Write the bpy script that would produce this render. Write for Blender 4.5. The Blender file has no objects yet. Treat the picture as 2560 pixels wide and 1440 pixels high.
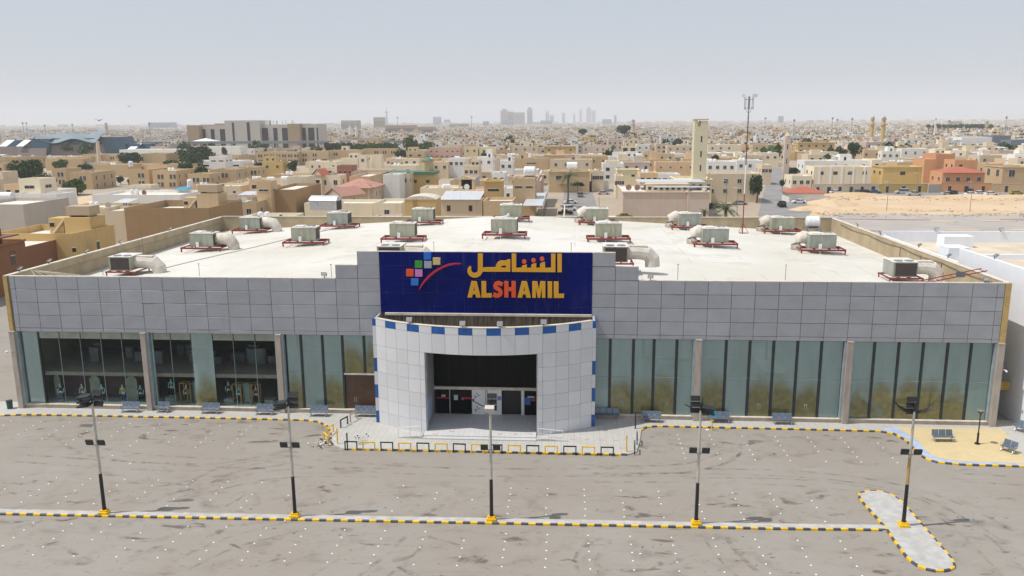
import bpy, math, random
from mathutils import Vector, Matrix
R = math.radians
rnd = random.Random(7)
scn = bpy.context.scene
col = scn.collection

# ------------------------------------------------------------------ camera
F, PIT, ROL, YAW, CD, CH = 2031.67, 0.20145, -0.00632, -0.07142, 71.585, 27.0
fw = Vector((math.sin(YAW)*math.cos(PIT), math.cos(YAW)*math.cos(PIT), -math.sin(PIT)))
rt = Vector((math.cos(YAW), -math.sin(YAW), 0)); up = rt.cross(fw)
rt2 = rt*math.cos(ROL)+up*math.sin(ROL); up2 = up*math.cos(ROL)-rt*math.sin(ROL)
CAM = Vector((0, -CD, CH))
cd = bpy.data.cameras.new('camera'); cam = bpy.data.objects.new('camera', cd); col.objects.link(cam)
cd.sensor_width = 36; cd.lens = F/2560*36; cd.clip_end = 60000; cd.clip_start = 0.5
m = Matrix((rt2, up2, -fw)).transposed().to_4x4(); m.translation = CAM; cam.matrix_world = m
scn.camera = cam

# ------------------------------------------------------------------ light
SUN_EL, SH = 61.0, Vector((0.53, 0.13, -1.0))      # shadows fall to +x and slightly away
world = bpy.data.worlds.new('World'); scn.world = world; world.use_nodes = True
nt = world.node_tree; nt.nodes.clear()
sky = nt.nodes.new('ShaderNodeTexSky'); sky.sky_type = 'NISHITA'; sky.sun_disc = False
sky.sun_elevation = R(SUN_EL); sky.sun_rotation = math.atan2(-SH.x, -SH.y)
sky.air_density = 1.0; sky.dust_density = 4.0; sky.ozone_density = 1.0; sky.altitude = 600
mixs = nt.nodes.new('ShaderNodeMix'); mixs.data_type = 'RGBA'; mixs.inputs[0].default_value = 0.7
mixs.inputs[7].default_value = (7.2, 7.85, 8.8, 1)
bg = nt.nodes.new('ShaderNodeBackground'); bg.inputs[1].default_value = 0.098
wo = nt.nodes.new('ShaderNodeOutputWorld')
nt.links.new(sky.outputs[0], mixs.inputs[6]); nt.links.new(mixs.outputs[2], bg.inputs[0]); nt.links.new(bg.outputs[0], wo.inputs[0])
sd = bpy.data.lights.new('sun', 'SUN'); sd.energy = 3.95; sd.angle = R(0.53); sd.color = (1, 0.955, 0.885)
so = bpy.data.objects.new('sun', sd); col.objects.link(so)
so.rotation_euler = SH.normalized().to_track_quat('-Z', 'Y').to_euler()
scn.view_settings.view_transform = 'Standard'; scn.view_settings.look = 'None'
scn.view_settings.exposure = -0.14; scn.view_settings.gamma = 1.0; scn.view_settings.use_curve_mapping = False
scn.cycles.use_denoising = True
scn.cycles.max_bounces = 6; scn.cycles.diffuse_bounces = 3; scn.cycles.glossy_bounces = 3
scn.cycles.transmission_bounces = 4; scn.cycles.volume_bounces = 1; scn.cycles.transparent_max_bounces = 12
scn.cycles.caustics_reflective = False; scn.cycles.caustics_refractive = False
scn.cycles.volume_max_steps = 64

# ------------------------------------------------------------------ helpers
def ray(px, py): return fw*F + rt2*(px-1280) - up2*(py-720)
def atz(px, py, z=0.0):
    d = ray(px, py); return CAM + d*((z-CH)/d.z)
def aty(px, py, y=0.0):
    d = ray(px, py); return CAM + d*((y+CD)/d.y)
def atdist(px, py, y):
    return aty(px, py, y)
def proj(P):
    d = Vector(P)-CAM; Z = d.dot(fw); return (1280+F*d.dot(rt2)/Z, 720-F*d.dot(up2)/Z)

def tag(o, label=None, cat=None, group=None, kind=None):
    if label: o['label'] = label
    if cat: o['category'] = cat
    if group: o['group'] = group
    if kind: o['kind'] = kind
    return o

class MB:
    def __init__(s): s.v = []; s.f = []; s.m = []
    def quad(s, pts, mi=0):
        n = len(s.v); s.v += [tuple(p) for p in pts]; s.f.append(tuple(range(n, n+len(pts)))); s.m.append(mi); return s
    def box(s, c, d, rz=0.0, mi=0, bottom=True, topmi=None, rx=0.0, ry=0.0):
        """c centre, d full size"""
        n = len(s.v); hx, hy, hz = d[0]/2, d[1]/2, d[2]/2
        M = Matrix.Rotation(rz, 3, 'Z') @ Matrix.Rotation(ry, 3, 'Y') @ Matrix.Rotation(rx, 3, 'X')
        for z in (-hz, hz):
            for x, y in ((-hx, -hy), (hx, -hy), (hx, hy), (-hx, hy)):
                p = M @ Vector((x, y, z)); s.v.append((c[0]+p.x, c[1]+p.y, c[2]+p.z))
        fs = [(4, 5, 6, 7), (0, 1, 5, 4), (1, 2, 6, 5), (2, 3, 7, 6), (3, 0, 4, 7)]
        if bottom: fs.append((3, 2, 1, 0))
        for k, f in enumerate(fs):
            s.f.append(tuple(n+i for i in f)); s.m.append(topmi if (k == 0 and topmi is not None) else mi)
        return s
    def b2(s, x0, x1, y0, y1, z0, z1, mi=0, **k):
        return s.box(((x0+x1)/2, (y0+y1)/2, (z0+z1)/2), (abs(x1-x0), abs(y1-y0), abs(z1-z0)), mi=mi, **k)
    def tube(s, pts, r, n=8, mi=0, caps=True, r1=None):
        """round tube through pts; r may be a list"""
        pts = [Vector(p) for p in pts]; rs = r if isinstance(r, (list, tuple)) else [r]*len(pts)
        base = len(s.v)
        for i, p in enumerate(pts):
            t = (pts[min(i+1, len(pts)-1)]-pts[max(i-1, 0)]).normalized()
            a = Vector((0, 0, 1)) if abs(t.z) < 0.9 else Vector((1, 0, 0))
            u = t.cross(a).normalized(); w = t.cross(u)
            for k in range(n):
                th = 2*math.pi*k/n+math.pi/n; q = p+(u*math.cos(th)+w*math.sin(th))*rs[i]; s.v.append(tuple(q))
        for i in range(len(pts)-1):
            for k in range(n):
                a, b = base+i*n+k, base+i*n+(k+1) % n
                s.f.append((a, b, b+n, a+n)); s.m.append(mi)
        if caps:
            s.f.append(tuple(base+k for k in reversed(range(n)))); s.m.append(mi)
            s.f.append(tuple(base+(len(pts)-1)*n+k for k in range(n))); s.m.append(mi)
        return s
    def prism(s, poly, z0, z1, mi=0, topmi=None, bottom=False):
        n = len(s.v); k = len(poly)
        s.v += [(p[0], p[1], z0) for p in poly]+[(p[0], p[1], z1) for p in poly]
        for i in range(k):
            j = (i+1) % k; s.f.append((n+i, n+j, n+k+j, n+k+i)); s.m.append(mi)
        s.f.append(tuple(n+k+i for i in range(k))); s.m.append(mi if topmi is None else topmi)
        if bottom: s.f.append(tuple(n+i for i in reversed(range(k)))); s.m.append(mi)
        return s
    def mesh(s, name, mats, smooth=False):
        me = bpy.data.meshes.new(name); me.from_pydata(s.v, [], s.f)
        for mt in (mats if isinstance(mats, (list, tuple)) else [mats]): me.materials.append(mt)
        me.polygons.foreach_set('material_index', s.m)
        if smooth: me.polygons.foreach_set('use_smooth', [True]*len(s.f))
        me.update(); return me
    def build(s, name, mats, parent=None, smooth=False, loc=None):
        return put(name, s.mesh(name, mats, smooth), parent, loc)
def put(name, me, parent=None, loc=None, rz=None):
    o = bpy.data.objects.new(name, me); col.objects.link(o)
    if parent is not None: o.parent = parent
    if loc is not None: o.location = loc
    if rz is not None: o.rotation_euler.z = rz
    return o
def empty(name, loc=(0, 0, 0), rz=0.0, label=None, cat=None, group=None):
    o = bpy.data.objects.new(name, None); col.objects.link(o); o.location = loc; o.rotation_euler.z = rz
    o.empty_display_size = 0.2
    return tag(o, label, cat, group)
KIDS = {}
def copy_tree(o, loc, rz=0.0, label=None, group=None, parent=None, scale=None):
    c = o.copy(); col.objects.link(c)
    if parent is not None: c.parent = parent
    else:
        c.location = loc; c.rotation_euler.z = rz
        if label: c['label'] = label
        if group: c['group'] = group
        if scale: c.scale = (scale,)*3
    for ch in list(o.children):
        copy_tree(ch, None, parent=c)
    return c

# ------------------------------------------------------------------ materials
def new_mat(name):
    mt = bpy.data.materials.new(name); mt.use_nodes = True
    n = mt.node_tree; bs = n.nodes['Principled BSDF']; return mt, n, bs
def rgb(c): return (c[0], c[1], c[2], 1)
def noise(n, scale, vec, detail=4, rough=0.55, dist=0.0):
    t = n.nodes.new('ShaderNodeTexNoise'); t.inputs['Scale'].default_value = scale
    t.inputs['Detail'].default_value = detail; t.inputs['Roughness'].default_value = rough
    t.inputs['Distortion'].default_value = dist
    if vec is not None: n.links.new(vec, t.inputs['Vector'])
    return t.outputs['Fac']
def ramp(n, fac, lo, hi, c0=(0, 0, 0), c1=(1, 1, 1)):
    r = n.nodes.new('ShaderNodeMapRange'); r.inputs[1].default_value = lo; r.inputs[2].default_value = hi
    r.interpolation_type = 'SMOOTHSTEP'
    n.links.new(fac, r.inputs[0]); return r.outputs[0]
def mixc(n, fac, a, b, mode='MIX'):
    x = n.nodes.new('ShaderNodeMix'); x.data_type = 'RGBA'; x.blend_type = mode
    for i, v in ((0, fac), (6, a), (7, b)):
        if isinstance(v, (int, float)): x.inputs[i].default_value = v
        elif isinstance(v, tuple): x.inputs[i].default_value = v if len(v) == 4 else rgb(v)
        else: n.links.new(v, x.inputs[i])
    return x.outputs[2]
def mathn(n, op, a, b=0.0):
    x = n.nodes.new('ShaderNodeMath'); x.operation = op
    for i, v in ((0, a), (1, b)):
        if isinstance(v, (int, float)): x.inputs[i].default_value = v
        else: n.links.new(v, x.inputs[i])
    return x.outputs[0]
def coords(n, kind='pos', sc=(1, 1, 1), rot=0.0):
    if kind == 'pos': s = n.nodes.new('ShaderNodeNewGeometry').outputs['Position']
    else: s = n.nodes.new('ShaderNodeTexCoord').outputs['Object']
    mp = n.nodes.new('ShaderNodeMapping'); mp.inputs['Scale'].default_value = sc; mp.inputs['Rotation'].default_value = (0, 0, rot)
    n.links.new(s, mp.inputs[0]); return mp.outputs[0]
def bump(n, bs, h, st=0.3, dist=0.02):
    b = n.nodes.new('ShaderNodeBump'); b.inputs['Strength'].default_value = st; b.inputs['Distance'].default_value = dist
    n.links.new(h, b.inputs['Height']); n.links.new(b.outputs[0], bs.inputs['Normal'])
def simple(name, c, rough=0.7, metal=0.0, var=0.12, scale=1.5, dirt=0.0, dirtc=(0.2, 0.16, 0.12), spec=0.5, sc=(1, 1, 1)):
    mt, n, bs = new_mat(name); v = coords(n, 'pos', sc)
    f = ramp(n, noise(n, scale, v, 5), 0.3, 0.7)
    cc = mixc(n, f, tuple(x*(1-var) for x in c), tuple(min(1, x*(1+var)) for x in c))
    if dirt > 0:
        g = ramp(n, noise(n, scale*0.37, coords(n, 'pos', (sc[0], sc[1], sc[2]*0.35)), 6, 0.65), 0.5, 0.78)
        cc = mixc(n, mathn(n, 'MULTIPLY', g, dirt), cc, dirtc)
    n.links.new(cc, bs.inputs['Base Color'])
    bs.inputs['Roughness'].default_value = rough; bs.inputs['Metallic'].default_value = metal
    bs.inputs['Specular IOR Level'].default_value = spec
    return mt

def mat_ground():
    mt, n, bs = new_mat('city_ground'); v = coords(n)
    a = ramp(n, noise(n, 0.02, v, 6), 0.35, 0.65); b = ramp(n, noise(n, 0.4, v, 5), 0.3, 0.7)
    c = mixc(n, a, (0.36, 0.31, 0.25), (0.46, 0.36, 0.25)); c = mixc(n, mathn(n, 'MULTIPLY', b, 0.3), c, (0.3, 0.26, 0.22))
    n.links.new(c, bs.inputs['Base Color']); bs.inputs['Roughness'].default_value = 0.95; return mt
def mat_lot():
    """dusty, oil-stained car park: stains gather in the bays, the drive lanes are cleaner"""
    mt, n, bs = new_mat('car_park_surface'); v = coords(n)
    sep = n.nodes.new('ShaderNodeSeparateXYZ'); n.links.new(n.nodes.new('ShaderNodeNewGeometry').outputs['Position'], sep.inputs[0])
    y = sep.outputs[1]
    big = ramp(n, noise(n, 0.09, v, 5), 0.3, 0.7); med = ramp(n, noise(n, 0.6, coords(n, 'pos', (1, 1.6, 1), R(-35)), 6, 0.6), 0.35, 0.7)
    fine = ramp(n, noise(n, 14, v, 3), 0.3, 0.7)
    c = mixc(n, big, (0.292, 0.262, 0.226), (0.322, 0.3, 0.272))
    c = mixc(n, mathn(n, 'MULTIPLY', med, 0.45), c, (0.32, 0.278, 0.226))
    # bay mask
    def band(y0, y1, s=1.0):
        a = n.nodes.new('ShaderNodeMapRange'); a.interpolation_type = 'SMOOTHSTEP'
        a.inputs[1].default_value = y0-s; a.inputs[2].default_value = y0+s; n.links.new(y, a.inputs[0])
        b = n.nodes.new('ShaderNodeMapRange'); b.interpolation_type = 'SMOOTHSTEP'
        b.inputs[1].default_value = y1+s; b.inputs[2].default_value = y1-s; n.links.new(y, b.inputs[0])
        return mathn(n, 'MULTIPLY', a.outputs[0], b.outputs[0])
    mask = mathn(n, 'ADD', mathn(n, 'ADD', band(-19.8, -14.5), band(-27.5, -20.8)), band(-8.3, -2.4))
    mask = mathn(n, 'MULTIPLY', mask, 0.72); mask = mathn(n, 'ADD', mask, 0.28)
    blot = ramp(n, noise(n, 0.5, coords(n, 'pos', (1, 1.3, 1), R(-30)), 6, 0.62, 0.4), 0.48, 0.8)
    c = mixc(n, mathn(n, 'MULTIPLY', mathn(n, 'MULTIPLY', blot, mask), 1.0), c, (0.21, 0.18, 0.15))
    blot2 = ramp(n, noise(n, 0.62, coords(n, 'pos', (0.6, 1.35, 1), R(-28)), 4, 0.55, 0.5), 0.6, 0.7)
    c = mixc(n, mathn(n, 'MULTIPLY', mathn(n, 'MULTIPLY', blot2, mask), 0.9), c, (0.11, 0.09, 0.075))
    spots = ramp(n, noise(n, 2.2, v, 4, 0.55), 0.655, 0.71)
    c = mixc(n, mathn(n, 'MULTIPLY', mathn(n, 'MULTIPLY', spots, mask), 0.75), c, (0.07, 0.055, 0.045))
    # tyre streaks: stretched, bent noise
    st = ramp(n, noise(n, 0.5, coords(n, 'pos', (0.22, 2.4, 1), R(-14)), 4, 0.5, 1.2), 0.57, 0.72)
    c = mixc(n, mathn(n, 'MULTIPLY', st, 0.3), c, (0.235, 0.215, 0.2))
    sa = ramp(n, noise(n, 0.35, coords(n, 'pos', (1, 1.8, 1), R(20)), 6, 0.6), 0.58, 0.75)
    c = mixc(n, mathn(n, 'MULTIPLY', sa, 0.25), c, (0.43, 0.38, 0.32))
    c = mixc(n, mathn(n, 'MULTIPLY', fine, 0.12), c, (0.16, 0.15, 0.14))
    n.links.new(c, bs.inputs['Base Color']); bs.inputs['Roughness'].default_value = 0.9
    bump(n, bs, fine, 0.25, 0.01); return mt
def mat_plaster():
    mt, n, bs = new_mat('house_plaster'); oi = n.nodes.new('ShaderNodeObjectInfo'); v = coords(n)
    f = ramp(n, noise(n, 0.35, v, 6), 0.3, 0.72); g = ramp(n, noise(n, 0.9, coords(n, 'pos', (1, 1, 0.12)), 6, 0.65), 0.5, 0.8)
    c = mixc(n, mathn(n, 'MULTIPLY', f, 0.22), oi.outputs['Color'], mixc(n, 1.0, oi.outputs['Color'], (1.25, 1.2, 1.1), 'MULTIPLY'))
    c = mixc(n, mathn(n, 'MULTIPLY', g, 0.35), c, mixc(n, 1.0, oi.outputs['Color'], (0.6, 0.56, 0.52), 'MULTIPLY'))
    n.links.new(c, bs.inputs['Base Color']); bs.inputs['Roughness'].default_value = 0.92; bs.inputs['Specular IOR Level'].default_value = 0.2
    return mt
def mat_attr(name='far_house_plaster'):
    mt, n, bs = new_mat(name); at = n.nodes.new('ShaderNodeAttribute'); at.attribute_name = 'tone'; v = coords(n)
    f = ramp(n, noise(n, 0.5, v, 4), 0.3, 0.72)
    c = mixc(n, mathn(n, 'MULTIPLY', f, 0.3), at.outputs['Color'], mixc(n, 1.0, at.outputs['Color'], (0.72, 0.7, 0.68), 'MULTIPLY'))
    n.links.new(c, bs.inputs['Base Color']); bs.inputs['Roughness'].default_value = 0.92; bs.inputs['Specular IOR Level'].default_value = 0.2
    return mt
def mat_membrane():
    mt, n, bs = new_mat('roof_membrane'); v = coords(n)
    sep = n.nodes.new('ShaderNodeSeparateXYZ'); n.links.new(n.nodes.new('ShaderNodeNewGeometry').outputs['Position'], sep.inputs[0])
    big = ramp(n, noise(n, 0.06, v, 5, 0.6), 0.35, 0.65); f = ramp(n, noise(n, 0.7, coords(n, 'pos', (1, .5, 1)), 6, 0.65), 0.5, 0.75)
    c = mixc(n, big, (0.60, 0.575, 0.51), (0.68, 0.665, 0.62))
    c = mixc(n, mathn(n, 'MULTIPLY', f, 0.22), c, (0.58, 0.52, 0.44))
    sx = mathn(n, 'FRACT', mathn(n, 'DIVIDE', mathn(n, 'ADD', sep.outputs[0], 100.0), 6.1)); ln = ramp(n, mathn(n, 'ABSOLUTE', mathn(n, 'SUBTRACT', sx, 0.5)), 0.012, 0.003)
    brk = ramp(n, noise(n, 0.3, v, 3), 0.45, 0.6)
    c = mixc(n, mathn(n, 'MULTIPLY', mathn(n, 'MULTIPLY', ln, brk), 0.7), c, (0.42, 0.37, 0.3))
    pond = ramp(n, noise(n, 0.16, coords(n, 'pos', (0.8, 1, 1)), 6, 0.62, 0.6), 0.56, 0.6); pond2 = ramp(n, noise(n, 0.16, coords(n, 'pos', (0.8, 1, 1)), 6, 0.62, 0.6), 0.66, 0.6)
    c = mixc(n, mathn(n, 'MULTIPLY', mathn(n, 'MULTIPLY', pond, pond2), 0.35), c, (0.46, 0.41, 0.34))
    tw = ramp(n, noise(n, 2.3, v, 4, 0.6), 0.64, 0.72); c = mixc(n, mathn(n, 'MULTIPLY', tw, 0.2), c, (0.4, 0.35, 0.29))
    n.links.new(c, bs.inputs['Base Color']); bs.inputs['Roughness'].default_value = 0.8; bs.inputs['Specular IOR Level'].default_value = 0.25
    bump(n, bs, f, 0.1, 0.02); return mt
def mat_panel(name, base, dirt, streak, rough=0.38, spec=0.4):
    mt, n, bs = new_mat(name); v = coords(n); oi = n.nodes.new('ShaderNodeObjectInfo')
    f = ramp(n, noise(n, 0.5, coords(n, 'pos', (1, 1, 1.5)), 6, 0.6), 0.35, 0.7)
    c = mixc(n, oi.outputs['Random'], tuple(x*0.93 for x in base), tuple(x*1.05 for x in base))
    c = mixc(n, mathn(n, 'MULTIPLY', f, dirt), c, tuple(x*0.62 for x in base))
    sp = ramp(n, noise(n, 2.1, v, 4, 0.6), 0.68, 0.76)
    c = mixc(n, mathn(n, 'MULTIPLY', sp, streak), c, (0.12, 0.1, 0.09))
    d2 = ramp(n, noise(n, 1.3, coords(n, 'pos', (1.4, 1.4, 0.18)), 5, 0.6), 0.52, 0.75)
    c = mixc(n, mathn(n, 'MULTIPLY', d2, dirt*0.7), c, (0.33, 0.29, 0.25))
    n.links.new(c, bs.inputs['Base Color']); bs.inputs['Roughness'].default_value = rough
    bs.inputs['Specular IOR Level'].default_value = spec
    return mt
def mat_glass(name, tint=(0.55, 0.7, 0.68), refl=0.16, tr=0.9):
    mt = bpy.data.materials.new(name); mt.use_nodes = True; n = mt.node_tree; n.nodes.clear()
    o = n.nodes.new('ShaderNodeOutputMaterial'); t = n.nodes.new('ShaderNodeBsdfTransparent'); g = n.nodes.new('ShaderNodeBsdfGlossy')
    t.inputs[0].default_value = rgb(tint); g.inputs['Roughness'].default_value = 0.03; g.inputs[0].default_value = (0.9, 0.95, 0.95, 1)
    fr = n.nodes.new('ShaderNodeFresnel'); fr.inputs[0].default_value = 1.5
    mx = n.nodes.new('ShaderNodeMixShader'); a = mathn(n, 'ADD', mathn(n, 'MULTIPLY', fr.outputs[0], tr), refl)
    n.links.new(a, mx.inputs[0]); n.links.new(t.outputs[0], mx.inputs[1]); n.links.new(g.outputs[0], mx.inputs[2]); n.links.new(mx.outputs[0], o.inputs[0])
    return mt
def mat_blind():
    """painted boards close behind the shop glass: pale green-grey, ochre mould rising from the foot of some"""
    mt, n, bs = new_mat('backing_board'); oi = n.nodes.new('ShaderNodeObjectInfo')
    tc = n.nodes.new('ShaderNodeTexCoord'); sep = n.nodes.new('ShaderNodeSeparateXYZ'); n.links.new(tc.outputs['Object'], sep.inputs[0])
    v = coords(n); f = ramp(n, noise(n, 0.8, coords(n, 'pos', (1, 1, 0.25)), 5), 0.3, 0.7)
    c = mixc(n, f, (0.62, 0.72, 0.7), (0.74, 0.83, 0.81))
    # mound: height falls off from the centre line of the pane
    x2 = mathn(n, 'MULTIPLY', mathn(n, 'POWER', mathn(n, 'ABSOLUTE', mathn(n, 'DIVIDE', sep.outputs[0], 0.95)), 2.0), 0.8)
    hh = mathn(n, 'SUBTRACT', mathn(n, 'ADD', mathn(n, 'MULTIPLY', oi.outputs['Random'], 2.4), 2.0), x2)
    hh = mathn(n, 'ADD', hh, mathn(n, 'MULTIPLY', mathn(n, 'SUBTRACT', noise(n, 0.6, coords(n, 'pos', (1, 1, .5)), 3), 0.5), 2.6))
    d = ramp(n, mathn(n, 'SUBTRACT', hh, sep.outputs[2]), -0.5, 1.7)
    on = ramp(n, oi.outputs['Random'], 0.3, 0.36)
    g = ramp(n, noise(n, 2.0, v, 5), 0.3, 0.75)
    oc = mixc(n, g, (0.42, 0.28, 0.07), (0.6, 0.44, 0.15))
    c = mixc(n, mathn(n, 'MULTIPLY', mathn(n, 'MULTIPLY', d, on), 0.95), c, oc)
    n.links.new(c, bs.inputs['Base Color']); bs.inputs['Roughness'].default_value = 0.85; return mt
def mat_leaf(name, c):
    mt, n, bs = new_mat(name); v = coords(n); f = ramp(n, noise(n, 0.9, v, 3), 0.3, 0.7)
    cc = mixc(n, f, tuple(x*0.6 for x in c), tuple(x*1.35 for x in c)); n.links.new(cc, bs.inputs['Base Color'])
    bs.inputs['Roughness'].default_value = 0.8; bs.inputs['Specular IOR Level'].default_value = 0.2; return mt
def mat_sand():
    mt, n, bs = new_mat('sand'); v = coords(n)
    a = ramp(n, noise(n, 0.05, v, 6), 0.35, 0.65); b = ramp(n, noise(n, 0.5, coords(n, 'pos', (1, 3, 1)), 6, 0.6), 0.35, 0.75)
    c = mixc(n, a, (0.56, 0.39, 0.22), (0.62, 0.47, 0.31)); c = mixc(n, mathn(n, 'MULTIPLY', b, 0.35), c, (0.66, 0.55, 0.42))
    n.links.new(c, bs.inputs['Base Color']); bs.inputs['Roughness'].default_value = 0.95; bump(n, bs, b, 0.5, 0.1); return mt
def mat_paving(name, c, j, scale):
    mt, n, bs = new_mat(name); v = coords(n); br = n.nodes.new('ShaderNodeTexBrick'); n.links.new(v, br.inputs[0])
    br.inputs['Scale'].default_value = scale; br.inputs['Mortar Size'].default_value = 0.015; br.offset = 0
    br.inputs['Color1'].default_value = rgb(tuple(x*0.96 for x in c)); br.inputs['Color2'].default_value = rgb(tuple(x*1.04 for x in c)); br.inputs['Mortar'].default_value = rgb(j)
    f = ramp(n, noise(n, 0.4, v, 6, 0.6), 0.4, 0.75)
    cc = mixc(n, mathn(n, 'MULTIPLY', f, 0.3), br.outputs['Color'], tuple(x*0.72 for x in c)); n.links.new(cc, bs.inputs['Base Color'])
    bs.inputs['Roughness'].default_value = 0.75; return mt

M = {}
M['ground'] = mat_ground(); M['lot'] = mat_lot(); M['plaster'] = mat_plaster(); M['attr'] = mat_attr(); M['membrane'] = mat_membrane()
M['panel'] = mat_panel('aluminium_cladding', (0.37, 0.38, 0.41), 0.3, 0.6)
M['backwall'] = simple('cladding_gap', (0.1, 0.065, 0.055), 0.9)
M['bluepanel'] = mat_panel('blue_sign_board', (0.0005, 0.007, 0.13), 0.1, 0.1, 0.5, 0.05)
M['whitetile'] = mat_panel('white_portal_tile', (0.67, 0.675, 0.695), 0.08, 0.12, 0.35)
M['bluetile'] = mat_panel('blue_portal_tile', (0.01, 0.1, 0.36), 0.12, 0.2, 0.35)
M['blind'] = mat_blind()
M['glass'] = mat_glass('shop_glass', (0.94, 0.985, 0.98), 0.0, 0.9)
M['glassclear'] = mat_glass('display_glass', (0.82, 0.88, 0.88), 0.0, 0.2)
M['glassdark'] = mat_glass('lobby_glass', (0.6, 0.62, 0.62), 0.0, 0.12)
M['mullion'] = simple('dark_mullion', (0.02, 0.03, 0.035), 0.4)
M['ochre'] = simple('ochre_corner_trim', (0.5, 0.34, 0.13), 0.7, dirt=0.3)
M['stone'] = simple('tan_plinth_stone', (0.46, 0.37, 0.29), 0.75, dirt=0.4)
M['ledge'] = simple('cream_ledge', (0.66, 0.6, 0.5), 0.7, dirt=0.2)
M['pillar'] = simple('weathered_pillar_cladding', (0.42, 0.36, 0.31), 0.6, dirt=0.6, dirtc=(0.15, 0.11, 0.08), scale=2, sc=(1, 1, 0.3))
M['pillarm'] = simple('pillar_side_metal', (0.33, 0.4, 0.43), 0.4)
M['parapet'] = simple('tan_parapet_plaster', (0.42, 0.335, 0.215), 0.9, dirt=0.45, dirtc=(0.25, 0.2, 0.14), scale=0.6)
M['stained'] = simple('rain_stained_concrete', (0.2, 0.165, 0.12), 0.95, var=0.5, scale=1.6, dirt=0.95, dirtc=(0.03, 0.026, 0.022), sc=(2.6, 2.6, 0.35))
M['whitew'] = simple('white_render', (0.84, 0.87, 0.93), 0.8, var=0.03, dirt=0.1, dirtc=(0.68, 0.66, 0.66))
M['pave'] = mat_paving('pavement_slabs', (0.5, 0.49, 0.46), (0.36, 0.35, 0.33), 0.9)
M['plaza'] = mat_paving('yellow_plaza_paving', (0.65, 0.525, 0.3), (0.58, 0.46, 0.26), 1.2)
M['bluepaint'] = simple('pale_blue_edge_paint', (0.4, 0.5, 0.68), 0.7, dirt=0.3)
M['conc'] = simple('median_concrete', (0.46, 0.45, 0.43), 0.85, dirt=0.25)
M['yel'] = simple('yellow_kerb_paint', (0.86, 0.52, 0.008), 0.6, dirt=0.25, dirtc=(0.3, 0.2, 0.08), scale=3)
M['blk'] = simple('black_kerb_paint', (0.075, 0.08, 0.1), 0.5, dirt=0.3, dirtc=(0.2, 0.18, 0.16), scale=3)
M['sand'] = mat_sand()
M['asph2'] = simple('street_asphalt', (0.25, 0.24, 0.235), 0.9, var=0.12, scale=0.15, dirt=0.3, dirtc=(0.36, 0.3, 0.24))
M['lot2'] = simple('rear_car_park', (0.4, 0.365, 0.335), 0.9, var=0.08, scale=0.1, dirt=0.3, dirtc=(0.48, 0.42, 0.36))
M['redsteel'] = simple('red_oxide_steel', (0.26, 0.035, 0.025), 0.6, dirt=0.3, dirtc=(0.14, 0.06, 0.04), scale=4)
M['hvac'] = simple('galvanised_unit_casing', (0.34, 0.37, 0.33), 0.45, 0.2, dirt=0.5, dirtc=(0.22, 0.2, 0.16), scale=2, sc=(1, 1, 0.3))
def vary(mt, c2, amt=1.0, streak=(0.25, 0.12, 0.06)):
    n = mt.node_tree; bs = n.nodes['Principled BSDF']; src = bs.inputs['Base Color'].links[0].from_socket; oi = n.nodes.new('ShaderNodeObjectInfo')
    c = mixc(n, mathn(n, 'MULTIPLY', oi.outputs['Random'], amt), src, mixc(n, 1.0, src, c2, 'MULTIPLY'))
    v = n.nodes.new('ShaderNodeVectorMath'); v.operation = 'ADD'; n.links.new(coords(n, 'pos', (1.6, 1.6, .25)), v.inputs[0]); n.links.new(oi.outputs['Random'], v.inputs[1])
    st = ramp(n, noise(n, 2.2, v.outputs[0], 5, .6), .57, .72); c = mixc(n, mathn(n, 'MULTIPLY', st, .45), c, streak); n.links.new(c, bs.inputs['Base Color'])
vary(M['hvac'], (1.25, 1.12, .9))
M['hvactop'] = simple('sun_bleached_unit_top', (0.7, 0.68, 0.62), 0.6, dirt=0.4)
M['hvacdark'] = simple('condenser_coil', (0.06, 0.045, 0.04), 0.7)
M['duct'] = simple('white_duct_wrap', (0.68, 0.64, 0.58), 0.8, var=0.1, dirt=0.5, dirtc=(0.42, 0.33, 0.24), scale=1.4)
M['pole'] = simple('cream_pole_paint', (0.5, 0.47, 0.41), 0.6, dirt=0.2)
M['poleo'] = simple('bare_ochre_pole_primer', (0.45, 0.29, 0.12), 0.7)
M['blackm'] = simple('black_metal', (0.012, 0.013, 0.015), 0.4, dirt=0.1)
vary(M['duct'], (.85, .8, .72), 1.0, (.36, .27, .18))
M['greym'] = simple('grey_metal', (0.25, 0.26, 0.27), 0.4, 0.4)
M['lampglass'] = simple('floodlight_glass', (0.03, 0.03, 0.035), 0.15)
M['bench'] = simple('perforated_bench_steel', (0.17, 0.21, 0.27), 0.4, 0.4, var=0.1)
M['chrome'] = simple('chrome_tube', (0.6, 0.62, 0.62), 0.3, 0.7)
M['stud'] = simple('white_road_stud', (0.85, 0.85, 0.84), 0.5, var=0.02)
M['white'] = simple('white_paint', (0.8, 0.8, 0.79), 0.6, var=0.04, dirt=0.15)
M['tank'] = simple('white_fibreglass_tank', (0.78, 0.79, 0.8), 0.4, var=0.04, dirt=0.15)
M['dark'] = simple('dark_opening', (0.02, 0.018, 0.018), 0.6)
M['winglass'] = simple('house_window_glass', (0.035, 0.04, 0.045), 0.15)
M['frame'] = simple('white_window_frame', (0.62, 0.6, 0.56), 0.6)
M['roofw'] = simple('pale_roof_deck', (0.72, 0.68, 0.6), 0.9, var=0.12, dirt=0.35, dirtc=(0.45, 0.38, 0.3), scale=0.8)
M['tile'] = simple('red_clay_roof_tiles', (0.42, 0.13, 0.08), 0.8, var=0.2, scale=3)
M['tilep'] = simple('faded_pink_roof_tiles', (0.46, 0.24, 0.19), 0.8, var=0.2, scale=3)
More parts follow.
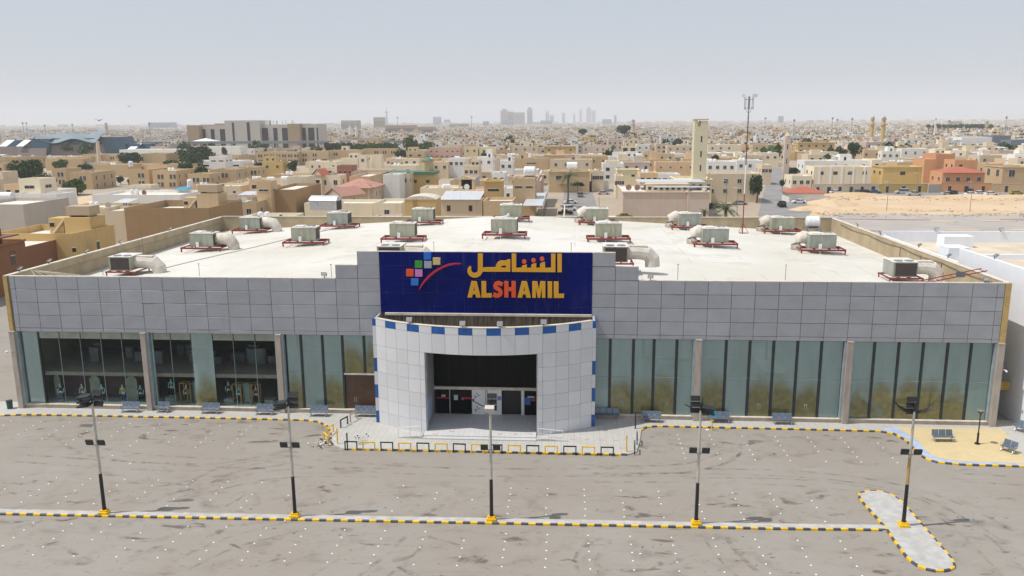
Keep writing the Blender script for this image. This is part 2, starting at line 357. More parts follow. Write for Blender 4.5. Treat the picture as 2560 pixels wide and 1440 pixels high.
M['greenroof'] = simple('green_roof_tiles', (0.08, 0.2, 0.13), 0.7)
M['metalroof'] = simple('white_corrugated_metal', (0.62, 0.64, 0.66), 0.45, 0.2, dirt=0.15)
M['trunk'] = simple('tree_bark', (0.14, 0.1, 0.07), 0.9)
M['leafd'] = mat_leaf('dark_foliage', (0.05, 0.085, 0.028)); M['leafm'] = mat_leaf('mid_foliage', (0.085, 0.14, 0.03)); M['leafp'] = mat_leaf('palm_foliage', (0.1, 0.13, 0.05))
M['redpaint'] = simple('red_paint', (0.5, 0.06, 0.05), 0.6); M['pinkkerb'] = simple('faded_pink_kerb_paint', (0.46, 0.24, 0.23), 0.8)
M['bluegl'] = simple('blue_station_glass', (0.02, 0.07, 0.115), 0.2); M['stroof'] = simple('station_roof_panels', (0.22, 0.28, 0.31), 0.4, 0.2)
M['darkgl'] = simple('office_dark_glass', (0.045, 0.04, 0.05), 0.25); M['officew'] = simple('office_pale_cladding', (0.52, 0.49, 0.44), 0.8); M['officet'] = simple('office_tan_cladding', (0.4, 0.3, 0.185), 0.8)
def flat(name, c, rough=0.5): return simple(name, c, rough, var=0.03)
M['lety'] = flat('yellow_sign_letter', (0.72, 0.36, 0.012)); M['leto'] = flat('orange_sign_letter', (0.78, 0.09, 0.012)); M['letr'] = flat('crimson_swoosh', (0.5, 0.008, 0.04))

# ------------------------------------------------------------------ ground sheets
def sheet(name, poly, z, mt, kind='structure'):
    mb = MB(); mb.quad([(p[0], p[1], z) for p in poly]); o = mb.build(name, mt); o['kind'] = kind; return o
g = MB()
g.quad([(-14500, -300, 0), (14500, -300, 0), (14500, 14500, 0), (-14500, 14500, 0)]); o = g.build('ground', M['ground']); o['kind'] = 'structure'
sheet('car_park', [(-140, -110), (140, -110), (140, 12), (39.9, 12), (-52, 12), (-59, 12), (-59, 110), (-140, 60)], 0.012, M['lot'])

# ------------------------------------------------------------------ pavements and kerbs
PZ = 0.12
kerbL = [(-75, -13.5), (-68, -9.5), (-60, -5), (-56.5, -3.2), (-53.5, -2.2), (-51.5, -1.85), (-42, -1.8), (-30.5, -1.8), (-24.2, -1.85), (-22.9, -2.2), (-21.8, -3.2), (-21.0, -4.7), (-20.5, -6.4)]
kerbM = [(-18.1, -8.35), (4.9, -8.2)]
kerbR = [(6.5, -2.7), (6.9, -1.95), (7.9, -1.65), (20.6, -1.7), (27.4, -1.8), (28.5, -2.3), (28.9, -3.9), (28.8, -6.6), (28.95, -7.7), (29.6, -8.4), (31.2, -8.7), (37.5, -8.85), (44, -10.2), (60, -14)]
pav = [p for p in kerbL]+[(-19.9, -7.6), (-18.9, -8.35)]+kerbM+[(5.7, -7.6), (6.2, -5.2)]+kerbR+[(60, 1.5), (-75, 1.5)]
mb = MB(); mb.prism(pav, 0, PZ); o = mb.build('pavement', M['pave']); o['kind'] = 'structure'
# yellow plaza and its blue painted edge (sheets)
sheet('blue_edge_strip', [(28.75, -0.9), (29.2, -0.9), (29.75, -3.6), (29.55, -6.4), (29.8, -7.6), (30.5, -8.0), (31.6, -8.2), (38.6, -8.4), (42, -9.4), (42, -9.9), (37.5, -8.68), (31.2, -8.5), (29.75, -8.25), (29.1, -7.6), (28.98, -6.4), (29.08, -3.8), (28.7, -2.3), (27.6, -1.3)], PZ+0.004, M['bluepaint'])
sheet('plaza_paving', [(28.2, -0.75), (38.3, -0.75), (36.6, -8.3), (31.7, -8.15), (30.6, -7.95), (29.85, -7.5), (29.62, -6.3), (29.82, -3.5), (29.25, -0.95)], PZ+0.008, M['plaza'])

BLK = {}
def blockmesh(kind, L, w, h):
    key = (kind, round(L, 2), w, h)
    if key not in BLK:
        mb = MB(); c = 0.03; a = L/2-0.006; pr = [(-w/2, 0), (w/2, 0), (w/2, h-c), (w/2-c, h), (-w/2+c, h), (-w/2, h-c)]
        n = 0
        mb.v = [(-a, y, z) for y, z in pr]+[(a, y, z) for y, z in pr]
        for i in range(6):
            j = (i+1) % 6; mb.f.append((i, i+6, j+6, j)); mb.m.append(0)
        mb.f += [tuple(range(6)), tuple(range(11, 5, -1))]; mb.m += [0, 0]
        BLK[key] = mb.mesh('kerb_block', M[kind])
    return BLK[key]
def kerb(name, path, label, w=0.16, h=0.16, L=0.5, ph=0, kinds=('yel', 'blk'), zb=0.0, close=False):
    e = empty(name, (path[0][0], path[0][1], 0), label=label, cat='kerb'); e['kind'] = 'structure'
    pts = [Vector((p[0], p[1])) for p in path]
    if close: pts.append(pts[0])
    # resample
    d = [0]
    for a, b in zip(pts, pts[1:]): d.append(d[-1]+(b-a).length)
    def at(s):
        s = max(0, min(d[-1], s))
        for i in range(len(d)-1):
            if s <= d[i+1]: return pts[i].lerp(pts[i+1], (s-d[i])/max(1e-9, d[i+1]-d[i]))
        return pts[-1]
    n = max(1, round(d[-1]/L)); st = d[-1]/n
    for i in range(n):
        a, b = at(i*st), at((i+1)*st); c = (a+b)/2; t = b-a
        o = put('kerb_block', blockmesh(kinds[(i+ph) % len(kinds)], st, w, h), e)
        o.location = (c.x-path[0][0]+rnd.uniform(-.008, .008), c.y-path[0][1]+rnd.uniform(-.01, .01), zb+rnd.uniform(-.008, .006)); o.rotation_euler.z = math.atan2(t.y, t.x)+rnd.uniform(-.012, .012)
    return e
kerb('pavement_kerb', kerbL[3:], 'yellow and black kerb curving round the pavement by the display windows')
kerb('pavement_kerb', kerbM, 'yellow and black kerb under the row of hoop barriers')
kerb('pavement_kerb', kerbR, 'yellow and black kerb along the boarded windows and yellow plaza')
# median between the two parking rows
FK = [(-62, -21.6), (-40, -21.15), (-21.6, -20.84), (-3.8, -20.45), (13.5, -20.15), (21.3, -19.88)]
BKp = [(x, y+0.62) for x, y in FK]
mb = MB(); mb.prism([(x, y+0.05) for x, y in FK]+[(x, y-0.05) for x, y in reversed(BKp)], 0, 0.135); o = mb.build('median', M['conc']); o['kind'] = 'structure'
kerb('median_kerb', FK, 'long yellow and black kerb of the median with the light poles', ph=1)
M['palek'] = simple('worn_yellow_kerb', (0.55, 0.45, 0.28), 0.8, dirt=0.3); M['greyk'] = simple('worn_grey_kerb', (0.4, 0.4, 0.4), 0.8)
kerb('median_kerb', BKp, 'worn pale kerb on the building side of the median', kinds=('palek', 'greyk'), w=0.1, h=0.14)
isl = [(21.4, -19.9), (21.25, -17), (21.15, -15.2), (21.45, -14.4), (22.2, -13.95), (23.1, -13.95), (23.75, -14.6), (24.0, -15.8), (24.0, -19.6), (24.0, -23.4), (23.8, -24.3), (23.1, -24.85), (22.2, -24.9), (21.6, -24.5), (21.3, -23.6), (21.3, -21.5)]
mb = MB(); mb.prism(isl, 0, 0.135); o = mb.build('traffic_island', M['conc']); o['kind'] = 'structure'
kerb('island_kerb', isl, 'yellow and black kerb round the end island', close=True)

# worn tyre marks: thin broken films of rubber on the surface
tm = bpy.data.materials.new('tyre_rubber_film'); tm.use_nodes = True; n = tm.node_tree; n.nodes.clear(); oo = n.nodes.new('ShaderNodeOutputMaterial'); tr_ = n.nodes.new('ShaderNodeBsdfTransparent'); df = n.nodes.new('ShaderNodeBsdfDiffuse'); df.inputs[0].default_value = (.1, .09, .08, 1); mx = n.nodes.new('ShaderNodeMixShader')
fa = mathn(n, 'MULTIPLY', ramp(n, noise(n, 1.1, coords(n), 5, .6), .4, .75), .3); n.links.new(fa, mx.inputs[0]); n.links.new(tr_.outputs[0], mx.inputs[1]); n.links.new(df.outputs[0], mx.inputs[2]); n.links.new(mx.outputs[0], oo.inputs[0])
mb = MB(); r9 = random.Random(31)
def arcmark(p, w, off, k):
    pts = []
    for i in range(len(p)-1):
        p0, p1, p2, p3 = Vector(p[max(i-1, 0)]), Vector(p[i]), Vector(p[i+1]), Vector(p[min(i+2, len(p)-1)])
        for j in range(8):
            t = j/8; pts.append(.5*((2*p1)+(p2-p0)*t+(2*p0-5*p1+4*p2-p3)*t*t+(3*p1-p0-3*p2+p3)*t**3))
    pts.append(Vector(p[-1])); z = .016+k*.0009
    for i in range(len(pts)-1):
        a, b = pts[i], pts[i+1]; d = (b-a).normalized(); nn = Vector((-d.y, d.x))
        d0 = (b-pts[max(i-1, 0)]).normalized(); d2 = (pts[min(i+2, len(pts)-1)]-a).normalized(); n0 = Vector((-d0.y, d0.x)); n2 = Vector((-d2.y, d2.x))
        mb.quad([(*(a+n0*(off-w/2)), z), (*(b+n2*(off-w/2)), z), (*(b+n2*(off+w/2)), z), (*(a+n0*(off+w/2)), z)])
MK = [[(8, -11.5), (16, -11.2), (21, -11.9), (25, -13.6), (28, -17), (29.5, -22)], [(2, -12.6), (12, -12.2), (20, -12.8), (25, -15), (26.8, -19), (27, -26)], [(-45, -11.6), (-30, -12.6), (-24, -10.5), (-19, -11.5), (-8, -12.2), (6, -11.4)], [(-34, -18), (-29, -16), (-26.5, -12.5), (-22, -10.5)], [(-30, -19.5), (-27, -16), (-22, -13.2), (-14, -12.6)], [(-24, -27), (-22, -24), (-18.5, -21.6)], [(-12, -28), (-10.5, -24.5), (-9.8, -21.6)], [(2, -28), (1.2, -25), (2.2, -22)], [(12, -28), (10.5, -24.5), (9.8, -21.5)], [(-44, -7), (-40, -9.8), (-34, -11.2), (-24, -11.8)], [(14, -5), (13, -8), (9, -10.6), (2, -11.4)], [(30, -11), (34, -11.4), (45, -13)]]
for k, p in enumerate(MK):
    for off in (-.75, .75): arcmark(p, r9.uniform(.2, .38), off+r9.uniform(-.1, .1), k)
for k in range(44):
    x, y = r9.uniform(-46, 28), r9.choice((r9.uniform(-27, -21.4), r9.uniform(-19.8, -14.5), r9.uniform(-8.5, -2.6))); a = R(r9.gauss(28, 22)); L = r9.uniform(.8, 3.0); dx, dy = math.cos(a)*L/2, math.sin(a)*L/2
    if y > -8.7 and (-24 < x < 8 or x > 26): continue
    arcmark([(x-dx, y-dy), (x+r9.uniform(-.15, .15), y+r9.uniform(-.1, .1)), (x+dx, y+dy)], r9.uniform(.12, .4), 0, 14+k*.2)
o = mb.build('tyre_marks', tm); o['kind'] = 'structure'

# ------------------------------------------------------------------ the store
PW = 2.0536
bld = empty('store_building', (-7.6, 0, 0), label='wide single-block store with grey cladding, curved white entrance and flat white roof', cat='store')
bld.location = (0, 0, 0)
XL, XR, XS0, XS1 = -52.6, 37.6, -17.17, 2.06
# walls
mb = MB()
mb.b2(XL, XR, 0.07, 0.25, 7.73, 13.06); mb.b2(XS0-2*PW, XS1+2*PW, 0.07, 0.25, 13.06, 14.3); mb.b2(XS0-PW, XS1+PW, 0.07, 0.25, 14.3, 15.52)
mb.build('facade_wall', M['backwall'], bld)
mb = MB()
mb.b2(XL-0.45, XL-0.1, 0.1, 48.4, 0, 13.1); mb.b2(XR+0.1, XR+0.45, 0.1, 48.4, 0, 13.1); mb.b2(XL-0.1, XR+0.1, 48.1, 48.4, 0, 13.2)
mb.b2(XL-0.12, XL+0.02, 0.25, 48.1, 12.2, 12.3)
mb.build('parapet_wall', M['parapet'], bld)
mb = MB()
mb.b2(XL-0.5, XL-0.06, 0.0, 48.45, 13.102, 13.17); mb.b2(XR+0.06, XR+0.5, 0.0, 48.45, 13.102, 13.17); mb.b2(XL-0.06, XR+0.06, 48.06, 48.45, 13.202, 13.27)
mb.build('parapet_coping', M['ledge'], bld)
def roofz(x): return 13.5-0.055*abs(x+7.6)
mb = MB(); xs = [XL-0.1, -40, -30, -20, -12, -7.6, -3, 5, 15, 25, XR+0.1]
for a, b in zip(xs, xs[1:]): mb.quad([(a, 0.25, roofz(a)), (b, 0.25, roofz(b)), (b, 48.1, roofz(b)), (a, 48.1, roofz(a))])
mb.build('roof', M['membrane'], bld)
# corner trims
for x0, x1 in ((XL-0.55, XL-0.16), (XR+0.02, XR+0.5)):
    mb = MB(); mb.b2(x0, x1, -0.06, 0.1, 7.73, 13.1); mb.build('corner_trim', M['ochre'], bld)
# coping of the facade
mb = MB(); e = 0.02
for x0, x1, z in ((XL, XS0-2*PW, 13.1), (XS0-2*PW, XS0-PW, 14.35), (XS0-PW, XS0, 15.6), (XS1, XS1+PW, 15.6), (XS1+PW, XS1+2*PW, 14.35), (XS1+2*PW, XR, 13.1), (XS0, XS1, 15.61)):
    mb.b2(x0+e, x1-e, 0.0, 0.3, z-0.03, z+0.03)
mb.build('facade_coping', M['ledge'], bld)
# cladding panels
def panelmesh(w, h, mt):
    k = (w, h, mt)
    if k not in BLK:
        mb = MB(); a, b, c = w/2, h/2, 0.012
        mb.v = [(-a, .05, -b), (a, .05, -b), (a, .05, b), (-a, .05, b), (-a, c, -b), (a, c, -b), (a, c, b), (-a, c, b), (-a+c, 0, -b+c), (a-c, 0, -b+c), (a-c, 0, b-c), (-a+c, 0, b-c)]
        for i in range(4):
            j = (i+1) % 4; mb.f += [(i, j, j+4, i+4), (i+4, j+4, j+8, i+8)]; mb.m += [0, 0]
        mb.f.append((8, 9, 10, 11)); mb.m.append(0); BLK[k] = mb.mesh('panel', M[mt])
    return BLK[k]
def panel(x0, x1, z0, z1, mt='panel', y=0.0, parent=bld, name='cladding_panel', gap=0.036):
    o = put(name, panelmesh(round(x1-x0-gap, 3), round(z1-z0-gap, 3), mt), parent)
    o.location = ((x0+x1)/2, y+rnd.uniform(-.004, .006), (z0+z1)/2); o.rotation_euler = (rnd.gauss(0, .0035), 0, rnd.gauss(0, .004)); return o
cols_ = [(XL, -52.08)]+[(-52.08+i*PW, -52.08+(i+1)*PW) for i in range(17)]+[(XS1+i*PW, XS1+(i+1)*PW) for i in range(17)]+[(XS1+17*PW, XR)]
rows_ = [(7.73, 8.1), (8.1, 9.35), (9.35, 10.6), (10.6, 11.85), (11.85, 13.1)]
for i, (a, b) in enumerate(cols_):
    rr = list(rows_)
    if i in (16, 17, 18, 19): rr.append((13.1, 14.35))
    if i in (17, 18): rr.append((14.35, 15.6))
    for z0, z1 in rr: panel(a, b, z0, z1)
# shopfront ------------------------------------------------------
for a, b in ((-52.6, -17.3), (2.2, 37.6)):
    mb = MB(); mb.b2(a, b, 0.02, 0.5, 0.0, 0.44); mb.build('plinth', M['stone'], bld)
    mb = MB(); mb.b2(a, b, -0.04, 0.46, 0.442, 0.5); mb.build('window_ledge', M['ledge'], bld)
pil = [-52.85, -39.95, -26.95, 11.65, 24.9, 37.75]
for x in pil:
    mb = MB(); mb.b2(x-0.24, x+0.24, -0.32, 0.3, 0, 7.72); mb.b2(x-0.27, x+0.27, -0.35, -0.02, 7.722, 7.8)
    p = mb.build('pillar', M['pillar'], bld)
    mb = MB(); mb.b2(x+0.242, x+0.42, -0.05, 0.4, 0.5, 7.7); mb.b2(x-0.42, x-0.242, 0.0, 0.4, 0.5, 7.7); mb.build('pillar_flashing', M['pillarm'], p)
def pane(x0, x1, z0, z1, mt, parent=bld, y=0.3, name='glass_pane'):
    mb = MB(); mb.b2(-(x1-x0)/2, (x1-x0)/2, -0.01, 0.01, 0, z1-z0); return put(name, mb.mesh('glass_pane', M[mt]), parent, ((x0+x1)/2, y+rnd.uniform(-.006, .006), z0), rnd.gauss(0, .003))
seed_on = {}
def blind(x0, x1, z0=0.5, z1=7.7):
    mb = MB(); mb.b2(-(x1-x0)/2+0.02, (x1-x0)/2-0.02, -0.02, 0.02, 0, z1-z0)
    put('backing_board', mb.mesh('backing_board', M['blind']), bld, ((x0+x1)/2, 0.42, z0))
def mull(x, w=0.2, z0=0.5, z1=7.7):
    mb = MB(); mb.b2(x-w/2, x+w/2, 0.27, 0.36, z0, z1); mb.b2(x-w/2-0.05, x+w/2+0.05, 0.365, 0.5, z0, z1); mb.build('mullion', M['mullion'], bld)
bays = [[2.3, 3.8, 5.9, 7.75, 9.8, 11.35], [11.95, 14.2, 16.3, 18.4, 20.5, 22.6, 24.5], [25.3, 27.2, 29.3, 31.4, 33.5, 35.5, 37.4], [-26.4, -25.0, -22.95, -21.05]]
for bxs in bays:
    for i, (a, b) in enumerate(zip(bxs, bxs[1:])):
        pane(a, b, 0.5, 7.7, 'glass'); blind(a+0.02, b-0.02)
        if i: mull(a, 0.17)
        mb = MB(); zj = 4.05; mb.b2(a, b, 0.27, 0.288, zj, zj+0.03); mb.build('glass_joint', M['pillarm'], bld)
mull(-21.05, 0.17)
# brown door leaf under blinds
for a, b in ((-21.05, -19.0), (-19.0, -17.35)):
    blind(a+.05, b-.05, 4.0, 7.7); pane(a, b, 4.0, 7.7, 'glass')
mull(-19.0, 0.17, 4.1)
mb = MB(); mb.b2(-21.0, -17.35, 0.25, 0.5, 3.85, 4.0); mb.build('transom', M['ledge'], bld)
M['brown'] = simple('brown_board', (0.24, 0.085, 0.05), 0.5, dirt=0.4)
mb = MB(); mb.b2(-21.0, -17.35, 0.42, 0.5, 0.5, 3.85); mb.build('brown_partition', M['brown'], bld)
for a, b in ((-21.0, -20.0), (-20.0, -19.0), (-19.0, -17.4)): pane(a, b, 0.5, 3.85, 'glassclear')
mb = MB(); mb.b2(-17.9, -17.5, .26, .28, 1.6, 2.1); mb.build('notice', M['white'], bld)
# handles on some doors
def handle(x, z=1.45):
    mb = MB()
    for s in (-0.09, 0.09): mb.tube([(x+s, 0.26, z-.25), (x+s, 0.2, z-.2), (x+s, 0.2, z+.2), (x+s, 0.26, z+.25)], 0.02, 6)
    mb.build('door_handle', M['chrome'], bld)
for x in (-20.0, 9.0, 17.35, 21.5, 32.45, 5.0, 13.1): handle(x)
# display bays
disp = [(-50.6, -48.6), (-48.6, -46.5), (-46.5, -44.45), (-44.45, -42.4), (-42.4, -40.4), (-39.3, -37.6), (-37.6, -35.65), (-33.5, -31.5), (-31.5, -29.4), (-29.4, -27.4)]
for i, (a, b) in enumerate(disp):
    pane(a, b, 0.5, 3.3, 'glassclear'); pane(a, b, 3.32, 7.0, 'glassclear'); pane(a, b, 7.0, 7.7, 'glass')
    mb = MB(); mb.b2(a+.05, b-.05, 0.42, 0.46, 7.0, 7.7); mb.build('header_board', M['blindc'] if 'blindc' in M else M['ledge'], bld)
    if a not in (-39.3, -33.5, -50.6): mb = MB(); mb.b2(a-.012, a+.012, .27, .35, .5, 7.0); mb.build('glass_joint', M['pillarm'], bld)
for a, b in ((-52.3, -50.7), (-39.6, -39.35), (-35.6, -33.55)):
    pane(a, b, 0.5, 7.7, 'glass'); blind(a, b)
mull(-50.65, 0.12)
# interior shell
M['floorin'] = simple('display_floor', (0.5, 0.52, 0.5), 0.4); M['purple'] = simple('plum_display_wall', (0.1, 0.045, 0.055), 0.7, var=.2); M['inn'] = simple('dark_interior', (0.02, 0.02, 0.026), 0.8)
mb = MB(); mb.b2(-52.4, -26.9, 0.5, 8.0, 0.42, 0.499); mb.build('display_floor', M['floorin'], bld)
mb = MB(); mb.b2(-50.6, -40.2, 2.3, 2.4, 0.5, 3.2); mb.build('display_backdrop', M['purple'], bld)
mb = MB(); mb.b2(-52.45, -26.9, 0.62, 0.9, 3.25, 3.6); mb.b2(-52.45, -26.9, 0.9, 8.0, 3.3, 3.5); mb.build('mezzanine_slab', M['stone'], bld)
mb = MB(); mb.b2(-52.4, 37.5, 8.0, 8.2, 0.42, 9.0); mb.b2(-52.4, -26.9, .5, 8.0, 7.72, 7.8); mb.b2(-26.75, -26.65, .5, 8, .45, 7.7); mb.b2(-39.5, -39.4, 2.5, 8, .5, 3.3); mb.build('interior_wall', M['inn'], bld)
mb = MB()
for k in range(26):
    x = rnd.uniform(-50, -28); y = rnd.uniform(3.5, 7); mb.b2(x, x+rnd.uniform(.6, 1.8), y, y+.5, 3.6, 3.6+rnd.uniform(.7, 1.6))
mb.build('stock_shelf', M['greym'], bld)
# entrance portal --------------------------------------------------
PX, PR_, TH = -7.55, 16.8, 35.06
def arc(th, r=0.0):
    a = R(th); return (PX+(PR_-r)*math.sin(a), -5.2+PR_-(PR_-r)*math.cos(a))
portal = empty('entrance_portal', (PX, 0, 0)); portal.parent = bld; portal.location = (0, 0, 0)
zr = [9.9, 9.25, 7.5, 6.25, 5.0, 3.75, 2.5, 1.25, 0.12]; OT = 16.95
def tile(t0, t1, z0, z1, mt):
    n = 2; g = 0.04; dz = 0.01; out = [arc(t0+g+(t1-t0-2*g)*i/n) for i in range(n+1)]; inn = [arc(t0+g+(t1-t0-2*g)*i/n, 0.06) for i in range(n+1)]
    MB().prism(out+inn[::-1], z0+dz, z1-dz, bottom=True).build('tile', M[mt], portal)
dt = 2*TH/17
for c in range(17):
    t0 = -TH+c*dt; t1 = t0+dt
    for r in range(8):
        mt = 'bluetile' if (r == 0 and c % 2 == 1) else 'whitetile'; segs = [(t0, t1)]
        if r >= 2:
            segs = []
            if t0 < -OT: segs.append((t0, min(t1, -OT)))
            if t1 > OT: segs.append((max(t0, OT), t1))
        for a, b in segs:
            if b-a > 0.25: tile(a, b, zr[r+1], zr[r], mt)
# backing shell of the portal
def shell(t0, t1, z0, z1, name='portal_shell'):
    n = max(2, int((t1-t0)/2)); out = [arc(t0+(t1-t0)*i/n, 0.065) for i in range(n+1)]; inn = [arc(t0+(t1-t0)*i/n, 0.35) for i in range(n+1)]
    MB().prism(out+inn[::-1], z0, z1, bottom=True).build(name, M['pillarm'] if z1 < 9 else M['stained'], portal)
M['joint'] = simple('tile_joint', (0.42, 0.41, 0.42), 0.8)
M_old = M['pillarm']; M['pillarm'] = M['joint']
shell(-TH, -OT, 0.12, 8.2); shell(OT, TH, 0.12, 8.2); shell(-OT, OT, 7.5, 8.2)
M['pillarm'] = M_old
n = 24; out = [arc(-TH+2*TH*i/n, 0.066) for i in range(n+1)]; inn = [arc(-TH+2*TH*i/n, 0.3) for i in range(n+1)]
MB().prism(out+inn[::-1], 8.2, 9.86).build('portal_parapet', M['stained'], portal)
out = [arc(-TH+2*TH*i/n, -0.02) for i in range(n+1)]; inn = [arc(-TH+2*TH*i/n, 0.34) for i in range(n+1)]
MB().prism(out+inn[::-1], 9.9, 9.95, bottom=True).build('portal_coping', M['ledge'], portal)
for s, x in ((-1, arc(-TH)[0]), (1, arc(TH)[0])):           # flat side returns with a checker of blue tiles
    for r in range(8):
        mt = 'bluetile' if r in (0, 3, 5, 7) else 'whitetile'
        if r == 0: zz = (9.25, 9.9)
        else: zz = (zr[r+1], zr[r])
        mb = MB(); mb.b2(min(x, x+s*.3), max(x, x+s*.3), -2.15, -2.09, zz[0]+.012, zz[1]-.012); mb.b2(x+s*.24 if s > 0 else x-.3, x+.3 if s > 0 else x-.24, -2.09, 0.0, zz[0]+.012, zz[1]-.012)
        mb.build('tile', M[mt], portal)
    mb = MB(); mb.b2(min(x+s*.02, x+s*.235), max(x+s*.02, x+s*.235), -2.08, 0.0, 0.12, 9.85); mb.build('side_wall', M['joint'], portal)
mb = MB(); mb.b2(-17.2, 2.05, -4.9, 0.02, 8.15, 8.2)
poly = [arc(-TH+2*TH*i/n, 0.36) for i in range(n+1)]+[(2.1, 0.0), (-17.2, 0.0)]
MB().prism(poly, 8.1, 8.25).build('portal_roof_deck', M['stained'], portal)
mb = MB(); mb.b2(XS0, XS1, 0.0, 0.06, 8.2, 9.75); mb.build('stained_wall', M['stained'], portal)
mb = MB(); mb.b2(XS0+.4, XS1, -0.28, -0.01, 9.78, 9.98); mb.build('sign_ledge', M['ledge'], portal)
# recess
M['soffit'] = simple('recess_lining', (0.33, 0.33, 0.35), 0.5)
xo0, xo1 = arc(-OT)[0], arc(OT)[0]; yo = arc(OT)[1]
for a, b in ((xo0-.12, xo0-.01), (xo1+.01, xo1+.12)):
    mb = MB(); mb.b2(a, b, yo+.3, 0.1, 0.3, 7.5); mb.build('recess_wall', M['soffit'], portal)
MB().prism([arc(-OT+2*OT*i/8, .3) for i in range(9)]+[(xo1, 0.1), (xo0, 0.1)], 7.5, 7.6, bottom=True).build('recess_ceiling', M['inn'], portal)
M['foyer'] = mat_paving('entrance_floor_tiles', (0.6, 0.6, 0.6), (0.45, 0.45, 0.45), 1.1)
mb = MB(); mb.b2(-12.55, -2.75, -5.4, 0.1, 0.12, 0.30); mb.build('entrance_platform', M['foyer'], portal)
mb = MB(); mb.b2(-12.6, -2.7, -5.9, -5.41, 0.12, 0.21); mb.build('step', M['foyer'], portal)
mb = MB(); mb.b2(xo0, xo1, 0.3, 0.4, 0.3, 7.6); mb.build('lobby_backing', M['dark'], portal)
for k in range(7):
    a = xo0+(xo1-xo0)*k/7; b = xo0+(xo1-xo0)*(k+1)/7; pane(a+.015, b-.015, 2.97, 7.5, 'glassdark', portal, 0.06)
mb = MB(); mb.b2(xo0, xo1, -.05, .12, 2.68, 2.95); mb.build('door_header', M['ledge'], portal)
def xat(px, z=1.5): return aty(px, 1000, 0.0).x
for a, b, k in ((1092, 1124, 'g'), (1125, 1178, 'g'), (1180, 1213, 'w'), (1219, 1254, 'w'), (1303, 1309, 'w2'), (1310, 1340, 'g')):
    x0, x1 = xat(a), xat(b); mb = MB(); mb.b2(x0, x1, -0.02, 0.03, 0.3, 2.68)
    if k == 'g': mb.build('door_leaf', M['glassdark'], portal)
    else: mb.build('door_leaf', M['white'], portal)
mb = MB(); x0 = xat(1214); mb.b2(x0, xat(1218), -.06, .03, .3, 2.68); mb.b2(xat(1124), xat(1125.6), -.05, .03, .3, 2.68); mb.b2(xat(1309), xat(1311), -.05, .03, .3, 2.68); mb.build('door_frame', M['frame'], portal)
def decal(a, b, z0, z1, c, name='door_sticker'):
    key = 'dec%s' % (c,)
    if key not in M: M[key] = flat('sticker_paint', c)
    mb = MB(); mb.b2(xat(a), xat(b), -0.03, -0.023, z0, z1); mb.build(name, M[key], portal)
decal(1092, 1123, 1.78, 1.9, (.5, .01, .03)); decal(1152, 1178, 1.78, 1.92, (.5, .01, .03)); decal(1135, 1145, 1.65, 2.15, (.45, .6, .6)); decal(1104, 1114, 1.95, 2.15, (.5, .5, .5))
decal(1154, 1160, 1.68, 1.95, (.55, .2, .3)); decal(1312, 1326, 1.3, 2.0, (.03, .14, .45)); decal(1328, 1338, 1.65, 1.95, (.5, .03, .05)); decal(1319, 1336, 2.0, 2.15, (.5, .55, .6)); decal(1243, 1253, 1.7, 2.1, (.2, .22, .5)); decal(1181, 1186, 1.5, 1.8, (.02, .15, .4))
for cx, cz in ((1193, 2.15), (1193, .85), (1235, 2.15)):
    decal(cx-2, cx+2, cz+.1, cz+.22, (.02, .3, .6)); decal(cx-8, cx-4, cz-.12, cz-.02, (.6, .3, .05)); decal(cx-6, cx-3, cz-.3, cz-.2, (.02, .02, .15)); decal(cx+3, cx+6, cz-.05, cz+.05, (.3, .5, .1))
    mb = MB(); X = xat(cx); mb.tube([(X-.25, -.03, cz-.3), (X-.05, -.03, cz-.1), (X+.35, -.03, cz+.03)], [.03, .035, .008], 4); mb.build('door_logo', M['letr'], portal)
decal(1153, 1160, 2.7, 2.93, (.6, .03, .05))
# posters on side jamb
mb = MB(); mb.b2(xo0-.008, xo0-.002, -3.6, -1.2, 0.7, 2.8); mb.build('jamb_poster', M['bluepaint'], portal)
mb = MB(); mb.tube([(-4.9, .0, 6.1), (-4.7, .0, 6.1)], .05, 6)
# pictograms on the paving: pale red floor marks
mb = MB()
for px, py in ((1088, 1085), (1130, 1079), (1250, 1085), (1289, 1085), (1324, 1085)):
    p = atz(px, py, .31)
    for s in (-.12, .12): mb.b2(p.x+s-.08, p.x+s+.08, p.y-.09, p.y+.09, .3005, .3035)
for px, py in ((1400, 1099), (1431, 1099), (1468, 1099), (1504, 1100), (1540, 1101), (1250, 1100)) + tuple((1160+k*44, 1112+k*0.9) for k in range(10)):
    p = atz(px, py, PZ)
    for s in (-.12, .12): mb.b2(p.x+s-.08, p.x+s+.08, p.y-.09, p.y+.09, PZ+.0005, PZ+.0045)
M['redmark'] = simple('faded_red_floor_mark', (0.55, 0.2, 0.2), 0.8)
o = mb.build('floor_marks', M['redmark']); o['kind'] = 'structure'

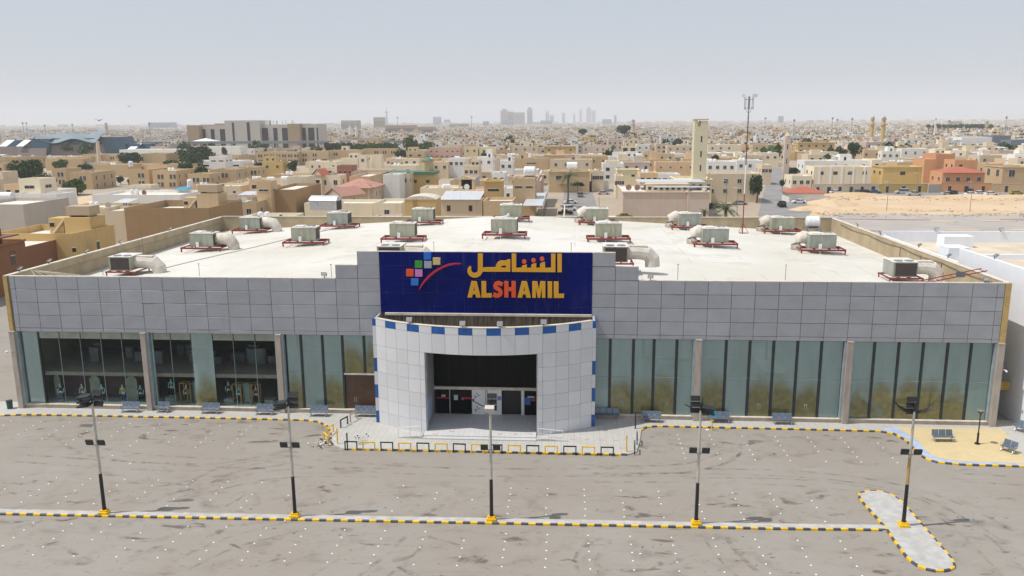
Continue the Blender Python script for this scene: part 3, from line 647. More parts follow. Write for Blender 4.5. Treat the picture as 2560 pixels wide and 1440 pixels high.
# ------------------------------------------------------------------ the sign
sign = empty('store_sign', (PX, 0, 10), label='dark blue store sign with squares, red swoosh and ALSHAMIL in yellow and orange', cat='sign'); sign.location = (0, 0, 0)
sx = [XS0]+[aty(940+X/4.571, 650, 0).x for X in (285, 645, 1003, 1362, 1725, 2085)]+[XS1]
sz = [10.0, 10.6, 11.85, 13.1, 14.35, 15.6]
for a, b in zip(sx, sx[1:]):
    for c, d_ in zip(sz, sz[1:]): panel(a, b, c, d_, 'bluepanel', -0.03, sign, 'sign_panel', 0.014)
mb = MB(); mb.b2(XS0+.02, XS1-.02, 0.03, 0.055, 10.0, 15.58); mb.build('sign_backing', M['bluepaint'], sign)
def ZP(X, Y, y=-0.15):
    p = aty(940+X/4.571, 600+Y/4.571, y); return (p.x, p.z)
def outline(name, loops, mt, depth=0.11, y=-0.16, px=True):
    cu = bpy.data.curves.new(name, 'CURVE'); cu.dimensions = '2D'; cu.fill_mode = 'BOTH'; cu.extrude = depth/2; cu.bevel_depth = 0.008
    for lp in loops:
        sp = cu.splines.new('POLY'); pts = [ZP(*p) for p in lp] if px else lp; sp.points.add(len(pts)-1)
        for q, p in zip(sp.points, pts): q.co = (p[0], p[1], 0, 1)
        sp.use_cyclic_u = True
    tmp = bpy.data.objects.new(name, cu); me = bpy.data.meshes.new_from_object(tmp); bpy.data.objects.remove(tmp)
    me.materials.clear(); me.materials.append(M[mt])
    o = put(name, me, sign); o.rotation_euler.x = R(90); o.location.y = y+rnd.uniform(-.004, .004); return o
def stroke(path, w):
    P = [Vector(p) for p in path]; Lf, Rt = [], []
    for i, p in enumerate(P):
        t = (P[min(i+1, len(P)-1)]-P[max(i-1, 0)]).normalized(); nrm = Vector((-t.y, t.x)); ww = w[i] if isinstance(w, list) else w
        Lf.append(tuple(p+nrm*ww/2)); Rt.append(tuple(p-nrm*ww/2))
    return Lf+Rt[::-1]
A0 = [[(1045, 655), (1093, 470), (1150, 470), (1197, 655), (1146, 655), (1138, 617), (1106, 617), (1097, 655)], [(1122, 520), (1131, 580), (1113, 580)]]
outline('sign_letter', A0, 'lety')
outline('sign_letter', [[(x+573, y+2) for x, y in lp] for lp in A0], 'lety')
outline('sign_letter', [[(1207, 470), (1258, 470), (1258, 608), (1322, 608), (1322, 655), (1207, 655)]], 'lety')
outline('sign_letter', [stroke([(1446, 508), (1420, 497), (1396, 493), (1374, 500), (1363, 520), (1370, 543), (1394, 558), (1416, 574), (1427, 598), (1420, 622), (1397, 634), (1370, 634), (1341, 622)], 46)], 'leto')
outline('sign_letter', [[(1467, 470), (1513, 470), (1513, 540), (1550, 540), (1550, 470), (1597, 470), (1597, 655), (1550, 655), (1550, 582), (1513, 582), (1513, 655), (1467, 655)]], 'leto')
outline('sign_letter', [[(1787, 472), (1843, 472), (1861, 570), (1879, 472), (1935, 472), (1935, 658), (1897, 658), (1897, 545), (1874, 658), (1849, 658), (1826, 545), (1826, 658), (1787, 658)]], 'lety')
outline('sign_letter', [[(1963, 475), (2012, 475), (2012, 660), (1963, 660)]], 'lety')
outline('sign_letter', [[(2033, 475), (2085, 475), (2085, 613), (2148, 613), (2148, 660), (2033, 660)]], 'lety')
# arabic word: alef, lam-shin-alef run, mim, final lam
outline('arabic_letter', [[(2074, 158), (2122, 158), (2122, 366), (2074, 366)]], 'lety')
outline('arabic_letter', [[(1553, 157), (1601, 157), (1601, 318), (1670, 318), (1668, 297), (1690, 287), (1722, 279), (1724, 318), (1776, 318), (1776, 285), (1798, 270), (1830, 263), (1831, 318), (1877, 318), (1876, 272), (1898, 256), (1930, 248), (1932, 318), (2003, 318), (2003, 158), (2050, 158), (2050, 366), (1553, 362)]], 'lety')
for cx, cy in ((1694, 246), (1800, 231), (1898, 215)): outline('arabic_dot', [[(cx+25*math.cos(k*math.pi/10), cy+25*math.sin(k*math.pi/10)) for k in range(20)]], 'leto', y=-0.17)
outline('arabic_letter', [[(1216, 314), (1368, 312), (1374, 280), (1392, 252), (1425, 236), (1482, 236), (1510, 222), (1534, 222), (1534, 360), (1216, 360)], [(1428, 314), (1436, 296), (1462, 289), (1487, 291), (1487, 316)]], 'lety')
outline('arabic_letter', [stroke([(1193, 156), (1193, 330), (1189, 362), (1172, 388), (1142, 402), (1110, 401), (1083, 385), (1068, 358), (1068, 328), (1080, 303)], [54, 54, 54, 54, 54, 52, 50, 46, 38, 20])], 'lety')
for (cx, cy, c) in ((590, 180, (.01, .14, .62)), (694, 240, (.62, .48, .2)), (489, 276, (.03, .3, .02)), (595, 278, (.35, .38, .45)), (389, 372, (.75, .08, .01)), (491, 375, (.6, .2, .55)), (445, 475, (.02, .17, .6))):
    k = 'sq%s' % (c,); M[k] = flat('logo_square_paint', c); outline('logo_square', [[(cx-41, cy-40), (cx+41, cy-40), (cx+41, cy+40), (cx-41, cy+40)]], k, depth=0.16, y=-0.2)
outline('swoosh', [[(973, 264), (905, 261), (830, 272), (750, 300), (670, 345), (600, 402), (545, 465), (505, 530), (489, 578), (515, 540), (560, 478), (622, 418), (690, 362), (765, 318), (840, 290), (910, 276), (973, 274)]], 'letr', y=-0.19)

# ------------------------------------------------------------------ roof plant
def onroof(px, py):
    z = 12.8
    for _ in range(6):
        p = atz(px, py, z); z = roofz(p.x)
    return atz(px, py, z)
def hvac(duct, label, loc, rz=0.0, big=False):
    u = empty('rooftop_air_unit', loc, rz, label, 'air conditioner', 'air conditioning units on the store roof')
    mb = MB(); w, d, h = 5.2, 2.7, 0.62
    for y in (-d/2, d/2): mb.b2(-w/2, w/2, y-.08, y+.08, h-.22, h)
    for x in (-w/2+.06, -w/6, w/6, w/2-.06): mb.b2(x-.05, x+.05, -d/2+.06, d/2-.06, h-.13, h-.01)
    for x in (-w/2+.1, w/2-.1):
        for y in (-d/2, d/2): mb.b2(x-.07, x+.07, y-.065, y+.065, 0, h-.22)
    mb.b2(-w/2, w/2, -.04, .04, h-.125, h-.015)
    mb.build('stand', M['redsteel'], u)
    mb = MB(); bw, bd, bh = 3.0, 2.0, 1.6; z0 = h+.08
    mb.b2(-bw/2, bw/2, -bd/2, bd/2, z0, z0+bh)
    for i in range(5): x = -bw/2+bw*i/4; mb.b2(x-.025, x+.025, -bd/2-.02, -bd/2, z0+.03, z0+bh-.03)
    mb.b2(-bw/2-.1, -bw/2+.3, -bd/2+.1, bd/2-.1, h, z0); mb.b2(bw/2-.3, bw/2+.1, -bd/2+.1, bd/2-.1, h, z0)
    c = mb.build('casing', M['hvac'], u)
    mb = MB(); mb.b2(-bw/2-.03, bw/2+.03, -bd/2-.03, bd/2+.03, z0+bh, z0+bh+.05); mb.b2(-bw/2+.3, -.1, -bd/2+.4, bd/2-.2, z0+bh+.05, z0+bh+.16); mb.b2(.1, bw/2-.4, -bd/2+.2, bd/2-.4, z0+bh+.05, z0+bh+.13)
    mb.build('top_cover', M['hvactop'], u)
    mb = MB(); mb.b2(bw/2+.002, bw/2+.03, -bd/2+.15, bd/2-.15, z0+.15, z0+bh-.12); mb.build('condenser_coil', M['hvacdark'], c)
    mb = MB()
    for x in (.45, 1.0): mb.tube([(x, .1, z0+bh+.13), (x, .1, z0+bh+.19)], .26, 12)
    mb.build('fan', M['greym'], u)
    mb = MB(); mb.b2(-.55, -.2, -d/2-.02, -d/2+.1, h-.05, h+.65); mb.tube([(-.37, -d/2, h), (-.37, -d/2-.1, .02)], .03, 5); mb.build('switch_box', M['white'], u)
    if duct:
        s = 1 if duct == 'R' else -1
        if duct in 'RL':
            mb = MB()
            if s > 0: mb.tube([(bw/2, .1, z0+.85), (bw/2+.9, .1, z0+.85), (bw/2+1.7, .1, z0+.7), (bw/2+2.1, .1, z0+.1), (bw/2+2.15, .1, 0)], [.75, .75, .8, .72, .72], 10)
            else: mb.tube([(-bw/2+.5, bd/2-.1, z0+.9), (-bw/2-.2, bd/2+.35, z0+1.0), (-bw/2-.75, bd/2+.5, z0+.7), (-bw/2-.95, bd/2+.5, z0), (-bw/2-.95, bd/2+.5, 0)], [.75, .8, .75, .65, .65], 10)
        else:
            mb = MB(); mb.tube([(0, bd/2, z0+.9), (0, bd/2+.8, z0+1.0), (0, bd/2+1.4, z0+.6), (0, bd/2+1.5, 0)], [.8, .8, .75, .7], 10)
        mb.build('duct', M['duct'], u, smooth=True)
    return u
hp = {'': hvac('', 'x', (0, 0, 0)), 'R': hvac('R', 'x', (0, 0, 0)), 'L': hvac('L', 'x', (0, 0, 0)), 'B': hvac('B', 'x', (0, 0, 0))}
used = set()
units = [((515, 627), 'R', 'second row from the front, farthest to the left side of the roof, white duct on its right'), ((766, 613), '', 'first without duct to the right of the ducted left one'), ((1010, 604), '', 'just above the left end of the blue sign'), ((1262, 594), 'B', 'directly above the middle of the blue sign'),
    ((1520, 604), 'B', 'above the right end of the blue sign'), ((1785, 617), 'L', 'near the foot of the radio mast, white duct on its left'), ((2050, 632), 'L', 'nearest of those by the right parapet with duct on its left'),
    ((632, 582), 'R', 'back left corner of the roof'), ((850, 571), '', 'second from left along the back parapet'), ((1060, 562), '', 'third from left along the back parapet'), ((1278, 553), 'B', 'middle of the back row, behind the sign centre'), ((1492, 562), 'L', 'fifth along the back parapet'), ((1722, 574), 'L', 'back row, left of the radio mast'), ((1952, 584), 'L', 'back right corner beside the white water tank')]
dropped = []
for (p, k, lb) in units:
    q = onroof(*p); q.z -= 0.0
    if k not in used: u = hp[k]; u.location = q; used.add(k)
    else: u = copy_tree(hp[k], q)
    u.rotation_euler.z = R(rnd.uniform(-2.5, 2.5))
    u['label'] = 'air unit, '+lb
    w = u['label'].split()
    u['label'] = ' '.join(w[:16])
# three side-on units by the front edge: casing end with dark coil faces the car park
def hvac2(loc, label, rz=0):
    u = empty('rooftop_air_unit', loc, rz, label, 'air conditioner', 'air conditioning units on the store roof')
    mb = MB()
    for y in (-1.3, 1.6): mb.b2(-1.6, 1.7, y-.06, y+.06, .4, .55)
    for x in (-1.5, -.5, .5, 1.6): mb.b2(x-.05, x+.05, -1.24, 1.54, .42, .54)
    for x in (-1.5, 1.6):
        for y in (-1.3, 1.6): mb.b2(x-.05, x+.05, y-.05, y+.05, 0, .4)
    mb.build('stand', M['redsteel'], u)
    mb = MB(); mb.b2(-1.2, 1.1, -1.2, 1.5, .6, 2.05); c = mb.build('casing', M['hvac'], u)
    mb = MB(); mb.b2(-1.0, 1.0, -1.24, -1.202, .72, 1.95); mb.build('condenser_coil', M['hvacdark'], c)
    mb = MB(); mb.b2(-1.24, 1.14, -1.24, 1.54, 2.052, 2.1); mb.build('top_cover', M['hvactop'], u)
    mb = MB()
    for x in (-.55, .5): mb.tube([(x, -.5, 2.1), (x, -.5, 2.16)], .42, 14)
    mb.build('fan', M['greym'], u)
    mb = MB(); mb.tube([(1.1, .2, 1.35), (2.2, .2, 1.35), (3.0, .2, 1.25), (3.5, .2, .75), (3.55, .2, 0)], [.68, .68, .72, .72, .72], 12); mb.b2(1.3, 3.0, -.2, .6, 1.8, 2.02); mb.build('duct', M['duct'], u, smooth=False)
    return u
p = onroof(318, 686); hvac2(p, 'air unit with dark coil and bent white duct at the front left of the roof')
p = onroof(2250, 702); hvac2(p, 'air unit with dark coil and white duct beside the right parapet, behind the facade')
hvac2((4.4, 5.6, roofz(4.4)+.55), 'air unit with dark coil and long white duct at the right end of the sign')
hvac2((-17.2, 5.6, roofz(-17.2)+.35), 'air unit half hidden behind the left end of the blue sign', 0.0)

# ------------------------------------------------------------------ mast, tank, rods and lights on the roof
M['mastd'] = simple('weathered_dark_red_mast', (0.1, 0.05, 0.05), 0.6)
def mast():
    p = onroof(1856, 583); e = empty('radio_mast', p, 0, 'tall red and white radio mast with antenna cage on the store roof', 'mast')
    H = 30.2-p.z; seg = [0, .3, .42, .6, 1.0]; ms = ['redsteel', 'white', 'white', 'redsteel']; mats = [M['redsteel'], M['white']]
    for k, (a, b, mt) in enumerate(((0, 9.2/17, 'redsteel'), (9.2/17, 1.0, 'x'))): pass
    for a, b, mt in ((0, 5.4, 'redsteel'), (5.4, 9.3, 'white'), (9.3, H-2.4, 'mastd'), (H-2.4, H, 'greym')):
        mb = MB(); mb.tube([(0, 0, a), (0, 0, b)], .075, 8); mb.build('mast_section', M[mt], e)
    mb = MB()
    for k in range(3):
        a = k*2.094; mb.tube([(math.cos(a)*.8, math.sin(a)*.8, .03), (0, 0, 1.4)], .03, 5); mb.tube([(math.cos(a)*.8, math.sin(a)*.8, .04), (math.cos(a+2.094)*.8, math.sin(a+2.094)*.8, .04)], .03, 5)
    mb.build('base_frame', M['redsteel'], e)
    mb = MB()
    for z in (H-1.55, H-.45): mb.b2(-.62, .62, -.03, .03, z-.03, z+.03); mb.b2(-.03, .03, -.55, .55, z-.03, z+.03)
    for x, y in ((-.42, 0), (.42, 0), (0, .5), (0, -.5), (-.58, 0), (.58, 0)): mb.tube([(x, y, H-1.75), (x, y, H-.1)], .035, 6)
    for s in (-1, 1): mb.tube([(s*.5, 0, H-1.6), (0, 0, H-2.3)], .025, 5)
    mb.build('antenna_cage', M['greym'], e)
    for x, y, r in ((-.75, .1, .22), (.55, -.1, .22), (.85, .15, .26)):
        mb = MB(); mb.tube([(x, y-.12, H+.05), (x, y+.1, H+.08)], [r, r*.6], 12); mb.build('dish', M['white'], e)
    return e
mast()
guy = MB(); mp = onroof(1856, 583)
for q in ((2008, 560), (1905, 545)): pass

def tank_sphere(name, loc, label, r=1.35, n=3):
    e = empty(name, loc, 0, label, 'water tank')
    mb = MB(); mb.b2(-r*n*.42, r*n*.42, -1.0, 1.0, 1.0, 1.12)
    for x in (-r*n*.4, r*n*.4):
        for y in (-.9, .9): mb.b2(x-.06, x+.06, y-.06, y+.06, 0, 1.0)
    mb.build('stand', M['greym'], e)
    mb = MB(); xs = [-r*n*.4+i*(r*n*.8)/(n*6) for i in range(n*6+1)]
    rr = [r*(.55 if i in (0, n*6) else .88 if i in (1, n*6-1) else (.95 if i % 6 == 0 else 1.0)) for i in range(n*6+1)]
    mb.tube([(x, 0, 1.12+r*.98) for x in xs], rr, 16); mb.build('tank_body', M['tank'], e, smooth=True); return e
p = onroof(2040, 560); tank_sphere('water_tank', (34.2, 45.2, roofz(34.6)-.1), 'bulging white water tank on stand at the back right corner of the store roof', .8, 3)
for i, (x0_, y0_, x1_, y1_, lb) in enumerate(((-46, 9, -33, 46, 'dark conduit crossing the left part of the store roof'), (24, 1.2, 37, 1.1, 'thin conduit behind the facade top on the right'))):
    mb = MB(); P_ = [(x0_+(x1_-x0_)*k/8+.15*math.sin(k*2.1), y0_+(y1_-y0_)*k/8, 0) for k in range(9)]; mb.tube([(a, b, roofz(a)+.04) for a, b, _ in P_], .035, 5); o = mb.build('roof_conduit', M['greym']); tag(o, lb, 'conduit')
    mb = MB()
    for a, b, _ in P_[1:-1]: mb.b2(a-.12, a+.12, b-.12, b+.12, roofz(a)-.02, roofz(a)+.03)
    mb.build('support_block', M['conc'], o)
def rod(px, py, h, label):
    p = onroof(px, py); mb = MB(); mb.tube([(0, 0, 0), (0, 0, h)], .03, 5); mb.b2(-.08, .08, -.03, .03, h-.06, h); o = mb.build('lightning_rod', M['greym'], None, loc=p)
    tag(o, label, 'rod', 'lightning rods on the store roof')
for a in ((499, 690, 1.3, 'thin rod at the front edge of the roof, left of the raised panels'), (829, 694, 1.3, 'thin rod beside the floodlight left of the stepped panels'), (1085, 628, 1.0, 'thin rod above the grey logo square of the sign'), (1428, 630, 1.0, 'thin rod above the right part of the blue sign'), (1694, 700, 1.5, 'thin rod in front of the long white duct'), (1963, 700, 1.5, 'thin rod at the front edge of the roof, right half'), (258, 688, 1.3, 'thin rod near the front left corner of the roof'), (360, 640, 2.2, 'pale rod by the left parapet of the roof')): rod(*a)
def flood(loc, rz, label, tilt=0.5):
    e = empty('floodlight', loc, rz, label, 'floodlight', 'small floodlights on the store edge')
    mb = MB(); mb.box((0, -.1, .35), (.5, .12, .38), rx=tilt); mb.build('housing', M['greym'], e)
    mb = MB(); mb.box((0, -.17, .325), (.42, .02, .3), rx=tilt); mb.build('lens', M['white'], e)
    mb = MB(); mb.b2(-.03, .03, -.03, .03, 0, .3); mb.build('bracket', M['blackm'], e)
for px, py, lb in ((811, 690, 'small floodlight on the facade top left of the stepped panels'), (1626, 700, 'small floodlight on the facade top right of the stepped panels'), (2463, 704, 'small floodlight at the right end of the facade top')):
    p = aty(px, py, 0.2); flood((p.x, .2, 13.13), 0, lb)
for y, lb in ((2.0, 'floodlight at the front corner of the left parapet'), (6.5, 'second floodlight back along the left parapet'), (13, 'third floodlight along the left parapet'), (20, 'fourth floodlight along the left parapet'), (32, 'farthest floodlight along the left parapet')):
    flood((XL-.3, y, 13.17), R(90), lb, 0.9)
for y, lb in ((30, 'floodlight far along the right parapet'), (38, 'floodlight at the back of the right parapet')): flood((XR+.3, y, 13.17), R(-90), lb, 0.9)
for i, (t, w) in enumerate(((-22, 'first'), (-5, 'second'), (6, 'third'), (19, 'fourth'))):
    x, y = arc(t, .15); flood((x, y, 9.95), 0, '%s floodlight from the left on the rim of the white portal' % w, -.6)
# pipe frame and ladder lying near the right front corner
e = empty('steel_ladder', (33.2, 2.2, 12.0), 0, 'rusty steel ladder frame lying on the roof by the right front corner', 'ladder')
mb = MB()
for o_ in (0, .55): mb.tube([(-1.8, o_*2, .55), (4.0, o_*2.0+.3, 1.75)], .05, 5)
for k in range(9): x = -1.5+k*.65; mb.tube([(x, 0, .6+k*.135), (x+.05, 1.2, .65+k*.135)], .035, 5)
mb.build('rungs', M['redsteel'], e)
mb = MB(); mb.b2(1.2, 2.0, .0, .06, 1.2, 1.7); mb.build('mesh_plate', M['greym'], e)
# cable along the right parapet
mb = MB(); pts = []
for k in range(29):
    y = 2+k*1.5; pts.append((XR+.04, y, 12.75-.18*math.sin((k % 7)/7*math.pi)))
mb.tube(pts, .025, 5); o = mb.build('roof_cable', M['blackm']); tag(o, 'black cable sagging along the inside of the right parapet', 'cable')
for i, y in enumerate((12.5, 17.5, 23)):
    mb = MB(); mb.tube([(0, 0, 0), (0, 0, 1.0)], .035, 5); o = mb.build('drain_pipe', M['greym'], loc=(XR+.04, y, 11.7)); tag(o, '%s thin pipe on the inside of the right parapet' % ('nearest', 'middle', 'farthest')[i], 'pipe')
mb = MB()
for k in range(7): mb.tube([(-52.5+k*.3, 3.2-k*.1, 13.1), (-50.2+k*.9, .3, 13.12)], .02, 4)
o = mb.build('wires', M['ledge']); tag(o, 'pale wires strung across the front left corner of the roof', 'wires')

# ------------------------------------------------------------------ light poles
def lamp(loc, label, kind=0):
    e = empty('floodlight_pole', loc, 0, label, 'light pole', 'floodlight poles on the median')
    mb = MB(); mb.b2(-.32, .32, -.32, .2, 0, .18); mb.b2(-.24, .24, -.22, .16, .18, .3); mb.build('footing', M['yel'], e)
    mb = MB(); mb.tube([(0, 0, .2), (0, 0, .45), (0, 0, 3.0)], [.17, .13, .115], 10); mb.build('lower_pole', M['blackm'], e)
    if kind == 4:
        mb = MB(); mb.tube([(0, 0, 3.0), (0, 0, 4.9)], [.11, .1], 10); mb.build('middle_pole', M['poleo'], e)
    mb = MB(); mb.tube([(0, 0, 4.9 if kind == 4 else 3.0), (0, 0, 8.1)], [.1, .075], 10); mb.tube([(0, 0, 5.0), (0, 0, 5.15)], .13, 10); mb.build('upper_pole', M['pole'], e)
    mb = MB(); mb.b2(-.68, .68, -.1, -.04, 5.12, 5.17); mb.build('cross_arm', M['greym'], e)
    for s in (-1, 1):
        mb = MB(); mb.box((s*.42, -.16, 5.38), (.5, .12, .36), rx=.25); f = mb.build('flood_lamp', M['blackm'], e)
        mb = MB(); mb.box((s*.42, -.225, 5.365), (.42, .01, .29), rx=.25); mb.build('lens', M['lampglass'], f)
    mb = MB(); mb.tube([(0, 0, 8.0), (0, 0, 8.7)], .05, 8)
    mb.tube([(0, 0, 8.15), (.35, .35, 8.3)], .04, 6); mb.tube([(0, 0, 8.15), (-.55, 0, 8.25), (-1.05, .05, 8.5)], .035, 6); mb.tube([(0, 0, 8.2), (.0, -.3, 8.1)], .03, 6)
    mb.b2(.1, .14, .1, .14, 8.2, 9.0)
    mb.build('head_frame', M['blackm'], e)
    dx = {0: .35, 1: .35, 2: .12, 3: -.35, 4: -.15}[kind]
    for k in range(3):
        mb = MB(); mb.box((dx, .16, 8.05+k*.42), (.62, .14, .34), rx=-.55); f = mb.build('flood_lamp', M['blackm'], e)
        mb = MB(); mb.box((dx, .09, 8.02+k*.42), (.5, .012, .25), rx=-.55); mb.build('cooling_fins', M['greym'], f)
    s = -1 if kind in (0, 1) else 1
    if kind in (0, 1, 3):
        for k in range(2 if kind else 3):
            mb = MB(); mb.box((s*(.55 if kind != 3 else .45), -.05+k*.05, 8.02+k*.3), (.85, .5, .1), ry=s*.15, rx=.2); mb.build('flood_lamp', M['blackm'], e)
    if kind == 2: mb = MB(); mb.box((-.02, -.3, 8.15), (.62, .42, .3), rx=.3); mb.build('flood_lamp', M['pole'], e)
    if kind in (4, 0):
        mb = MB()
        for s2 in ((-1, 1) if kind == 4 else (-1,)):
            for k in range(4):
                a = .1+k*.05; mb.tube([(s2*.05, 0, 8.0+k*.03), (s2*(.5+k*.1), k*.12-.2, 8.1+k*.06), (s2*(1.1+k*.08), k*.14-.2, 8.35+k*.16)], .028, 5)
        mb.build('bracket_arm', M['blackm'], e)
for k, (px, py, w) in enumerate(((262, 1283, 'leftmost light pole on the median, with curved arms and stacked floodlights'), (738, 1291, 'light pole on the median left of the entrance'), (1229, 1299, 'light pole on the median straight in front of the entrance'), (1740, 1309, 'light pole on the median right of the entrance, red collar'), (2258, 1314, 'light pole with ochre middle on the end traffic island'))):
    p = atz(px, py, .135); lamp((p.x, p.y, .135), w, k)
def garden_lamp():
    p = atz(2443, 1110, PZ); e = empty('garden_lamp', p, 0, 'small black lamp post with cone shaped head on the yellow plaza', 'lamp post')
    mb = MB(); mb.tube([(0, 0, 0), (0, 0, .08)], .22, 10); mb.tube([(0, 0, .08), (0, 0, .85), (0, 0, .95)], [.09, .08, .11], 10); mb.tube([(0, 0, .95), (0, 0, 2.55)], [.05, .045], 8); mb.build('post', M['blackm'], e)
    mb = MB(); mb.tube([(0, 0, 2.5), (0, 0, 2.65), (0, 0, 2.98)], [.07, .1, .3], 12); mb.build('lamp_head', simple('amber_lamp_shade', (.12, .07, .02), .4), e)
    mb = MB(); mb.tube([(0, 0, 2.985), (0, 0, 3.02)], [.31, .28], 12); mb.build('cap', M['greym'], e)
garden_lamp()

# ------------------------------------------------------------------ benches
def bench_proto(n=3):
    e = empty('metal_bench', (0, 0, 0), 0, 'x', 'bench', 'perforated metal benches in front of the store')
    W = .58*n; 
    mb = MB(); mb.b2(-W/2-.05, W/2+.05, -.03, .03, .36, .42)
    for x in (-W/2+.12, W/2-.12): mb.b2(x-.03, x+.03, -.32, .32, .02, .06); mb.b2(x-.03, x+.03, -.03, .03, .04, .38); mb.tube([(x, -.3, .06), (x, 0, .36), (x, .28, .06)], .02, 5)
    for x in (-W/2-.02, W/2+.02): mb.tube([(x, -.22, .45), (x, -.2, .62), (x, .2, .62), (x, .22, .45)], .02, 5)
    mb.build('frame', M['chrome'], e)
    for k in range(n):
        x = -W/2+.29+k*.58
        mb = MB(); mb.box((x, -.03, .455), (.54, .46, .03), rx=.06); mb.build('seat', M['bench'], e)
        mb = MB(); mb.box((x, .29, .7), (.54, .03, .5), rx=-.28); mb.build('backrest', M['bench'], e)
    return e
b3 = bench_proto(3); b2_ = bench_proto(2); b4 = bench_proto(4); first = {3: b3, 2: b2_, 4: b4}; seenb = set()
for (px, py, n, rz, lb) in ((326, 1030, 3, 0, 'three-seat bench under the navy shirt mannequin window'), (408, 1030, 2, 0, 'two-seat bench just right of the first inner pillar'), (526, 1033, 3, 0, 'three-seat bench in front of the tall pale board between display windows'), (662, 1036, 3, 0, 'three-seat bench left of the second inner pillar'), (797, 1040, 3, 0, 'three-seat bench below the teal lower window panes'), (917, 1041, 4, 0, 'four-seat bench by the brown doors, against the white portal'), (1516, 1047, 4, 0, 'long bench in the shadow right of the white portal'), (1629, 1055, 3, 0, 'three-seat bench at the edge of the portal shadow'), (1800, 1056, 3, 0, 'bench with a bright blue end seat right of the pillar'), (1956, 1060, 3, 0, 'three-seat bench in front of plain green-grey boards'), (2357, 1103, 3, 0.03, 'three-seat bench seen from behind on the yellow plaza'), (2520, 1130, 2, -1.0, 'turned bench at the outer edge of the yellow plaza'), (2562, 1083, 3, -1.0, 'bench by the white wall cut by the edge of the picture')):
    p = atz(px, py, PZ)
    if n not in seenb: b = first[n]; seenb.add(n); b.location = p
    else: b = copy_tree(first[n], p)
    b.rotation_euler.z = rz; b['label'] = lb
    if 'bright blue' in lb:
        M['bluecover'] = flat('bright_blue_cover', (.01, .25, .45)); mb = MB(); mb.box((-.58, .27, .72), (.56, .05, .52), rx=-.28); mb.build('seat_cover', M['bluecover'], b)

# ------------------------------------------------------------------ hoop barriers and posts
def hoop_proto(mt, w=1.0, h=.78):
    mb = MB(); t = .045
    mb.b2(-w/2-t, -w/2+t, -t, t, 0, h-t); mb.b2(w/2-t, w/2+t, -t, t, 0, h-t); mb.b2(-w/2-t, w/2+t, -t, t, h-t, h+t); return mb.mesh('hoop_barrier', M[mt])
HM = {'black': hoop_proto('blackm'), 'yellow': hoop_proto('yel'), 'grey': hoop_proto('pillar')}
ords = ['first', 'second', 'third', 'fourth', 'fifth', 'sixth', 'seventh', 'eighth', 'ninth', 'tenth', 'eleventh', 'twelfth', 'thirteenth', 'fourteenth', 'fifteenth', 'sixteenth', 'seventeenth', 'eighteenth', 'nineteenth', 'twentieth']
for k in range(15):
    c = 'black' if k % 2 == 0 else 'yellow'; x = -18.2+k*1.53+.02
    if x > 4.5: break
    o = put('hoop_barrier', HM[c], None, (x, -8.42+rnd.uniform(-.03, .03), 0.0), rnd.uniform(-.03, .03))
    tag(o, '%s hoop barrier, %s from the left in the row before the entrance' % (c, ords[k]), 'barrier', 'hoop barriers before the entrance')
for (x, y, rz, c, lb) in ((-20.7, -7.1, 2.2, 'yellow', 'battered yellow hoop barrier at the left end, tilted over litter'), (-20.9, -5.2, 1.3, 'yellow', 'yellow hoop barrier side-on along the left pavement edge'), (-20.2, -3.2, 1.2, 'black', 'black hoop barrier side-on beyond the yellow one on the left'), (-19.7, -1.8, 1.2, 'grey', 'bare grey hoop barrier nearest the brown doors'), (5.55, -7.6, 1.5, 'black', 'black hoop barrier side-on at the right end of the row'), (5.9, -5.6, 1.5, 'black', 'black hoop barrier side-on behind the one at the right end')):
    o = put('hoop_barrier', HM[c], None, (x, y, PZ-.05), rz); tag(o, lb, 'barrier', 'hoop barriers along the pavement ends')
for px, py, h, mt, lb in ((869, 1126, 1.55, 'blackm', 'tall black post at the left end of the hoops'), (844, 1112, 1.5, 'yel', 'tall yellow post at the left pavement corner'), (1566, 1132, 1.55, 'yel', 'tall yellow post at the right end of the hoops'), (1588, 1075, 1.5, 'blackm', 'tall black post right of the entrance pavement'), (1779, 1076, 1.0, 'yel', 'short yellow post on the kerb by the blue seat bench')):
    p = atz(px, py, 0); mb = MB(); mb.tube([(0, 0, 0), (0, 0, h)], .06, 8); o = mb.build('post', M[mt], None, loc=p); o.name = 'bollard_post'; tag(o, lb, 'post')
# ramps with white rails
def rail(x0, x1, y, lb, s):
    e = empty('ramp_railing', (0, 0, 0), 0, lb, 'railing')
    mb = MB(); hz = .95
    zA, zB = (PZ, .3) if s > 0 else (.3, PZ)
    mb.tube([(x0, y, zA+hz), (x1, y, zB+hz)], .028, 6); mb.tube([(x0, y, zA+.5), (x1, y, zB+.5)], .018, 6); mb.tube([(x0, y, zA+.12), (x1, y, zB+.12)], .018, 6); mb.build('rail', M['white'], e)
    for t in (0, .5, 1):
        mb = MB(); x = x0+(x1-x0)*t; z = zA+(zB-zA)*t; mb.tube([(x, y, z), (x, y, z+hz)], .028, 6); mb.build('post', M['white'], e)
rail(-14.7, -12.7, -5.75, 'white ramp railing left of the entrance steps', 1); rail(-2.5, -.4, -5.75, 'white ramp railing right of the entrance steps', -1)
mb = MB()
for x0, x1, s in ((-14.8, -12.61, 1), (-2.69, -.4, -1)):
    n = len(mb.v); a, b = (x0, x1) if s > 0 else (x1, x0)
    mb.v += [(a, -5.8, PZ), (b, -5.8, PZ), (b, -5.8, .29), (a, -4.9, PZ), (b, -4.9, PZ), (b, -4.9, .29)]
    mb.f += [(n, n+1, n+2), (n+3, n+5, n+4), (n, n+2, n+5, n+3), (n+1, n+4, n+5, n+2)]; mb.m += [0]*4
o = mb.build('entrance_ramp', M['conc']); o['kind'] = 'structure'

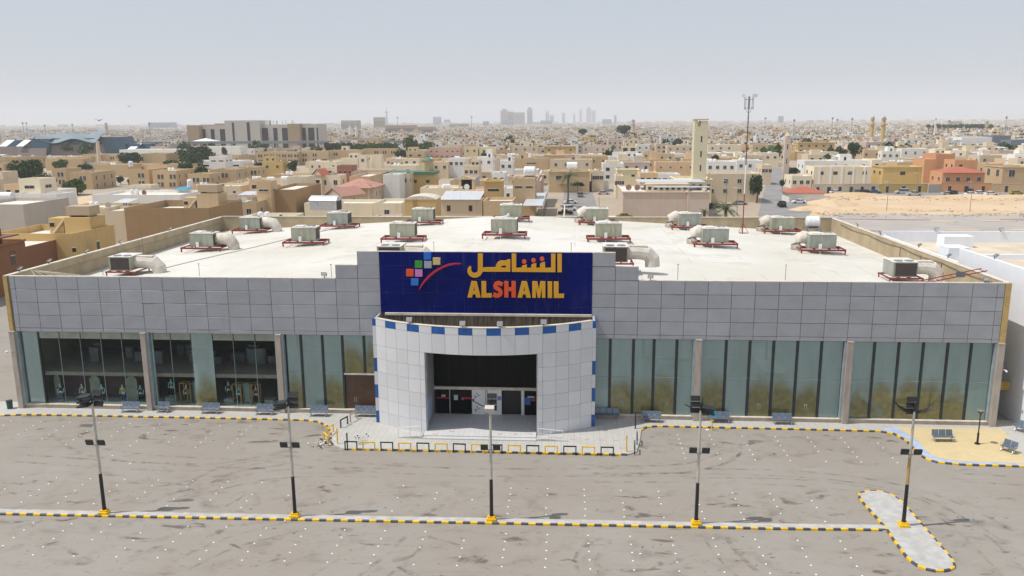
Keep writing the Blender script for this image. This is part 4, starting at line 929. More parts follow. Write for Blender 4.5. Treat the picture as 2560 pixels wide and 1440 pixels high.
# overturned trolley and litter left of the hoops
def trolley():
    p = atz(905, 1108, PZ); e = empty('shopping_trolley', p, .5, 'overturned wire shopping trolley with green handle on the pavement', 'trolley')
    mb = MB()
    for k in range(6): x = -.4+k*.16; mb.tube([(x, -.25, .05), (x, .25, .05), (x+.05, .28, .5), (x+.05, -.28, .5), (x, -.25, .05)], .008, 4)
    for z in (.1, .3, .5): mb.tube([(-.4, -.26, z), (.45, -.28, z)], .008, 4); mb.tube([(-.4, .26, z), (.45, .28, z)], .008, 4)
    mb.build('basket', M['chrome'], e)
    mb = MB(); mb.tube([(-.55, -.25, .62), (-.55, .25, .62)], .03, 6); mb.build('handle', flat('green_plastic', (.01, .12, .06)), e)
    mb = MB()
    for x, y in ((.5, -.25), (.5, .25), (-.3, -.25), (-.3, .25)): mb.tube([(x, y-.02, .65), (x, y+.02, .65)], .06, 8)
    mb.build('wheel', M['blackm'], e)
trolley()
mb = MB()
for k in range(120):
    a = rnd.random()*6.3; r_ = abs(rnd.gauss(0, .55)); x, y = -20.9+r_*math.cos(a), -6.9+r_*math.sin(a)*1.3; s = rnd.uniform(.04, .2)
    mb.box((x, y, .03+rnd.random()*.12), (s, s*rnd.uniform(.3, 1), .02+rnd.random()*.06), rz=rnd.random()*3, mi=rnd.randrange(3), rx=rnd.uniform(-.5, .5))
o = mb.build('litter', [M['ledge'], M['blackm'], M['white']]); tag(o, kind='stuff')
for px, py, s, lb in ((1208, 1332, .0, 0),): pass
# loose papers in the car park
k = 0
for px, py, s in ((2213, 1327, .38), (1768, 1075, .3), (325, 1160, .17), (281, 1140, .14), (1601, 1385, .14), (2352, 1359, .1), (712, 1303, .12)):
    p = atz(px, py, .02); mb = MB(); mb.box((0, 0, .02), (s, s*.6, .03), rx=.1); o = mb.build('paper_scrap', M['white'], None, loc=(p.x, p.y, .02 if py != 1327 else .03))
    lb = ('white rubbish bag at the junction of median and island', 'white paper on the kerb by the yellow post', 'larger white scrap left of the first pole', 'scrap of paper right of the first pole lamps', 'white scrap in the lower bays right of centre', 'scrap on the end of the traffic island', 'pale blue scrap under the median kerb near the second pole')[k]; k += 1
    tag(o, lb, 'litter', 'paper scraps on the ground')

# ------------------------------------------------------------------ road studs
mb = MB(); mb.tube([(0, 0, 0), (0, 0, .022)], [.066, .05], 8); SM = mb.mesh('road_stud', M['stud'])
def stud(x, y, grp, lb):
    o = put('road_stud', SM, None, (x+rnd.uniform(-.03, .03), y+rnd.uniform(-.03, .03), .012)); tag(o, lb, 'road stud', grp)
for i in range(22):
    x = -39.6+i*2.735
    for j in range(5):
        if rnd.random() > .1 and x < 20.5: stud(x, -22.2-1.03*j+i*.035, 'studs of the bays nearest the camera', 'white road stud marking a bay on the near side of the median')
for i in range(23):
    x = -42.5+i*2.735
    for j in range(5):
        if rnd.random() > (.12 if x < -22 or x > -5 else .85) and x < 20.5: stud(x, -15.1-1.03*j+i*.02, 'studs of the bays behind the median', 'white road stud marking a bay between the median and the lane')
for i in range(9):
    x = -51.7+i*2.86
    for j in range(6):
        if rnd.random() > .15: stud(x, -3.4-1.02*j, 'studs by the display windows', 'white road stud in the bays before the display windows')
for i in range(7):
    x = 9.6+i*2.8
    for j in range(6):
        if rnd.random() > .12: stud(x, -3.4-1.02*j, 'studs by the boarded windows', 'white road stud in the bays before the boarded windows')

# ------------------------------------------------------------------ mannequins and window displays
def skin(name, verts, edges, mt, root=0, sub=1):
    me = bpy.data.meshes.new(name); me.from_pydata([v[:3] for v in verts], edges, []); o = bpy.data.objects.new(name, me); col.objects.link(o)
    md = o.modifiers.new('s', 'SKIN')
    for i, v in enumerate(verts):
        sv = me.skin_vertices[0].data[i]; sv.radius = (v[3], v[4] if len(v) > 4 else v[3]); sv.use_root = (i == root)
    o.modifiers.new('d', 'SUBSURF').levels = sub
    dg = bpy.context.evaluated_depsgraph_get(); m2 = bpy.data.meshes.new_from_object(o.evaluated_get(dg)); m2.materials.clear(); m2.materials.append(mt)
    bpy.data.objects.remove(o); m2.name = name; return m2
bodyv = [(0, 0, .95, .13, .1), (0, 0, 1.15, .11, .085), (0, 0, 1.38, .15, .1), (0, 0, 1.5, .05), (0, -.01, 1.58, .05), (0, -.015, 1.68, .082, .095), (0, -.01, 1.78, .05),
         (.2, 0, 1.42, .05), (.27, .02, 1.16, .042), (.26, -.08, .93, .032), (.25, -.12, .84, .03), (-.2, 0, 1.42, .05), (-.27, .02, 1.16, .042), (-.26, -.08, .93, .032), (-.25, -.12, .84, .03),
         (.09, 0, .88, .085), (.11, -.02, .5, .06), (.12, .02, .09, .04), (.12, -.12, .03, .035), (-.09, 0, .88, .085), (-.12, -.04, .5, .06), (-.15, 0, .09, .04), (-.15, -.13, .03, .035)]
bodye = [(0, 1), (1, 2), (2, 3), (3, 4), (4, 5), (5, 6), (2, 7), (7, 8), (8, 9), (9, 10), (2, 11), (11, 12), (12, 13), (13, 14), (0, 15), (15, 16), (16, 17), (17, 18), (0, 19), (19, 20), (20, 21), (21, 22)]
manm = skin('body', bodyv, bodye, M['white'])
shv = [(0, 0, .96, .15, .115), (0, 0, 1.15, .135, .105), (0, 0, 1.38, .17, .12), (0, 0, 1.47, .07), (.21, 0, 1.41, .066), (.26, .01, 1.25, .062), (-.21, 0, 1.41, .066), (-.26, .01, 1.25, .062)]
she = [(0, 1), (1, 2), (2, 3), (2, 4), (4, 5), (2, 6), (6, 7)]
shirtm = skin('shirt', shv, she, M['white'])
trv = [(0, 0, .97, .145, .112), (0, 0, .9, .14, .11), (.09, 0, .84, .1), (.11, -.02, .5, .075), (.12, .02, .12, .06), (-.09, 0, .84, .1), (-.12, -.04, .5, .075), (-.15, 0, .12, .06)]
tre = [(0, 1), (1, 2), (2, 3), (3, 4), (1, 5), (5, 6), (6, 7)]
trm = skin('trousers', trv, tre, M['white'])
def mannequin(x, y, z, sc_, tc, label, rz=0):
    e = empty('mannequin', (x, y, z), rz, label, 'mannequin', 'mannequins in the display windows')
    put('body', manm, e)
    for nm, me, c in (('shirt', shirtm, sc_), ('trousers', trm, tc)):
        key = 'cloth%s' % (c,)
        if key not in M: M[key] = flat('cloth', c, .85)
        m2 = me.copy(); m2.materials.clear(); m2.materials.append(M[key]); put(nm, m2, e)
for a in ((-49.5, .95, .5, (.015, .018, .03), (.06, .14, .28), 'mannequin in a black top and light blue jeans, first from the left', .3), (-47.3, .95, .5, (.45, .25, .05), (.02, .02, .03), 'mannequin in a mustard shirt and black trousers'), (-45.3, .95, .5, (.12, .45, .38), (.02, .02, .03), 'mannequin in a pale green shirt behind the first light pole', .2),
          (-43.2, .95, .5, (.55, .55, .02), (.04, .09, .17), 'mannequin in a bright yellow shirt and jeans', -.1), (-41.4, .95, .5, (.03, .1, .2), (.015, .015, .02), 'mannequin in a navy shirt and black trousers by the pillar', .3), (-38.6, 1.6, .95, (.02, .5, .36), (.01, .01, .012), 'mannequin in a mint green shirt on a grey box', 0),
          (-36.95, 1.2, .5, (.45, .03, .05), (.02, .02, .02), 'mannequin in a red shirt inside the first golden frame', .2), (-32.75, 1.3, .9, (.02, .05, .06), (.05, .07, .08), 'dark dressed mannequin on a box left of the golden frame', .5), (-31.7, 1.2, .5, (.03, .28, .3), (.01, .01, .01), 'mannequin in a teal shirt inside the second golden frame', 0), (-30.0, 1.2, .5, (.4, .04, .05), (.01, .01, .01), 'mannequin in a red shirt inside the open black and gold frame', .1)):
    mannequin(*a)
M['gold'] = flat('golden_frame', (.5, .26, .03)); M['blackf'] = M['blackm']
for i, (x, mt) in enumerate(((-36.95, 'gold'), (-35.95, 'greym'), (-31.7, 'gold'), (-30.9, 'greym'), (-30.0, 'gold'))):
    e = empty('display_stand', (x, 1.1, .5), rnd.uniform(-.2, .2), ('golden display frame round the red shirted mannequin', 'black display frame right of the first golden one', 'golden display frame round the teal shirted mannequin', 'dark display frame between the two golden ones', 'golden display frame nearest the second inner pillar')[i], 'display frame', 'display frames in the windows')
    for sx_ in (-.4, .4):
        for sy in (-.3, .3): mb = MB(); mb.b2(sx_-.035, sx_+.035, sy-.035, sy+.035, 0, 2.0); mb.build('post', M[mt], e)
    mb = MB()
    for z in (2.0,): mb.b2(-.44, .44, -.335, -.265, z, z+.07); mb.b2(-.44, .44, .265, .335, z, z+.07); mb.b2(-.44, -.37, -.26, .26, z, z+.07); mb.b2(.37, .44, -.26, .26, z, z+.07)
    mb.build('top_rail', M[mt], e)
    if mt == 'greym': mb = MB(); mb.b2(-.36, .36, .3, .32, .05, 1.95); mb.build('panel', M['pillarm'], e)
M['board'] = simple('pale_display_board', (.42, .42, .33), .8)
for i, (x, w) in enumerate(((-50.2, .6), (-46.35, 1.0), (-42.6, 1.1))):
    MBx = MB(); MBx.v = [(-w/2, 0, 0), (w/2, 0, 0), (w/2, 0, 2.1), (0, 0, 2.6), (-w/2, 0, 2.1), (-w/2, .12, 0), (w/2, .12, 0), (w/2, .12, 2.1), (0, .12, 2.6), (-w/2, .12, 2.1)]
    MBx.f = [(0, 1, 2, 3, 4), (9, 8, 7, 6, 5), (0, 5, 6, 1), (1, 6, 7, 2), (2, 7, 8, 3), (3, 8, 9, 4), (4, 9, 5, 0)]; MBx.m = [0]*7
    o = MBx.build('display_board', M['board'], None, loc=(x, 1.6, .5)); tag(o, ('narrow pointed board at the left of the first display', 'wide pointed board left of the green shirt mannequin', 'wide pointed board between yellow and navy mannequins')[i], 'board', 'house shaped display boards')
for i, (x, z) in enumerate(((-38.6, .5), (-32.75, .5), (-28.7, .5))):
    mb = MB(); mb.b2(-.45, .45, -.35, .35, 0, .42); mb.b2(-.48, .48, -.38, .38, .421, .45); o = mb.build('display_box', M['conc'], None, loc=(x, 1.4, z)); tag(o, ('grey box under the mint green mannequin', 'grey box under the dark dressed mannequin', 'grey box beside the second inner pillar')[i], 'display box', 'display boxes in the windows')
# bin, alley sign
e = empty('litter_bin', (-53.9, -.4, PZ), 0, 'dark teal litter bin at the left corner of the store', 'bin')
mb = MB(); mb.tube([(0, 0, 0), (0, 0, .75)], [.24, .28], 10); mb.build('drum', simple('dark_teal_plastic', (.02, .06, .07), .5), e); mb = MB(); mb.tube([(0, 0, .75), (0, 0, .82)], .3, 10); mb.build('rim', M['blackm'], e)
e = empty('wooden_alley_sign', (39.15, 2.2, 2.75), 0, 'yellow wooden notice fixed across the alley right of the store', 'sign')
mb = MB(); mb.b2(-.85, .95, -.05, .05, 0, .85); mb.build('board', simple('yellow_wood', (.5, .32, .07), .7), e)
mb = MB()
for z in (.2, .45, .68): mb.b2(-.7, .8, -.058, -.052, z, z+.035)
mb.b2(-.85, .95, -.07, -.05, 0, .05); mb.b2(-.85, .95, -.07, -.05, .8, .85); mb.build('trim', simple('brown_wood', (.25, .14, .03), .7), e)
mb = MB(); mb.tube([(-52.95, -.3, 5.9), (-53.2, -.6, 5.9)], .03, 6); mb.tube([(-53.2, -.6, 5.9), (-53.3, -.8, 5.85)], .12, 8); o = mb.build('wall_lamp', M['white']); tag(o, 'small white lamp on the left corner pillar of the store', 'lamp')
mb = MB(); mb.tube([(38.05, -.1, 5.4), (38.25, -.35, 5.4), (38.3, -.5, 5.3)], [.03, .05, .1], 6); o = mb.build('security_camera', M['white']); tag(o, 'white security camera on the right corner pillar', 'camera')

# ------------------------------------------------------------------ white neighbour on the right
nb = empty('white_warehouse', (60, 20, 0), 0, 'white windowless warehouse with pale roof right of the store', 'warehouse'); nb.location = (0, 0, 0)
mb = MB(); mb.b2(40.35, 40.65, -3.5, 14.8, 0, 13.9); mb.b2(40.66, 90, -3.5, -3.2, 0, 13.9); mb.b2(40.66, 90, 14.5, 14.8, 10, 13.3)
mb.b2(40.35, 40.65, 14.81, 36, 0, 12.4); mb.b2(40.35, 90, 35.7, 36, 0, 12.9); mb.build('wall', M['whitew'], nb)
M['creamroof'] = simple('cream_roof_deck', (0.6, 0.52, 0.41), 0.9, dirt=.2, scale=.3)
mb = MB(); mb.b2(40.66, 90, -3.2, 14.5, 12.6, 12.8); mb.b2(40.66, 90, 14.81, 35.7, 11.3, 11.5); mb.build('roof', M['creamroof'], nb)
mb = MB(); mb.b2(41.2, 43.4, 19, 21.4, 11.5, 13.3); mb.build('roof_hatch', M['whitew'], nb); mb = MB(); mb.b2(46, 49.5, 31, 33, 11.5, 12.9); mb.build('roof_hatch', M['whitew'], nb)
for i, (x, y, z) in enumerate(((40.5, 8, 13.9), (40.5, 17.5, 12.4), (40.5, 25, 12.4), (47, 35.8, 12.9), (55, 35.8, 12.9), (63, 35.8, 12.9))):
    flood((x, y, z), R(90) if i < 3 else 0, ('floodlight on the near white wall top', 'floodlight beyond the step in the white wall', 'farthest floodlight on the white side wall', 'first lamp on the back parapet of the warehouse', 'second lamp on the back parapet of the warehouse', 'third lamp on the back parapet of the warehouse')[i], .9)

# ------------------------------------------------------------------ streets and open ground behind
def pxpoly(pts, z=0): return [tuple(atz(px, py, z)[:2]) for px, py in pts]
sheet('street', [(-3.5, 50), (8.5, 50), (9.0, 262), (-2.0, 262)], 0.016, M['asph2'])
sheet('street', [(-40, 252), (62, 247), (62, 258), (-40, 262)], 0.02, M['asph2'])
sheet('street', pxpoly([(1890, 560), (2075, 560), (2035, 500), (1990, 452), (1950, 418), (1925, 418), (1912, 470)]), 0.016, M['asph2'])
sheet('street', [(84, 232), (330, 228), (330, 241), (86, 247)], 0.02, M['asph2'])
sheet('sand_lot', pxpoly([(2015, 548), (2050, 505), (2110, 489), (2900, 489), (2900, 545)]), 0.024, M['sand'])
sheet('rear_car_park', [(40, 52), (73, 168), (76, 172), (300, 165), (300, 36.5), (41, 36.5)], 0.028, M['lot2'])
sheet('sand_yard', pxpoly([(150, 500), (300, 478), (420, 474), (440, 490), (250, 520)]), 0.02, M['sand'])
def mound(px, py, w, d, h, name='sand_heap', lb='low ochre sand heap'):
    p = atz(px, py, 0.02); mb = MB(); n = 22; m_ = 8
    r2_ = random.Random(int(px)); 
    for j in range(m_+1):
        t = j/m_
        for i in range(n):
            a = 2*math.pi*i/n; k = 1+.25*math.sin(a*3+px)+.12*math.sin(a*7)
            mb.v.append((w/2*(1-t)*k*math.cos(a), d/2*(1-t)*k*math.sin(a), h*(1-(1-t)**1.6)*(1+r2_.uniform(-.14, .14)) if t > 0 else -.1))
    for j in range(m_):
        for i in range(n): mb.f.append((j*n+i, j*n+(i+1) % n, (j+1)*n+(i+1) % n, (j+1)*n+i)); mb.m.append(0)
    o = mb.build(name, M['sand'], None, smooth=True, loc=p); o['kind'] = 'structure'
for a in ((2075, 512, 16, 18, 1.8), (2040, 525, 14, 10, 1.5), (2130, 490, 26, 7, 1.3), (2230, 495, 20, 6, .8), (2180, 533, 28, 5, .7), (2330, 534, 36, 4, .6), (2430, 492, 30, 5, .9), (2540, 494, 30, 6, 1.0), (2480, 532, 30, 4, .5)): mound(*a)
mb = MB(); r5 = random.Random(77)
for _ in range(520):
    px, py = r5.uniform(2040, 2600), (r5.gauss(534, 4) if r5.random() < .6 else r5.gauss(496, 4)); p = atz(px, py, .03); s = r5.uniform(.2, 1.1)
    mb.box((p.x, p.y, .1), (s, s*r5.uniform(.4, 1), r5.uniform(.1, .45)), rz=r5.random()*3, mi=r5.randrange(3), rx=r5.uniform(-.4, .4))
o = mb.build('rubble', [M['sand'], M['conc'], M['stone']]); tag(o, kind='stuff')
# pink kerbs and ochre ends of the rear car park
for pts, lb in ((((2088, 548), (2325, 551)), 'pink kerb strip farthest back in the rear car park'), (((2165, 578), (2412, 581)), 'pink kerb strip near the white warehouse wall'), (((2500, 550), (2800, 552)), 'pink kerb strip at the right edge of the rear car park')):
    a, b = atz(*pts[0]), atz(*pts[1]); mb = MB(); c = (a+b)/2; d = b-a; mb.box((0, 0, .08), (d.length, .45, .16), rz=math.atan2(d.y, d.x)); o = mb.build('car_park_kerb', M['pinkkerb'], None, loc=(c.x, c.y, .02)); tag(o, lb, 'kerb', kind='structure')
for px, py, s in ((2345, 555, 1), (2495, 554, 1), (2405, 577, 1), (2570, 577, 1)):
    p = atz(px, py); mb = MB(); mb.prism([(-4.5, -.6), (4.0, -1.0), (5, 0), (3.5, 1.4), (-3, 1.2)], 0, .16, 0, 1); o = mb.build('kerb_end', [M['ledge'], M['sand']], None, loc=(p.x, p.y, .03)); o['kind'] = 'structure'

# ------------------------------------------------------------------ houses
TN = {'cream': (.72, .60, .43), 'tan': (.56, .42, .26), 'gold': (.58, .405, .18), 'golden': (.58, .405, .18), 'ochre': (.60, .44, .18), 'brown': (.36, .24, .13), 'redbrown': (.27, .135, .075), 'pink': (.60, .49, .41), 'pinkd': (.54, .36, .30),
      'white': (.80, .79, .76), 'grey': (.5, .46, .41), 'beige': (.66, .55, .41), 'brick': (.34, .16, .11), 'orange': (.62, .33, .175), 'yellow': (.74, .64, .41), 'peach': (.70, .50, .31), 'apt': (.56, .42, .25), 'bluegrey': (.16, .19, .24), 'palecream': (.78, .69, .53)}
foot = []; hero_rects = []; HERO = [True]
WM = {}
def winmesh(w, h, arch=False):
    k = (round(w, 1), round(h, 1), arch)
    if k not in WM:
        w_, h_ = k[0], k[1]; mb = MB(); t = .09
        mb.b2(-w_/2-t, w_/2+t, -.07, 0, -h_/2-t, -h_/2); mb.b2(-w_/2-t, -w_/2, -.06, 0, -h_/2, h_/2); mb.b2(w_/2, w_/2+t, -.06, 0, -h_/2, h_/2)
        mb.b2(-w_/2-t, w_/2+t, -.09, 0, h_/2, h_/2+t*(2.6 if arch else 1)); mb.b2(-.03, .03, -.035, -.001, -h_/2, h_/2)
        mb.quad([(-w_/2, -.012, -h_/2), (w_/2, -.012, -h_/2), (w_/2, -.012, h_/2), (-w_/2, -.012, h_/2)], 1)
        if arch: mb.prism([(0, 0)], 0, 0) if False else None
        WM[k] = mb.mesh('window', [M['frame'], M['winglass']])
    return WM[k]
def windark(w, h):
    k = ('d', round(w, 1), round(h, 1))
    if k not in WM:
        mb = MB(); mb.b2(-w/2, w/2, -.02, 0, -h/2, h/2, mi=1); mb.b2(-w/2-.08, w/2+.08, -.09, -.0, h/2+.001, h/2+.12); WM[k] = mb.mesh('window', [M['frame'], M['winglass']])
    return WM[k]
def shellmesh(w, d, h, ph=.8, t=.22):
    mb = MB(); x, y = w/2, d
    # outer, top ring, inner
    O = [(-x, 0), (x, 0), (x, y), (-x, y)]; I = [(-x+t, t), (x-t, t), (x-t, y-t), (-x+t, y-t)]
    for i in range(4):
        j = (i+1) % 4
        mb.quad([(*O[i], 0), (*O[j], 0), (*O[j], h), (*O[i], h)]); mb.quad([(*O[i], h), (*O[j], h), (*I[j], h), (*I[i], h)]); mb.quad([(*I[j], h-ph), (*I[i], h-ph), (*I[i], h), (*I[j], h)])
    return mb.mesh('wall', M['plaster'])
def cobj(o, c, v=.06):
    k = 1+rnd.uniform(-v, v); o.color = (c[0]*k, c[1]*k, c[2]*k, 1); return o
TANKM = {}
def tankmesh(kind):
    if kind not in TANKM:
        mb = MB()
        if kind == 'h': mb.tube([(-1.3, 0, .9), (-1.2, 0, .9), (1.2, 0, .9), (1.3, 0, .9)], [.5, .7, .7, .5], 12); mb.b2(-.9, -.7, -.6, .6, 0, .4); mb.b2(.7, .9, -.6, .6, 0, .4)
        else: mb.tube([(0, 0, 0), (0, 0, 1.3), (0, 0, 1.55), (0, 0, 1.65)], [.65, .65, .5, .2], 12)
        TANKM[kind] = mb.mesh('water_tank', M['tank'])
    return TANKM[kind]
def dishmesh():
    if 'dish' not in TANKM:
        mb = MB(); n = 12
        for r, z in ((.9, .32), (.55, .1), (0.05, 0)):
            for k in range(n): a = 2*math.pi*k/n; mb.v.append((r*math.cos(a), -z*1.0-.1, 1.1+r*math.sin(a)))
        for j in range(2):
            for k in range(n): mb.f.append((j*n+k, j*n+(k+1) % n, (j+1)*n+(k+1) % n, (j+1)*n+k)); mb.m.append(0)
        mb.f.append(tuple(2*n+k for k in range(n))); mb.m.append(0)
        mb.tube([(0, -.05, 1.1), (0, .1, 0)], .04, 5); TANKM['dish'] = mb.mesh('satellite_dish', M['plaster'])
    return TANKM['dish']
def acmesh():
    if 'ac' not in TANKM:
        mb = MB(); mb.b2(-.45, .45, -.35, .35, .1, .95); mb.b2(-.3, .3, -.37, -.351, .2, .8, mi=1); TANKM['ac'] = mb.mesh('roof_unit', [M['ledge'], M['hvacdark']])
    return TANKM['ac']
def house(name, label, xc, y, w, d, h, tone, wins=(3, 2), feats='', rz=0.0, cat='house', group=None, detail=2, wsz=(1.3, 1.4), ph=.8, side=None):
    e = empty(name, (xc, y, 0), rz, label, cat, group)
    c = TN.get(tone, tone)
    if group is None: foot.append((xc, y+d/2, w/2+1.2, d/2+1.2)); a_ = proj((xc-w/2, y, h)); b_ = proj((xc+w/2, y, 0)); hero_rects.append(((a_[0], a_[1], b_[0], b_[1]), y))
    cobj(put('wall', shellmesh(w, d, h, ph), e), c)
    mb = MB(); mb.quad([(-w/2+.2, .2, h-ph), (w/2-.2, .2, h-ph), (w/2-.2, d-.2, h-ph), (-w/2+.2, d-.2, h-ph)])
    if 'M' not in feats: mb.build('roof', M['roofw'], e)
    nc, nr = wins
    if nc:
        me = windark(*wsz) if 'k' in feats else winmesh(wsz[0], wsz[1], 'a' in feats)
        for r in range(nr):
            z = h-ph-1.7-r*3.3
            if z < 1: break
            for k in range(nc):
                x = -w/2+w*(k+.5)/nc+rnd.uniform(-.2, .2)
                if rnd.random() < .08: continue
                put('window', me, e, (x, -.002, z))
                if 'p' in feats: put('window', me, e, (x+wsz[0]+.5, -.002, z))
        if side and detail > 1:
            ns = max(1, int(d/5)); X, rr = ((w/2+.002, R(90)) if side == 'R' else (-w/2-.002, R(-90)))
            for r in range(nr):
                z = h-ph-1.7-r*3.3
                if z < 1: break
                for k in range(ns): put('window', me, e, (X, d*(k+.5)/ns, z), rr)
    rz_ = h-ph
    if 't' in feats or 'T' in feats:      # stair tower
        tw, td, th = min(w*.36, 5.0), min(d*.4, 5.0), 3.0 if 't' in feats else 4.2; tx = rnd.choice((-1, 1))*w*rnd.uniform(.1, .28); ty = d*rnd.uniform(.35, .55)
        o = cobj(put('stair_tower', shellmesh(tw, td, th+.3, .3, .2), e, (tx, ty, rz_-.02)), c); mb = MB(); mb.b2(-tw/2+.2, tw/2-.2, .2, td-.2, th-.1, th); put('tower_roof', mb.mesh('tower_roof', M['roofw']), o)
        if detail > 1: put('door', windark(1.0, 2.0), o, (rnd.uniform(-.8, .8), -.002, 1.1))
        if 'h' in feats: put('water_tank', tankmesh('h'), e, (tx, ty+td/2, rz_+th))
    elif 'h' in feats: put('water_tank', tankmesh('h'), e, (rnd.uniform(-.3, .3)*w, d*rnd.uniform(.3, .7), rz_), rnd.random())
    if 'v' in feats:
        for k in range(2): put('water_tank', tankmesh('v'), e, (-w*.25+k*1.6, d*.6, rz_))
    if 'd' in feats: cobj(put('satellite_dish', dishmesh(), e, (w*rnd.uniform(-.35, .35), d*.25, rz_), rnd.uniform(-.5, .5)), rnd.choice(((.7, .7, .68), (.3, .17, .13), (.5, .48, .45))))
    if 'u' in feats:
        for k in range(rnd.randint(1, 3)): put('roof_unit', acmesh(), e, (w*rnd.uniform(-.4, .4), d*rnd.uniform(.15, .8), rz_), rnd.random()*3)
    if 'c' in feats:
        mb = MB(); mb.b2(-w/2-.25, w/2+.25, -.25, 0, h-.28, h+.04); mb.b2(-w/2-.25, -w/2, 0, d, h-.28, h+.04); mb.b2(w/2, w/2+.25, 0, d, h-.28, h+.04); o = mb.build('cornice', M['plaster'], e); cobj(o, tuple(min(.8, x*1.15) for x in c))
    if 'b' in feats:
        mb = MB(); mb.b2(-w*.25, w*.25, -1.2, -.001, 3.3, 3.5); mb.b2(-w*.25, w*.25, -1.2, -1.08, 3.5, 4.3); mb.b2(-w*.25, -w*.25+.15, -1.2, -1.05, 0, 3.3); mb.b2(w*.25-.15, w*.25, -1.2, -1.05, 0, 3.3); o = mb.build('balcony', M['plaster'], e); cobj(o, c)
    if 'g' in feats:   # door at ground
        put('door', windark(1.4, 2.4), e, (w*.1, -.003, 1.25))
    if 's' in feats:   # upper setback block
        bw, bd = w*.55, d*.6; s = rnd.choice((-1, 1)); o = cobj(put('upper_block', shellmesh(bw, bd, 3.4, .5), e, (s*(w-bw)*.45, d*.35, rz_-.01)), c)
        mb = MB(); mb.b2(-bw/2+.2, bw/2-.2, .2, bd-.2, 2.8, 2.9); put('upper_roof', mb.mesh('upper_roof', M['roofw']), o)
        for k in range(2): put('window', winmesh(1.2, 1.1), o, (-bw/4+k*bw/2, -.002, 1.7))
    if 'w' in feats:   # white tin shelter on the roof
        mb = MB(); sw, sdp = w*.45, d*.45; X, Y = w*rnd.uniform(-.2, .2), d*.5; mb.v += [(X-sw/2, Y, rz_+2.0), (X+sw/2, Y, rz_+2.0), (X+sw/2, Y+sdp, rz_+2.5), (X-sw/2, Y+sdp, rz_+2.5), (X-sw/2, Y, rz_+2.08), (X+sw/2, Y, rz_+2.08), (X+sw/2, Y+sdp, rz_+2.58), (X-sw/2, Y+sdp, rz_+2.58)]
        mb.f += [(0, 3, 2, 1), (4, 5, 6, 7), (0, 1, 5, 4), (1, 2, 6, 5), (2, 3, 7, 6), (3, 0, 4, 7)]; mb.m += [0]*6
        for xx in (-sw/2+.1, sw/2-.1):
            for yy in (.1, sdp-.1): mb.b2(X+xx-.05, X+xx+.05, Y+yy-.05, Y+yy+.05, rz_, rz_+2.0)
        mb.build('tin_shelter', M['metalroof'], e)
    return e
def hpx(l, r, t, z, d, tone, label, wins=(3, 2), feats='', name='house', side='auto', **k):
    P = atz((l+r)/2, t, z); y = P.y; a, b = aty(l, t, y).x, aty(r, t, y).x
    if side == 'auto': side = 'R' if (a+b)/2 < -15 else 'L'
    return house(name, label, (a+b)/2, y, b-a, d, z, tone, wins, feats, side=side, **k)
def hip(e, w, d, z, h, mt, ov=.5, name='hip_roof'):
    mb = MB(); x = w/2+ov; y0, y1 = -ov, d+ov; r = min(w, d)/2*.98; rx = max(0, w/2-r); ry0, ry1 = (y0+y1)/2-max(0, (d-w)/2), (y0+y1)/2+max(0, (d-w)/2)
    mb.v = [(-x, y0, z), (x, y0, z), (x, y1, z), (-x, y1, z), (-rx, ry0, z+h), (rx, ry0, z+h), (rx, ry1+.01, z+h), (-rx, ry1+.01, z+h), (-x, y0, z-.15), (x, y0, z-.15), (x, y1, z-.15), (-x, y1, z-.15)]
    mb.f = [(0, 1, 5, 4), (1, 2, 6, 5), (2, 3, 7, 6), (3, 0, 4, 7), (4, 5, 6, 7), (8, 9, 1, 0), (9, 10, 2, 1), (10, 11, 3, 2), (11, 8, 0, 3)]; mb.m = [0]*9
    return mb.build(name, M[mt], e)

# near left cluster
h = house('house', 'red-brown house with arched windows on its shaded side, at the left edge nearest the store', -97.0, 42, 13, 14.6, 8.4, 'redbrown', (0, 0), 'c', side='')
for y_ in (6.2, 11.2):
    put('window', windark(1.1, 1.5), h, (6.51, y_, 5.4), R(90)); mb = MB(); mb.tube([(6.56, y_-.75, 6.3), (6.58, y_-.5, 6.75), (6.58, y_, 7.0), (6.58, y_+.5, 6.75), (6.56, y_+.75, 6.3)], .09, 5); cobj(mb.build('window_arch', M['plaster'], h), TN['redbrown'])
mb = MB(); mb.b2(-7, 4.5, 2, 12, 7.6, 10.6); cobj(mb.build('upper_block', M['plaster'], h), TN['redbrown']); mb = MB(); mb.b2(3.5, 6.4, 1, 13.5, 9.2, 9.45); mb.build('roof_canopy', M['brown'], h)
h = house('house', 'lower red-brown wing with white flat roof joined behind the arched window house', -98.0, 56.7, 14, 9.3, 7.0, 'redbrown', (0, 0), '', side='', ph=.25)
h = hpx(-20, 180, 584, 8.1, 13.5, 'gold', 'big golden house with outside stair and concrete tank, left behind the parapet', (0, 0), '', side='', ph=1.2)
